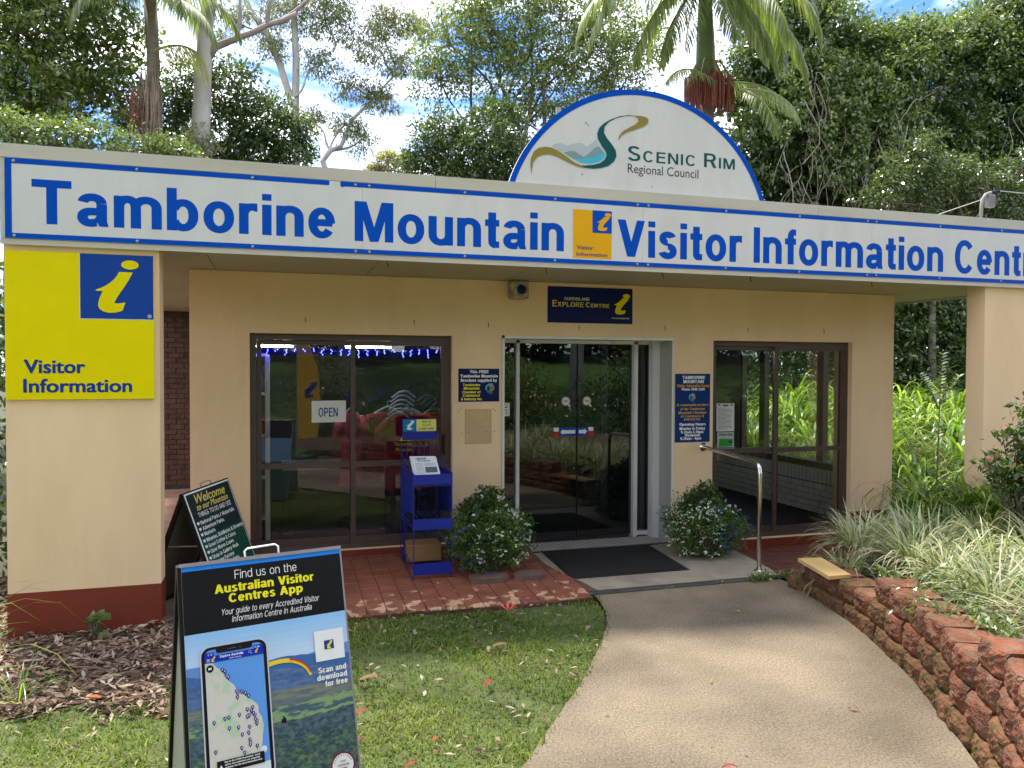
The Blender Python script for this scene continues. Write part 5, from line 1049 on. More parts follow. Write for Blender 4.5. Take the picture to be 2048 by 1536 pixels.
tree('slender_gum_tree', 'airy forked gum tree with thin sparse foliage against the white cloud', [(-.73,19,12.84,.79),(.33,19,12.19,.64),(2.05,19,13.21,1.15),(3.51,19,12.58,.92),(4.18,19,13.49,.84),(2.86,19,11.19,.74),(1.89,19,11.73,.65),(3.84,19,10.8,.67),(2.69,19,9.86,.66),(1.57,19,9.91,.57),(4.51,19,12.03,.67),(3.18,19,9.41,.58),(.64,19,13.34,.81),(5.19,19,13.29,.68),(2.22,19,14.85,1.47)], (1.25, 19, 0), (1.12, 19, 10.4), .16, g_gum, m_gum, 1250, 20, .22, .15, 4, asp=.24, droop=1.0, shell=.2, attach=[(.98,19,10.5),(.64,19,11.58),(.26,19,12.49),(-.27,19,13.2),(1.14,19,11.8),(1.08,19,13.08),(1.11,19,14.2),(2.2,18.7,8.9),(2.9,18.9,10.0),(3.51,19,10.7),(4.35,19,11.7),(2.3,19,12.2)], trunk_pts=[(1.3,19,0),(1.2,19,6),(1.1,19,9.87),(1.14,19,11.8),(1.08,19,13.08),(1.11,19,14.4)], twigs=200, limbr=.05)
gx = MB(); gx.tube([(1.12,19,10.0),(.98,19,10.5),(.64,19,11.58),(.26,19,12.49),(-.27,19,13.22),(-.7,19,14.2)], [.13,.12,.11,.10,.09,.07], 10, cap=False)
gx.tube([(2.3,18.4,7.4),(1.95,18.6,8.5),(2.2,18.7,8.9),(2.55,18.8,9.1),(2.9,18.9,10.0),(3.51,19,10.7),(4.35,19,11.7)], [.10,.09,.085,.07,.06,.045,.03], 8, cap=False)
tag(gx.build('gum_branch', m_gum), 'pale bare gum branch curving up to the right beneath the airy gum crown', 'branch')
big = thing('big_gum_tree', 'tall thick pale gum tree trunk rising left of centre behind the roof', 'tree', (-1.16, 10.6, 0), group='trees behind the building')
b_ = MB(); b_.tube([(-1.16,10.6,0),(-1.12,10.6,3),(-1.11,10.6,6.13),(-1.06,10.6,7.0),(-1.01,10.6,8.11),(-.95,10.6,9.12),(-.86,10.6,9.81),(-.76,10.6,10.9),(-.5,10.8,14),(-.4,11,17.5)], [.28,.23,.205,.19,.17,.15,.145,.14,.12,.07], 18); b_.build('trunk', m_gum, big, smooth=True)
b_ = MB(); b_.tube([(-.96,10.6,8.45),(-.78,10.6,8.72),(-.56,10.6,8.84),(-.34,10.6,8.96),(-.02,10.6,9.12),(.30,10.6,9.33),(.61,10.6,9.46),(.92,10.6,9.67)], [.12,.09,.078,.07,.066,.062,.058,.05], 10); 
for a, c in (((.30,10.6,9.33),(.5,10.5,10.5)), ((-.34,10.6,8.96),(-.1,10.5,10.2)), ((.61,10.6,9.46),(1.5,10.5,10.3)), ((-.6,10.7,13),(1.4,8,15.2)), ((-.5,10.8,15),(-2.4,9,17.6)), ((-.8,10.6,11.6),(-3,9.5,14.5)), ((-.6,10.7,13),(1.2,5,15.6)), ((-.5,10.8,14),(3,4,16)), ((-.5,10.8,15),(-1.4,4.5,16))): limb(b_, a, c, .055, .015, .1)
b_.build('branches', mat('gum_limb_bark', (.27, .22, .18), .8, .2, 5, .4, 12), big, smooth=True)
V, F, r, cc = clouds([(1.4,8,15.4,1.5),(-2.4,9,17.6,1.8),(-3,9.5,14.5,1.3),(1.0,4.2,15.6,1.6),(-1.4,3.5,16,1.5),(3.0,3.4,16.2,1.5),(-.4,11,17.5,1.8),(-.2,2.0,15.5,1.2),(2.2,1.6,15.8,1.2)], 620, 26, .32, .13, .26, .9, shell=.3, rs=np.random.default_rng(21)); npmesh('crown', V, F, g_gum, big, rndv=r)
V, F, r, cc = clouds([(-1.05,10.35,6.75,.30),(-1.25,10.35,6.5,.26),(-.95,10.35,6.4,.24)], 60, 22, .14, .09, .24, .8, rs=np.random.default_rng(22)); npmesh('epicormic_leaves', V, F, g_gum, big, rndv=r)
tree('spreading_tree', 'many-stemmed tree with open branching crown filling the top centre', [(5.13,14,10.82,1.04),(6.28,14,11.39,1.13),(7.47,14,10.83,1.15),(4.85,14,9.83,.83),(6.58,14,9.88,1.14),(8.24,14,9.91,1.16),(9.33,14,11.05,1.18),(10.3,14,10.13,1.04),(8.39,14,11.94,1.16),(9.96,14,12.15,1.18),(7.48,14,8.83,.86),(8.87,14,8.82,1.02),(10.95,14,11.54,.9),(5.7,14,11.73,.98),(7.31,14,13.08,1.43)], (7.0, 14.2, 0), (7.0, 14.2, 7.2), .24, g_mid, m_bark, 1500, 24, .24, .125, 5, asp=.42, shell=.4, twigs=220, limbr=.07)
tree('dark_lower_tree', 'dense dark green tree left of the half-round sign', [(4.33,11.5,7.68,.61),(4.84,11.5,7.11,.8),(5.48,11.5,7.66,.75),(3.96,11.5,7.04,.49),(5.87,11.5,6.95,.75),(4.59,11.5,6.6,.62),(5.35,11.5,6.66,.62),(3.59,11.5,6.65,.36),(6.6,11.7,7.0,.9),(5.9,11.9,8.1,.7)], (5.2, 11.8, 0), (5.2, 11.8, 5.8), .18, g_dark, m_bark, 800, 30, .19, .10, 6, shell=.55)
tree('pale_tree', 'small distant yellowish tree low against the cloud', [(5.07,26,10.55,.64),(5.82,26,10.4,.54),(4.54,26,10.2,.38)], (5.2, 26, 0), (5.2, 26, 9.4), .12, g_pale, m_gum, 170, 22, .2, .12, 7, limbr=.04)
vine = tree('vine_covered_tree', 'huge vine-covered tree mass with hanging stems, filling the top right', [(13.68,11,11.11,1.23),(12.75,11,9.79,.81),(14.66,11,10.28,1.39),(16.33,11,10.4,1.1),(16.02,11,9.17,1.56),(14.03,11,8.84,1.24),(12.77,11,7.78,.95),(15.03,11,7.55,1.54),(17.75,11,9.92,1.59),(19.55,11,10.5,1.5),(21.45,11,11.4,1.7),(20.53,11,9.62,1.8),(18.68,11,8.28,1.61),(23.08,11,10.49,1.85),(21.54,11,8.06,1.67),(13.41,11,6.74,1.09),(16.06,11,6.64,1.28),(23.97,11,7.94,2.04),(18,11.5,5.6,1.8),(21,11.5,5.4,1.9),(15,11.6,4.8,1.7)], (17.5, 12, 0), (17.5, 12, 6), .4, g_dark, m_bark, 3300, 28, .27, .135, 8, asp=.5, droop=.6, shell=.72, limbr=.12, twigs=0)
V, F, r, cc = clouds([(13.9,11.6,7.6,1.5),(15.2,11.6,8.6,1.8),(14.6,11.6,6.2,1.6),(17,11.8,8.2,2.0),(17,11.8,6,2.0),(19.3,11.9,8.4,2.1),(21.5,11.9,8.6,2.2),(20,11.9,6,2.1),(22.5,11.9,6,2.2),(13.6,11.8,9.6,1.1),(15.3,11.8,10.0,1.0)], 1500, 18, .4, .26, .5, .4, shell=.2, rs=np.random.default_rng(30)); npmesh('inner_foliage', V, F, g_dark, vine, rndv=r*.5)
V, F, r, cc = clouds([(13.68,10.9,11.3,1.15),(12.75,10.9,9.9,.8),(14.66,10.8,10.7,1.3),(16.33,10.8,10.6,1.0),(17.75,10.8,10.4,1.5),(19.55,10.8,10.9,1.4),(21.45,10.8,11.7,1.6),(23.08,10.8,11.0,1.8),(14.2,10.4,9.4,1.0),(20.9,10.4,10.3,1.3),(12.9,10.6,8.1,.75),(16.9,10.2,9.6,1.1),(23.2,10.2,9.6,1.5),(15.4,10.2,8.6,.9)], 2400, 24, .24, .13, .5, .7, shell=.85, rs=np.random.default_rng(31), up=1.6); npmesh('sunlit_vine_leaves', V, F, g_lt, vine, rndv=np.clip(r-.1, 0, 1))  # paler vine leaves over the tops, their sunlit look put into the colour
vb = MB(); rv = random.Random(4)
for i in range(120):
    x = rv.uniform(12.7, 17.0) if i < 100 else rv.uniform(17, 23); z = rv.uniform(6.4, 9.4); L_ = rv.uniform(.5, 2.2); y = 9.45+rv.uniform(-.35, .3)
    pts = []; ph = rv.uniform(0, 6); am = rv.uniform(.05, .35); cv_ = rv.uniform(-.8, .8)
    for k in range(9): t_ = k/8; pts.append((x+am*math.sin(ph+t_*4)+cv_*t_*t_*.6, y+.15*math.sin(ph*2+t_*3), z-L_*t_+(rv.random() < .3)*am*.6*math.sin(t_*6)))
    vb.tube(pts, rv.choice((.004, .006, .007, .011)), 4, cap=False)
vl_ = []
for i in range(46):
    x = rv.uniform(12.8, 17.4); z = rv.uniform(7.6, 9.9); n_ = rv.randrange(5, 12)
    for k in range(n_): vl_.append((x+.06*math.sin(k+i)+.03*k*rv.uniform(-1, 1), 9.5+rv.uniform(-.2, .2), z-.2*k, .12))
V, F, r, cc = clouds(vl_, 900, 9, .12, .13, .55, .9, rs=np.random.default_rng(33), shell=.2); npmesh('hanging_leaves', V, F, g_lt, vine, rndv=r)
vb.build('hanging_stems', mat('vine_stem', (.34, .29, .22), .8, .2, 4), vine, smooth=True)
tree('glossy_small_tree', 'small glossy lighter tree above the right end of the roof', [(15.2,7.5,7.18,.42),(14.92,7.5,6.68,.6),(15.97,7.5,6.53,.6),(14.35,7.5,6.17,.48),(16.9,7.5,6.35,.66),(18.16,7.5,6.69,.7),(15.38,7.5,5.89,.6),(17.54,7.5,5.79,.74),(13.92,7.5,5.79,.42),(16.4,7.7,5.3,.7)], (15.9, 7.8, 0), (15.9, 7.8, 4.8), .12, leafmat('leaf_glossy', [(.03,.055,.015), (.06,.095,.022), (.13,.165,.05), (.32,.34,.18)], .28, .22, .85, (1.5,1.6,.8)), m_bark, 800, 22, .17, .095, 9, limbr=.035)
for i, (bl_, lb) in enumerate((([(15.5,8.5,3.09,.9),(16.44,8.5,3.37,.9),(15.4,8.5,2.0,.9),(16.8,8.5,2.35,1.0),(16,8.5,1.2,1.1)], 'dark shrub filling the gap left of the right pillar, beyond the bright leaves'), ([(17.6,8.7,3.2,1.0),(18.9,8.7,3.3,1.2),(18.1,8.6,2.0,1.1),(19.5,8.8,1.6,1.2)], 'dark shrub behind the right pillar'), ([(13.2,8.9,3.0,1.2),(12.0,9.2,2.6,1.2),(13.6,8.8,1.4,1.2),(12,9,1.0,1.1)], 'dark shrub seen through the sunroom windows'), ([(10.2,8.9,2.8,1.1),(9.0,9.2,2.6,1.2),(10.2,8.8,1.2,1.2),(8.6,9,1.0,1.1)], 'dark shrub deepest behind the sunroom windows'))):
    x, y = bl_[0][0], bl_[0][1]; tree('dark_shrub', lb, bl_, (x, y+.3, 0), (x, y+.3, .8), .08, g_dark, m_bark, 700, 26, .24, .13, 40+i, limbr=.03, group='dark shrubs beyond the building', twigs=10)
tree('side_shrub', 'dark shrub just visible past the left edge of the left pillar', [(-2.3,.3,2.0,.55),(-2.4,.4,1.2,.6),(-2.2,.6,.5,.5),(-2.6,.8,2.6,.5)], (-2.4, .5, 0), (-2.4, .5, .6), .06, g_dark, m_bark, 200, 24, .2, .09, 50, group='dark shrubs beyond the building', limbr=.025, twigs=10)
V, F, r, cc = clouds([(2+1.7*i, 12.6+.8*math.sin(i*2.1), 1.2+(i % 3)*1.5, 1.7) for i in range(17)]+[(2+1.9*i, 14, 4.6, 1.6) for i in range(14)]+[(-3-2.1*i, 13+.9*math.sin(i*1.7), 1.2+(i % 3)*1.5, 1.8) for i in range(11)]+[(-24+1.0*math.sin(i), 11-2.6*i, 1.5+(i % 2)*2, 2.2) for i in range(8)], 5200, 18, .5, .27, .5, .3, shell=.2, rs=np.random.default_rng(55)); go = npmesh('undergrowth', V, F, g_dark, kind='stuff', rndv=r*.6); tag(go, 'dense dark undergrowth closing the view behind the building', 'undergrowth')
# --- palms
def frond(mbv, root, az, el, L_, curl, nl=66, ll=.58, g=None, hang=.85, wl=.013):
    """returns leaflet arrays; mbv takes the rachis"""
    g = g or nrg; h = np.array([math.cos(az), math.sin(az), 0]); P_ = []; p_ = np.array(root, float); a = el; n = 16
    for i in range(n+1):
        P_.append(p_.copy()); p_ = p_+(h*math.cos(a)+np.array([0, 0, math.sin(a)]))*L_/n; a -= curl/n*(.5+i/n)
    P_ = np.array(P_); mbv.tube([tuple(q) for q in P_], [.028*(1-.8*i/n) for i in range(n+1)], 5, cap=False)
    T_ = np.gradient(P_, axis=0); T_ = norm(T_); side = norm(np.cross(T_, np.array([0, 0, 1.])))
    C_, D_, Nn_, LL = [], [], [], []
    for k in range(nl):
        t_ = .12+.88*k/nl; f_ = t_*n; i = min(int(f_), n-1); q = P_[i]+(P_[i+1]-P_[i])*(f_-i)
        for s_ in (-1, 1):
            C_.append(q); D_.append(side[i]*s_*(1-.35*t_)+T_[i]*(.35+.5*t_)); LL.append(ll*math.sin(math.pi*(.12+.85*t_))**.6*g.uniform(.85, 1.1))
    C_ = np.array(C_); D_ = norm(np.array(D_)); LL = np.array(LL); m_ = len(C_)
    hv = hang*(.6+.5*g.random(m_))
    s2 = norm(np.cross(D_, np.array([0, 0, 1.]))); w_ = wl
    pts = []; q = C_.copy(); d = D_.copy()
    for j in range(4):
        ww = w_*(1, .95, .7, .1)[j]; pts.append(np.stack([q-s2*ww, q+s2*ww], 1)); d = norm(d+np.array([0, 0, -1.])*hv[:, None]*.75); q = q+d*(LL/3)[:, None]
    V = np.stack(pts, 1).reshape(m_, 8, 3); b0 = np.arange(m_)[:, None]*8; F = np.concatenate([b0+np.array([[2*j, 2*j+1, 2*j+3, 2*j+2]]) for j in range(3)], 0)
    return V.reshape(-1, 3), F, np.tile(np.clip(.5+.2*g.normal(size=m_), 0, 1), 3)
def palm(label, base_, pts, r, crown, fronds, bm, seed, fruit=None, lm=None):
    g = np.random.default_rng(seed); t_ = thing('palm_tree', label, 'palm', base_, group='palms behind the roof')
    b_ = MB(); b_.tube([base_]+pts, [r*1.1]+[r]*len(pts), 12); b_.build('trunk', bm, t_, smooth=True)
    for az, el, L_, curl in fronds:
        rb = MB(); V, F, rr_ = frond(rb, crown, az, el, L_, curl, g=g); fo = npmesh('frond', V, F, lm or g_palm, t_, rndv=rr_)
        rb.build('rachis', mat('palm_rib', (.20, .22, .07), .5) if 'palm_rib' not in bpy.data.materials else bpy.data.materials['palm_rib'], fo)
    return t_
m_shaft = mat('crownshaft', (.13, .17, .06), .45, .15, 4); m_ptr = mat('palm_trunk', (.20, .16, .12), .8, .2, 6, .4, 20, tcz=(1, 1, 4))
P1 = palm('tall palm with red fruit strands hanging behind the half-round sign', (7.82, 5.0, 0), [(7.82, 5, 4), (7.82, 5, 7.05)], .15, (7.78, 5.0, 8.95), [(R(175), R(38), 3.2, 2.6), (R(195), R(15), 3.1, 2.2), (R(150), R(30), 3.0, 2.6), (R(215), R(5), 2.9, 1.9), (R(-8), R(30), 3.0, 2.7), (R(15), R(10), 2.9, 2.0), (R(-30), R(0), 2.8, 1.8), (R(250), R(-15), 2.6, 1.3), (R(290), R(-20), 2.6, 1.3), (R(90), R(30), 3, 2.4), (R(235), R(35), 3.0, 2.8), (R(330), R(-38), 2.4, .9), (R(188), R(-32), 2.5, 1.0), (R(180), R(-5), 3.0, 1.5), (R(200), R(-50), 2.3, .5), (R(165), R(8), 3.1, 1.9), (R(-15), R(-20), 2.8, 1.2), (R(-45), R(25), 2.8, 2.5), (R(225), R(-45), 2.3, .5), (R(268), R(-48), 2.0, .4), (R(305), R(-50), 2.2, .4)], m_ptr, 61)
MB().tube([(7.82, 5, 7.0), (7.81, 5, 7.25), (7.80, 5, 7.7), (7.79, 5, 8.2), (7.78, 5, 9.1)], [.15, .175, .16, .13, .09], 14).build('crownshaft', m_shaft, P1, smooth=True)
fb = MB(); rf_ = random.Random(9)
for i in range(420):
    a = rf_.uniform(0, 2*math.pi); r_ = .47*math.sqrt(rf_.random()); x, y = 7.82+r_*math.cos(a), 4.9+r_*math.sin(a)*.8; z = 7.10-.6*(r_*r_)+rf_.uniform(-.03, .03); L_ = rf_.uniform(.45, .66)
    fb.tube([(x, y, z), (x+rf_.uniform(-.01, .01), y, z-L_*.5), (x+rf_.uniform(-.02, .02), y, z-L_)], [.006, .008, .004], 4)
fb.build('fruit_strands', mat('red_palm_fruit', (.22, .065, .038), .5, .4, 25, 1, 60), P1)
fb = MB()
for i in range(44):
    a = rf_.uniform(0, 2*math.pi); r_ = .42*math.sqrt(rf_.random()); x, y = 7.82+r_*math.cos(a), 4.9+r_*math.sin(a)*.8
    fb.tube([(7.82, 4.95, 7.28), (7.82+(x-7.82)*.5, 4.95+(y-4.95)*.5, 7.34), (x, y, 7.10-.6*r_*r_)], .009, 4, cap=False)
fb.build('fruit_stalks', mat('fruit_stalk', (.28, .26, .08), .6), P1)
for az, el, lx in ((R(200), R(20), 0), (R(-20), R(10), 0)):
    rb = MB(); V, F, rr_ = frond(rb, (7.9, 4.75, 6.85), az, el, 1.5, 1.5, nl=30, ll=.42); fo = npmesh('lower_frond', V, F, g_palm, P1, rndv=rr_); rb.build('rachis', bpy.data.materials['palm_rib'], fo)
for az, el in ((R(-60), R(-10)), (R(-80), R(-25))):
    rb = MB(); V, F, rr_ = frond(rb, (8.25, 4.6, 6.75), az, el, 1.4, 1.2, nl=28, ll=.4); fo = npmesh('lower_frond', V, F, g_palm, P1, rndv=rr_); rb.build('rachis', bpy.data.materials['palm_rib'], fo)
P2 = palm('slim palm with dry brown skirt left of the big gum trunk', (-2.0, 10.0, 0), [(-2.0, 10, 3), (-2.0, 10, 6.6), (-1.93, 10, 7.5), (-1.9, 10, 8.0), (-1.96, 10, 9.3)], .125, (-1.96, 10.0, 9.5), [(R(185), R(30), 2.3, 2.2), (R(10), R(20), 2.2, 2.0), (R(-20), R(-10), 1.9, 1.4), (R(210), R(-5), 2.1, 1.6), (R(150), R(20), 2.2, 2), (R(60), R(30), 2.2, 2), (R(-60), R(0), 2.0, 1.6), (R(-95), R(10), 2.0, 2.0), (R(240), R(10), 2, 2)], m_ptr, 62)
rb = MB(); V, F, rr_ = frond(rb, (-1.85, 9.7, 8.15), R(0), R(35), 1.25, 2.4, nl=34, ll=.75, hang=1.0); fo = npmesh('frond', V, F, leafmat('ageing_frond', [(.14,.16,.05), (.28,.28,.09), (.40,.36,.14)], .3), P2, rndv=rr_); rb.build('rachis', bpy.data.materials['palm_rib'], fo)
sk = MB(); rs_ = random.Random(8)
for i in range(90):
    a = rs_.uniform(0, 6.28); r_ = rs_.uniform(.10, .20); z = rs_.uniform(6.8, 7.9); L_ = rs_.uniform(.6, 1.2); x = -1.95+r_*math.cos(a); y = 10+r_*math.sin(a)
    sk.tube([(x, y, z), (x+rs_.uniform(-.05, .05), y, z-L_*.5), (x+rs_.uniform(-.12, .08), y, z-L_)], [.012, .025, .008], 4)
sk.build('dry_skirt', mat('dry_palm', (.26, .19, .13), .9, .3, 8), P2)
fb = MB()
for i in range(34):
    x = -2.20+rs_.gauss(0, .07); y = 9.75+rs_.uniform(-.1, .1); z = 7.35+rs_.uniform(-.25, .12); dx = rs_.uniform(-.1, .06); fb.tube([(x, y, z), (x+dx*.3, y, z-.3), (x+dx, y, z-.5-rs_.uniform(0, .35))], .006, 4)
fb.build('fruit_strands', bpy.data.materials['red_palm_fruit'], P2)
# --- strap leaved clumps and grasses
def clump_arrays(nb, L0, L1, w_, spread, g, rbase=.05, seg=5, stiff=1.0, wtip=.12):
    az = g.random(nb)*2*math.pi; L_ = L0+(L1-L0)*g.random(nb); el = np.radians(90-spread*g.random(nb)**.7); h = np.stack([np.cos(az), np.sin(az), np.zeros(nb)], 1); s_ = np.stack([-np.sin(az), np.cos(az), np.zeros(nb)], 1)
    q = h*(rbase*g.random(nb))[:, None]+s_*(rbase*(g.random(nb)-.5))[:, None]; a = el.copy(); bend = (.9+1.3*g.random(nb))*stiff*(.4+L_/L1); tw = g.normal(size=nb)*.15; pts = []
    for j in range(seg+1):
        t_ = j/seg; wj = w_*(1-t_**2.2*(1-wtip)) if j else w_*.7; pts.append(np.stack([q-s_*wj/2, q+s_*wj/2], 1))
        q = q+(h*np.cos(a)[:, None]+np.array([0, 0, 1.])*np.sin(a)[:, None]+s_*tw[:, None])*(L_/seg)[:, None]; a = a-bend/seg*(.6+t_)
    V = np.stack(pts, 1).reshape(nb, (seg+1)*2, 3); b0 = np.arange(nb)[:, None]*(seg+1)*2
    F = np.concatenate([b0+np.array([[2*j, 2*j+1, 2*j+3, 2*j+2]]) for j in range(seg)], 0); return V.reshape(-1, 3), F, np.tile(g.random(nb), seg)
def clump_mesh(nm, m, *a, **k):
    V, F, r = clump_arrays(*a, **k); o = npmesh(nm, V, F, m, rndv=r); me = o.data; bpy.data.objects.remove(o); return me
gg = np.random.default_rng(77)
varm = [clump_mesh('variegated_grass', g_var, 210, .28, .55, .0145, 72, gg, rbase=.15, stiff=.85, wtip=.05) for _ in range(3)]
limem = [clump_mesh('strap_leaf_clump', g_lime, 120, .6, 1.1, .040, 60, gg, rbase=.2, stiff=1.9, wtip=.06) for _ in range(3)]
def bed(x, y): return .36 if y < -2.8 else .30
for i, (x, y, s_, lb) in enumerate([(5.02,-2.00,.85,'variegated grass tuft nearest the drain, beside the pine board'),(5.35,-1.75,.95,None),(5.75,-1.5,.8,None),(6.15,-1.45,.8,None),(6.5,-1.75,.9,None),(5.4,-2.3,1.0,None),(5.9,-2.0,1.1,None),(6.5,-2.0,1.1,None),(6.9,-2.25,1.0,None),(5.25,-2.85,.95,None),(5.8,-2.7,1.15,None),(6.4,-2.65,1.1,None),(7.0,-2.5,1.1,None),(5.1,-3.35,1.0,None),(5.6,-3.35,1.1,None),(6.1,-3.3,1.1,None),(4.95,-3.9,1.05,None),(5.45,-3.95,1.1,None),(4.75,-4.5,1.1,None),(5.2,-4.6,1.1,None),(4.5,-5.1,1.1,None),(4.1,-5.7,1.1,None),(6.7,-3.2,1.1,None),(3.7,-6.3,1.1,None),(4.6,-5.9,1,None),(3.2,-6.9,1,None)]):
    o = link('variegated_grass', varm[i % 3], None); o.location = (x, y, .30 if i else .12); o.rotation_euler = (rnd.uniform(-.12, .12), rnd.uniform(-.12, .12), rnd.uniform(0, 6.28)); o.scale = (s_, s_, s_)
    tag(o, lb or 'tuft of cream and green variegated grass in the raised bed on the right', 'grass tuft', 'variegated grass tufts in the raised bed')
for i, (x, y, z, s_) in enumerate([(8.9,-.6,.2,1.0),(8.6,-1.4,.25,.9),(9.3,-1.2,.3,.9),(8.3,.2,.0,.9),(7.9,.9,0,1),(8.7,.9,.1,1),(9.6,.4,.2,1.1),(10.4,1.2,.3,1.1),(9.4,1.8,.2,1.1),(8.5,2.0,.1,1.05),(11,2.4,.4,1.2),(10,3.0,.4,1.2),(9,3.2,.3,1.1),(8.2,3.3,.2,1.1),(12,3.6,.6,1.2),(10.9,4.1,.6,1.25),(9.7,4.4,.5,1.2),(8.6,4.6,.4,1.15),(12.8,4.9,.8,1.3),(11.6,5.3,.8,1.3),(10.3,5.5,.7,1.25),(9.1,5.7,.6,1.2),(13.4,6.2,1.0,1.3),(12.2,6.5,1.0,1.3),(10.9,6.7,.9,1.3),(9.6,6.8,.8,1.2),(8.3,6.0,.5,1.2),(14.2,5.6,.9,1.3),(14.8,7,1.1,1.3),(6.80,-1.0,.42,.72),(7.10,-1.35,.46,.85),(7.35,-1.65,.48,.9),(7.45,-.75,.3,.9),(6.98,-1.72,.46,.72),(6.62,-1.45,.42,.6),(9.5,-.2,.3,1.0),(10.2,.1,.3,1.1),(13.3,7.6,1.2,1.2),(11.8,7.7,1.1,1.2),(10.2,7.8,1.0,1.2)]):
    o = link('strap_leaf_clump', limem[i % 3], None); o.location = (x, y, z-.05); o.rotation_euler = (rnd.uniform(-.1, .1), rnd.uniform(-.1, .1), rnd.uniform(0, 6.28)); o.scale = (s_, s_, s_*rnd.uniform(.9, 1.15))
    near = y < -.5
    tag(o, 'bright strap-leaved clump in front of or beside the right pillar' if near else 'bright lime strap-leaved clump in the garden behind the right corner of the building', 'plant', 'strap-leaved clumps by the right pillar' if near else 'strap-leaved clumps behind the right corner')
# raised bed soil
V = []; F = []; nb_ = 26
bp2 = [along(seg[-1]*i/(nb_-1)) for i in range(nb_)]
for i in range(nb_):
    p_, d_2 = bp2[i]; nv = Vector((-d_2.y, d_2.x))
    s_ = seg[-1]*i/(nb_-1); zz = .19+.16*smooth(1.0, 1.5, s_)+.12*smooth(2.4, 3.0, s_)*0
    for j in range(9):
        dd = (.10, .25, .5, .9, 1.5, 2.3, 3.3, 4.6, 6.5)[j]
        q = p_+Vector((1, .12)).lerp(nv, .25 if j else 1).normalized()*dd if j else p_+nv*.10
        q.y = min(q.y, -1.66+(.0 if i else 0)) if q.x < 7 else q.y
        V.append((q.x, q.y, zz-.03+.05*smooth(.2, 2, dd)+.012*math.sin(i*2.3+j*3.7)))
for i in range(nb_-1):
    for j in range(8): a = i*9+j; F.append((a, a+9, a+10, a+1))
npmesh('garden_bed', V, F, m_soil, kind='structure', smooth=True)
V = []; F = []
for j in range(12):
    for i in range(14): x = 6.95+i*.9; y = -2.4+j*1.0; V.append((x, y, -.05+.28*smooth(6.9, 8.6, x) if y < -.5 else (-.06+.1*max(0, y)*smooth(7, 9, x)) if y < 8 else .9))
for j in range(11):
    for i in range(13): a = j*14+i; F.append((a, a+1, a+15, a+14))
npmesh('side_garden', V, F, m_soil, kind='structure', smooth=True)
# sapling and camellia at the right
def shrub(name, label, cat, loc, blobs, m, nc, nl, cr_, leaf, seed, stems=8, asp=.5, group=None):
    t_ = thing(name, label, cat, loc, group=group); g = np.random.default_rng(seed); V, F, r, cc = clouds(blobs, nc, nl, cr_, leaf, asp, .1, rs=g, shell=.3, up=.5); npmesh('foliage', V, F, m, t_, rndv=r)
    b_ = MB(); rr = random.Random(seed)
    for i in g.choice(len(cc), min(stems, len(cc)), replace=False): limb(b_, loc, tuple(cc[i]), .012, .004, .12, 6, g=rr)
    b_.build('stem', m_bark, t_, smooth=True); return t_
shrub('camellia_bush', 'glossy dark-leaved bush growing up at the right edge in front of the pillar', 'bush', (6.75, -2.15, .3), [(6.72,-2.15,1.0,.22),(6.85,-2.15,1.25,.16),(6.5,-2.2,.92,.14),(6.9,-2.1,1.5,.12),(6.35,-2.2,1.05,.08),(6.85,-2.25,.75,.28),(6.62,-2.15,1.28,.10),(6.7,-2.15,1.45,.07)], leafmat('camellia_leaf', [(.015,.04,.015), (.03,.075,.02), (.08,.12,.03), (.30,.12,.06)], .25, .2, .6), 190, 8, .08, .072, 71, stems=40)
sp = thing('sapling', 'upright young sapling with paired light leaves rising left of the right pillar', 'plant', (8.62, .6, .2))
b_ = MB(); C_, D_, Nn_ = [], [], []
for bx, by, tipx, tipy, tipz in ((8.62, .6, 8.68, .6, 2.10), (8.62, .6, 8.30, .6, 1.82), (8.63, .6, 8.98, .6, 1.80)):
    z0 = .1 if tipz > 2 else 1.35; pts = [(bx+(tipx-bx)*(i/10)**1.4, by, z0+(tipz-z0)*i/10) for i in range(11)]; b_.tube(pts, [.012-.0009*i for i in range(11)], 5)
    for k in range(26 if tipz > 2 else 16):
        t_ = (.45 if tipz > 2 else .15)+(.55 if tipz > 2 else .85)*k/(26 if tipz > 2 else 16); f_ = min(t_*10, 9.99); i = int(f_); q = Vector(pts[i]).lerp(Vector(pts[i+1]), f_-i)
        for s_ in (-1, 1): C_.append(q[:]); D_.append((s_*.85, rnd.uniform(-.5, .2), .35)); Nn_.append((0, -.3, 1))
b_.build('stem', m_bark, sp); C_, D_, Nn_ = np.array(C_), norm(np.array(D_)), np.array(Nn_); LL = np.full(len(C_), .10)*nrg.uniform(.7, 1.15, len(C_)); V, F = leafquads(C_, D_, norm(Nn_*1.0), LL, LL*.42); npmesh('leaves', V, F, g_lt, sp, rndv=nrg.random(len(C_)))
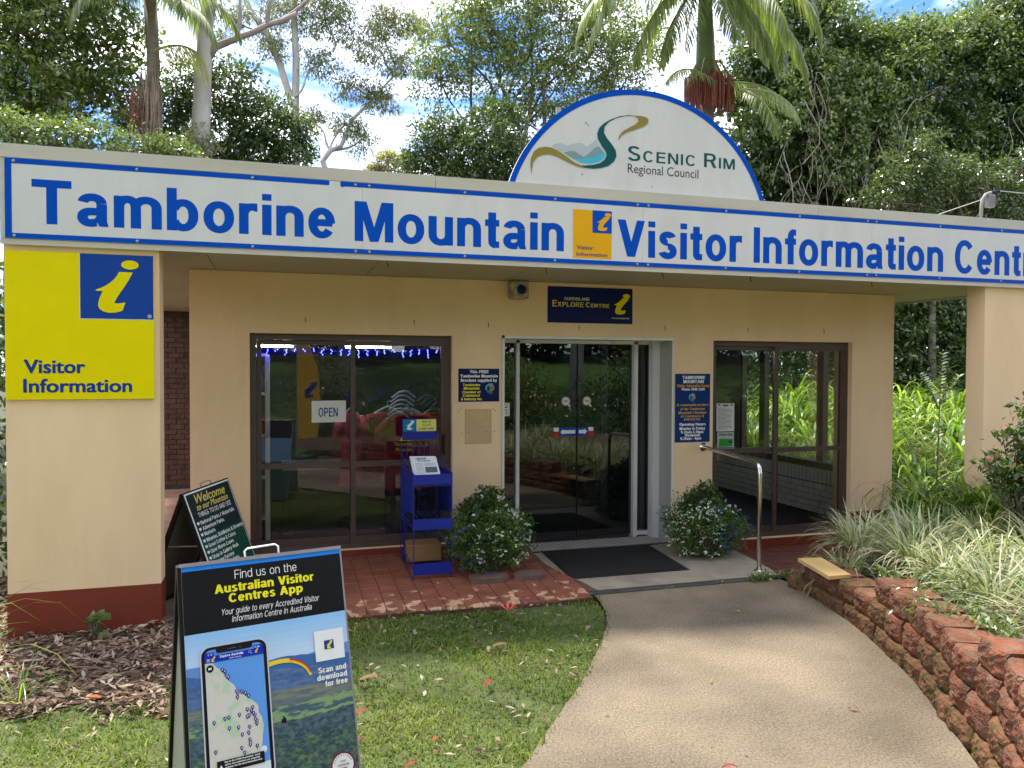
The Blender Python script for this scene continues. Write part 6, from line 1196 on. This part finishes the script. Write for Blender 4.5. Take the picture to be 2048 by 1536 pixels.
# --- flower tubs
def planter(label, x, y, z, r, ph, seed, blue, drop=0):
    t_ = thing('flower_tub', label, 'planter', (x, y, z)); g = np.random.default_rng(seed)
    MB().lathe([(r*.42, z), (r*.55, z+.25), (r*.58, z+.28), (r*.50, z+.28)], 20, Matrix.Translation((x, y, 0))).build('tub', mat('dark_tub%d' % seed, (.06, .045, .035), .8), t_)
    lop = lambda a: 1+.16*math.sin(a*2+seed)+.10*math.sin(a*3+seed*2)
    bl_ = [(x+r*.45*math.cos(a)*lop(a), y+r*.45*math.sin(a)*lop(a), z+ph*.46+.07*math.sin(a*3+seed), r*.52*lop(a+1)) for a in [2*math.pi*i/9 for i in range(9)]]+[(x, y, z+ph*.70, r*.52), (x, y, z+ph*.5, r*.6)]+[(x+r*.5*math.cos(a), y+r*.5*math.sin(a), z+ph*.25, r*.34) for a in [2*math.pi*i/9+.3 for i in range(9)]]
    V, F, rr_, cc = clouds(bl_, 1100, 15, .038, .032, .34, 0, rs=g, shell=.8, up=.35); npmesh('trailing_foliage', V, F, leafmat('tub_leaf%d' % seed, [(.02,.05,.01), (.05,.11,.018), (.10,.18,.03), (.17,.25,.05)], .3), t_, rndv=rr_)
    V, F, rr_, c2 = clouds([(x-.02, y, z+ph*.86, .15), (x+.05, y, z+ph*.93, .10), (x-.12, y-.05, z+ph*.82, .11)], 90, 12, .035, .045, .5, 0, rs=g, shell=.4); npmesh('leafy_centre', V, F, g_dark, t_, rndv=np.clip(rr_-.1, 0, 1))
    out = cc[(cc[:, 1] < y+.1) | (g.random(len(cc)) < .3)]
    def flowers(nm, m, n, s_, sel, cnt):
        cs = out[sel(out)]; cl_ = np.sin(cs[:, 0]*31+seed)*np.sin(cs[:, 2]*27)+np.sin(cs[:, 1]*19+cs[:, 0]*9); cs = cs[cl_ > -.35]; cs = cs[g.choice(len(cs), min(n, len(cs)), replace=False)]; b_ = MB()
        for c in cs:
            d = Vector((c[0]-x, c[1]-y, c[2]-z-ph*.4)).normalized(); o = Vector(c)+d*.036
            for k in range(cnt):
                q = o+Vector((g.normal()*.008, g.normal()*.008, g.normal()*.006)); e = s_*g.uniform(.8, 1.2)
                b_.add([q+Vector(v)*e for v in ((1,0,0),(-1,0,0),(0,1,0),(0,-1,0),(0,0,1),(0,0,-.6))], [(0,2,4),(2,1,4),(1,3,4),(3,0,4),(2,0,5),(1,2,5),(3,1,5),(0,3,5)])
        tag(b_.build(nm, m, t_), kind='stuff')
    wsel = (lambda c: c[:, 0]+.25*(c[:, 2]-z) > x-.10) if not blue else (lambda c: (c[:, 0] < x+.02) | (c[:, 2] > z+ph*.62))
    bsel = (lambda c: c[:, 0] < x-.02) if not blue else (lambda c: c[:, 0] > x-.06)
    flowers('white_flowers', flat('white_petal%d' % seed, (.66, .68, .58), .8), 300, .0085, wsel, 4); flowers('blue_flowers', flat('blue_petal%d' % seed, (.07, .06, .38), .7), 260 if blue else 110, .008, bsel, 3)
planter('round flower tub left of the entrance, white blossom mostly on its right side', 2.25, -.62, .06, .43, .68, 81, False)
planter('round flower tub right of the entrance with blue flowers spilling on its right', 4.55, -.50, .0, .41, .66, 82, True)
# --- lawn blades, weeds and litter
def scatter(n, x0, x1, y0, y1, ok, g):
    x = g.uniform(x0, x1, n); y = g.uniform(y0, y1, n); k = np.array([ok(a, b) for a, b in zip(x, y)]); return x[k], y[k]
gl = np.random.default_rng(5); bare = lambda x, y: math.sin(x*2.7+1.3)*math.sin(y*3.1+.4)+.5*math.sin(x*7.1+y*5.3)
def onlawn(x, y): return inpoly(x-.05*gl.random()*(x > 1), y-.03*gl.random(), lawn_poly) and not (x < -.2+.25*math.sin(y*5) and y > -2.62+.1*math.sin(x*6)) and (bare(x, y) < .35 or gl.random() < .32)
x, y = scatter(120000, -3.6, 2.95, -5.2, -1.5, onlawn, gl); n = len(x)
az = gl.random(n)*6.283; L_ = gl.uniform(.012, .034, n)*np.where(gl.random(n) < .06, 2.0, 1)*(1+.35*np.sin(x*5.3+y*2)*np.sin(y*6.1)); h = np.stack([np.cos(az), np.sin(az), np.zeros(n)], 1); s_ = np.stack([-np.sin(az), np.cos(az), np.zeros(n)], 1); lean = gl.uniform(.3, 1.3, n)
b0 = np.stack([x, y, np.array([-.031 if inpoly(a, b_, lawn_poly) else -.004 for a, b_ in zip(x, y)])], 1); mid = b0+h*(L_*.35*lean)[:, None]+np.array([0, 0, 1.])*(L_*.6)[:, None]; tip = b0+h*(L_*lean)[:, None]+np.array([0, 0, 1.])*(L_*(1-.35*lean*.6))[:, None]; wv = gl.uniform(.002, .0042, n)
V = np.stack([b0-s_*wv[:, None]*.6, b0+s_*wv[:, None]*.6, mid+s_*wv[:, None], mid-s_*wv[:, None], tip], 1)
i0 = np.arange(n)*5; F4 = np.stack([i0, i0+1, i0+2, i0+3], 1); F3 = np.stack([i0+3, i0+2, i0+4, i0+4], 1)
rl = np.clip(.46+.24*gl.normal(size=n)+.20*np.sin(x*3.9+.7)*np.sin(y*4.3)-.12*(y+3), 0, 1)  # blades coloured darker towards the building: its shade is put into the tone
F3b = np.stack([i0+3, i0+2, i0+4], 1); VV = V.reshape(-1, 3)
go = npmesh('lawn_grass', VV, np.concatenate([np.stack([i0, i0+1, i0+2], 1), np.stack([i0, i0+2, i0+3], 1), F3b]), g_turf, kind='stuff', rndv=np.tile(rl, 3)); tag(go, 'short green lawn grass between the tiles and the path', 'grass')
# leaf and bark litter
m_lit = leafmat('dry_litter', [(.045,.030,.020), (.12,.078,.050), (.24,.165,.11), (.44,.36,.27), (.17,.07,.04)], .1, .8, .15, (1, 1, 1))
def litter(n, x0, x1, y0, y1, ok, sz, g, zf, asp=.3, rise=.3):
    x, y = scatter(n, x0, x1, y0, y1, ok, g); n = len(x); az = g.random(n)*6.283; d = norm(np.stack([np.cos(az), np.sin(az), g.normal(size=n)*rise*.6], 1)); nn = norm(np.stack([g.normal(size=n)*rise, g.normal(size=n)*rise, np.ones(n)], 1))
    L_ = sz*g.uniform(.4, 1.5, n); c = np.stack([x, y, zf(n)], 1); V, F = leafquads(c-d*(L_/2)[:, None], d, nn, L_, L_*asp*g.uniform(.6, 1.3, n)); return V, F, g.random(n)
def inmulch(x, y): return (x < .1 and y > -2.75+.12*math.sin(x*6)+.05*math.sin(x*17) and y < -1.0 and not (x > -.36 and y > -1.2) and not (-1.36 < x < -.36 and y > -1.28)) or (x < -1.4 and -2.8 < y < .5)
V1 = litter(21000, -4.2, .1, -2.95, .4, inmulch, .07, gl, lambda n: -.02+gl.uniform(0, .05, n), rise=.5); go = npmesh('leaf_mulch', V1[0], V1[1], m_lit, kind='stuff', rndv=V1[2]); tag(go, 'brown leaf and bark mulch round the foot of the left pillar', 'mulch')
mb_ = MB(); rt = random.Random(12)
for i in range(170):
    x, y = rt.uniform(-3.6, .05), rt.uniform(-2.7, -1.25)
    if not inmulch(x, y): continue
    a = rt.gauss(0, .8); l_ = rt.uniform(.06, .4)**1.3+.05; z = rt.uniform(.0, .035); mb_.tube([(x-l_/2*math.cos(a), y-l_/2*math.sin(a), z-.01), (x, y+rt.uniform(-.02, .02), z+rt.uniform(0, .02)), (x+l_/2*math.cos(a), y+l_/2*math.sin(a), z-.005)], [rt.uniform(.0015, .006)]*3, 5)
tag(mb_.build('bark_strips', mat('bark_strip', (.24, .12, .09), .85, .3, 8), kind='stuff'), 'fallen twigs and curled bark strips on the mulch', 'twigs')
sheet('mulch_bed', [(-8, .6), (-1.4, .6), (-1.4, -1.0), (-.36, -1.0), (-.30, -1.45), (.3, -1.62), (.36, -1.78), (-.3, -2.42), (-1.2, -2.72), (-3.5, -2.85), (-8, -2.8)], -.022, m_soil)
V1 = litter(3800, -3.4, 2.9, -5.0, -1.6, lambda x, y: inpoly(x, y, lawn_poly) and (math.sin(x*4.1+1)*math.sin(y*5.2+.5)+.6*math.sin(x*9+y*8) > .35 or gl.random() < .22), .05, gl, lambda n: gl.uniform(.0, .015, n)); go = npmesh('lawn_litter', V1[0], V1[1], m_lit, kind='stuff', rndv=V1[2]); tag(go, 'small dry leaves and twigs scattered over the lawn', 'leaves')
V1 = litter(1500, 4.6, 7.4, -5.6, -1.6, lambda x, y: not inpoly(x, y, [(2, -1.4), (5.0, -1.4), (5.0, -2.5), (4.85, -2.9), (4.6, -3.6), (4.2, -4.4), (3.9, -5.7), (2, -5.7)]), .06, gl, lambda n: gl.uniform(.28, .36, n)); go = npmesh('bed_litter', V1[0], V1[1], m_lit, kind='stuff', rndv=V1[2]); tag(go, 'dry blades and leaves lying in the raised bed', 'leaves')
V1 = clouds([(4.75+.12*math.sin(i)-.08*i*.9, -2.75-.16*i, .37, .10) for i in range(17)]+[(5.0-.085*i, -2.9-.16*i, .36, .12) for i in range(17)], 420, 7, .06, .05, .35, 0, rs=gl, shell=.1); go = npmesh('bed_weeds', V1[0], V1[1], g_lt, kind='stuff', rndv=V1[2]); tag(go, 'small green weeds creeping along the back of the block wall', 'weeds')
V1 = litter(700, 2.0, 4.7, -6, -1.55, lambda x, y: gl.random() < .12, .02, gl, lambda n: np.full(n, .003), rise=.05); go = npmesh('path_litter', V1[0], V1[1], m_lit, kind='stuff', rndv=V1[2]); tag(go, 'specks of leaf litter on the concrete path', 'leaves')
def oneleaf(name, lb, x, y, L_, az, col, z=.02, asp=.33):
    L_ *= .78; col = tuple(c*.72 for c in col)
    g = np.array([[x, y, z]]); b_ = MB(); d = Vector((math.cos(az), math.sin(az), .04)); s_ = Vector((-math.sin(az), math.cos(az), 0)); o = Vector((x, y, z)); n = 8; vs = []
    for i in range(n+1): t_ = i/n; w_ = L_*asp/2*math.sin(math.pi*min(1, t_*.96+.02))**.8; c = o+d*(L_*(t_-.5))+Vector((0, 0, .012*math.sin(t_*3))); vs += [c-s_*w_+Vector((0, 0, .004)), c, c+s_*w_+Vector((0, 0, .005))]
    fs = []
    for i in range(n): fs += [(3*i, 3*i+1, 3*i+4, 3*i+3), (3*i+1, 3*i+2, 3*i+5, 3*i+4)]
    b_.add(vs, fs); me = b_.build(name, flat(name+'_tone', col, .7) if name+'_tone' not in bpy.data.materials else bpy.data.materials[name+'_tone']); tag(me, lb, 'leaf'); return me
oneleaf('red_leaf', 'big fallen pinkish red leaf at the far left of the lawn', -1.02, -3.10, .17, .25, (.35, .07, .05))
oneleaf('red_leaf', 'red leaf on the lawn right of the phone board', 1.62, -3.02, .12, .9, (.3, .1, .06)); oneleaf('red_leaf', 'red leaf near the lower edge of the lawn beside the phone board', 1.02, -3.83, .09, .2, (.3, .1, .06)); oneleaf('red_leaf', 'purplish red leaf on the lawn near the right edge of the phone board', .86, -3.2, .12, .4, (.3, .1, .06)); oneleaf('red_leaf', 'small red leaf on the path at the bottom of the picture', 2.45, -4.25, .09, -.4, (.3, .1, .06), .008)
oneleaf('orange_leaf', 'orange leaf on the lawn low down between board and path', 1.18, -3.62, .075, .6, (.45, .13, .03)); oneleaf('orange_leaf', 'orange leaf lying on the mulch edge left of the phone board', -.55, -2.62, .13, -.4, (.5, .2, .03), .03)
oneleaf('yellow_leaf', 'yellow leaf on the lawn at lower middle', 1.08, -3.96, .07, -.5, (.5, .38, .05)); oneleaf('yellow_leaf', 'pale green leaf lying alone on the path', 2.90, -3.35, .05, .7, (.4, .42, .12), .008); oneleaf('yellow_leaf', 'yellow leaf beside the block wall on the upper path', 3.80, -2.25, .06, -.7, (.5, .42, .12), .008)
oneleaf('tan_leaf', 'curled tan leaf on the right side of the lower path', 3.45, -3.9, .07, -.6, (.28, .17, .09), .010); oneleaf('tan_leaf', 'long tan leaf in the middle of the lawn', 1.85, -2.45, .16, .1, (.28, .17, .09)); oneleaf('tan_leaf', 'tan leaf lying across the middle left of the lawn', .95, -2.75, .17, .2, (.28, .17, .09)); oneleaf('tan_leaf', 'tan leaf touching the lawn edge near the path', 2.55, -2.3, .12, .8, (.28, .17, .09))
q = thing('red_flower', 'fallen coral red flower on the grass just below the tiles', 'flower', (2.12, -1.72, .0)); b_ = MB()
for a in (20, 75, 130, 200, 330): d = Vector((math.cos(R(a)), math.sin(R(a)), .5)); o = Vector((2.12, -1.74, .02)); s_ = Vector((-d.y, d.x, 0)).normalized()*.012; b_.add([o, o+d*.05+s_, o+d*.085, o+d*.05-s_], [(0, 1, 2, 3)])
b_.build('petals', flat('coral_petal', (.65, .10, .08), .6), q)
# weeds and blades at the left edge
ct = [clump_mesh('strap_blades', g_lime, 26, .5, 1.0, .014, 75, gg, rbase=.05, stiff=1.3) for _ in range(2)]
for x, y, z, s_, lb in ((-1.38, -2.05, .0, 1.05, 'arching grass clump at the left edge beside the pillar'), (-.95, -2.5, -.0, .55, 'tuft of broad blades low at the left edge in front of the mulch'), (-1.75, -1.6, 0, 1.15, 'grass clump half hidden past the left pillar')):
    o = link('grass_clump', ct[0 if s_ > .9 else 1], None); o.location = (x, y, z); o.scale = (s_,)*3; o.rotation_euler = (0, 0, rnd.uniform(0, 6)); tag(o, lb, 'grass clump')
shrub('weed', 'small broad-leaved weed at the foot of the left pillar', 'weed', (-.78, -1.42, .0), [(-.78, -1.45, .07, .07)], g_lt, 9, 4, .03, .075, 91, stems=6, asp=.8)
V1 = clouds([(4.45+.06*i, -1.50, .03, .04) for i in range(8)]+[(3.6, -1.52, .01, .03), (4.1, -1.53, .01, .03)], 60, 6, .03, .04, .35, 0, rs=gl, shell=.2); go = npmesh('drain_weeds', V1[0], V1[1], g_mid, kind='stuff', rndv=V1[2]); tag(go, 'small green weeds growing through the drain grate', 'weeds')
# --- what stands behind the photographer (it mirrors in the glass)
for i, (x, y, s_, lb) in enumerate(((-9, -30, 1.2, 'leafy tree beyond the lawn behind the camera, far left'), (-1, -34, 1.3, 'leafy tree beyond the lawn behind the camera, middle'), (7, -31, 1.2, 'leafy tree beyond the lawn behind the camera, right'), (15, -27, 1.3, 'leafy tree beyond the lawn behind the camera, far right'), (-17, -24, 1.3, 'leafy tree beyond the lawn behind the camera, extreme left'), (22, -18, 1.3, 'leafy tree right of the camera beside the lawn'))):
    bz = gz(x, y); bl_ = [(x+3*s_*math.cos(a), y+2.5*s_*math.sin(a), bz+(3.4+1.7*(k % 3))*s_, 2.1*s_) for k, a in enumerate([2*math.pi*j/8 for j in range(8)])]+[(x, y, bz+8.5*s_, 2.4*s_), (x+1, y+1, bz+2.2*s_, 2.4*s_)]
    tree('leafy_tree', lb, bl_, (x, y, bz), (x, y, bz+3), .3, g_dark, m_bark, 700, 22, .5, .26, 100+i, group='trees behind the photographer', twigs=0)
tree('hedge', 'long dark unseen hedge added behind the photographer to keep sky out of the window reflections', [(-26+2.1*i, -25+.5*math.sin(i), gz(0, -25)+1.3+(i % 2)*1.5, 1.7) for i in range(27)], (0, -25.5, gz(0, -25)), (0, -25.5, gz(0, -25)+.5), .1, g_dark, m_bark, 2600, 20, .55, .42, 140, group='trees behind the photographer', twigs=0, limbr=.02)  # added out of view to block bright sky in the window reflections
for i, (x, y, lb) in enumerate(((-7, -13.5, 'tall unseen tree added to shade the lawn behind the camera, left'), (9.5, -14.5, 'tall unseen tree added to shade the lawn behind the camera, right'), (2.6, -18.5, 'tall unseen tree added to shade the lawn behind the camera, middle'))):  # unseen trees added so their high crowns darken the mirrored lawn
    bz = gz(x, y); tree('shade_tree', lb, [(x+3.4*math.cos(a), y+3.2+2.6*math.sin(a), bz+9+(k % 3)*1.2, 2.2) for k, a in enumerate([2*math.pi*j/7 for j in range(7)])]+[(x, y+3, bz+11, 2.4)], (x, y, bz), (x, y+.6, bz+6), .26, g_mid, m_gum, 900, 20, .5, .24, 160+i, group='trees behind the photographer', twigs=0, limbr=.12)
for i, (x, y, r_, lb) in enumerate(((4.2, -9.6, .9, 'dark rounded bush behind the camera, near'), (6.2, -10.6, 1.1, 'dark rounded bush behind the camera, beside the bed'), (8.6, -8.8, 1.2, 'dark rounded bush right of the camera'), (1.7, -12.5, 1.0, 'dark rounded bush on the lawn behind the camera'), (10.5, -5.8, 1.2, 'dark rounded bush at the far side of the raised bed'))):
    tree('garden_bush', lb, [(x+r_*.5*math.cos(a), y+r_*.5*math.sin(a), gz(x, y)+r_*(.7+.3*(k % 2)), r_*.7) for k, a in enumerate([2*math.pi*j/6 for j in range(6)])]+[(x, y, gz(x, y)+r_*1.5, r_*.7)], (x, y, gz(x, y)), (x, y, gz(x, y)+.5), .06, g_mid if i % 2 else g_dark, m_bark, 420, 20, .17, .09, 120+i, group='bushes behind the photographer', twigs=0, limbr=.02)
for i, (x, y, s_) in enumerate(((2.9, -7.6, 1), (3.6, -8.0, 1.1), (2.2, -8.6, 1), (3.0, -9.0, 1.1), (4.4, -7.2, 1.1), (5.2, -6.6, 1.1), (5.6, -5.4, 1.1), (6.3, -4.6, 1.1), (4.9, -8.2, 1.2), (1.5, -9.4, 1.0), (5.9, -7.6, 1.2))):
    o = link('variegated_grass', varm[i % 3], None); o.location = (x, y, .2 if y > -8 else .02); o.rotation_euler = (0, 0, rnd.uniform(0, 6.28)); o.scale = (s_*1.2,)*3; tag(o, 'tuft of variegated grass beside and behind the camera', 'grass tuft', 'variegated grass tufts behind the photographer')
for i, (x, y) in enumerate(((1.9, -9.0), (2.5, -9.6), (3.4, -10.2))):
    q = thing('agapanthus', ('agapanthus clump with three purple flower heads behind the camera, left one', 'agapanthus clump with three purple flower heads behind the camera, middle one', 'agapanthus clump with three purple flower heads behind the camera, right one')[i], 'plant', (x, y, 0)); lf = link('leaves', limem[i], None, q); lf.scale = (.6, .6, .6)
    for k in range(3):
        hx, hy, hz = x+rnd.uniform(-.25, .25), y+rnd.uniform(-.2, .2), rnd.uniform(1.1, 1.4); MB().tube([(x, y, 0), (hx, hy, hz)], .008, 5).build('stalk', g_mid, q)
        V, F, r, cc = clouds([(hx, hy, hz, .08)], 30, 6, .02, .035, .4, 0, rs=gl, shell=.9, up=0); npmesh('flower_head', V, F, flat('agapanthus_blue', (.16, .13, .42), .6) if 'agapanthus_blue' not in bpy.data.materials else bpy.data.materials['agapanthus_blue'], q)
for x, y, lb in ((.9, -9.6, 'yellow feather banner on the grass behind the camera, nearer'), (-.9, -14.5, 'yellow feather banner on the grass behind the camera, farther')):
    q = thing('feather_banner', lb, 'banner', (x, y, gz(x, y))); z0 = gz(x, y); fr = frame((x, y, z0), (1, 0, 0), (0, 0, 1), (0, 1, 0))
    MB().prism([(0, .35), (.42, .40), (.48, 1.2), (.42, 1.9), (.25, 2.35), (.05, 2.5), (0, 2.45)], fr, -.004, .004).build('cloth', flat('banner_yellow', (.62, .36, .01), .7) if 'banner_yellow' not in bpy.data.materials else bpy.data.materials['banner_yellow'], q)
    MB().tube([(x-.01, y, z0-.1), (x-.01, y, z0+2.45), (x+.12, y, z0+2.54)], .012, 6).build('pole', m_galv, q)
    p = Print(fr, .006); logo_i(p, .10, 1.2, .34) if False else p.text('INFO', -.0, .30, 0, .01, .2) if False else logo_i(p, .12, 1.25, .35); p.build('information_symbol', m_navy, q)
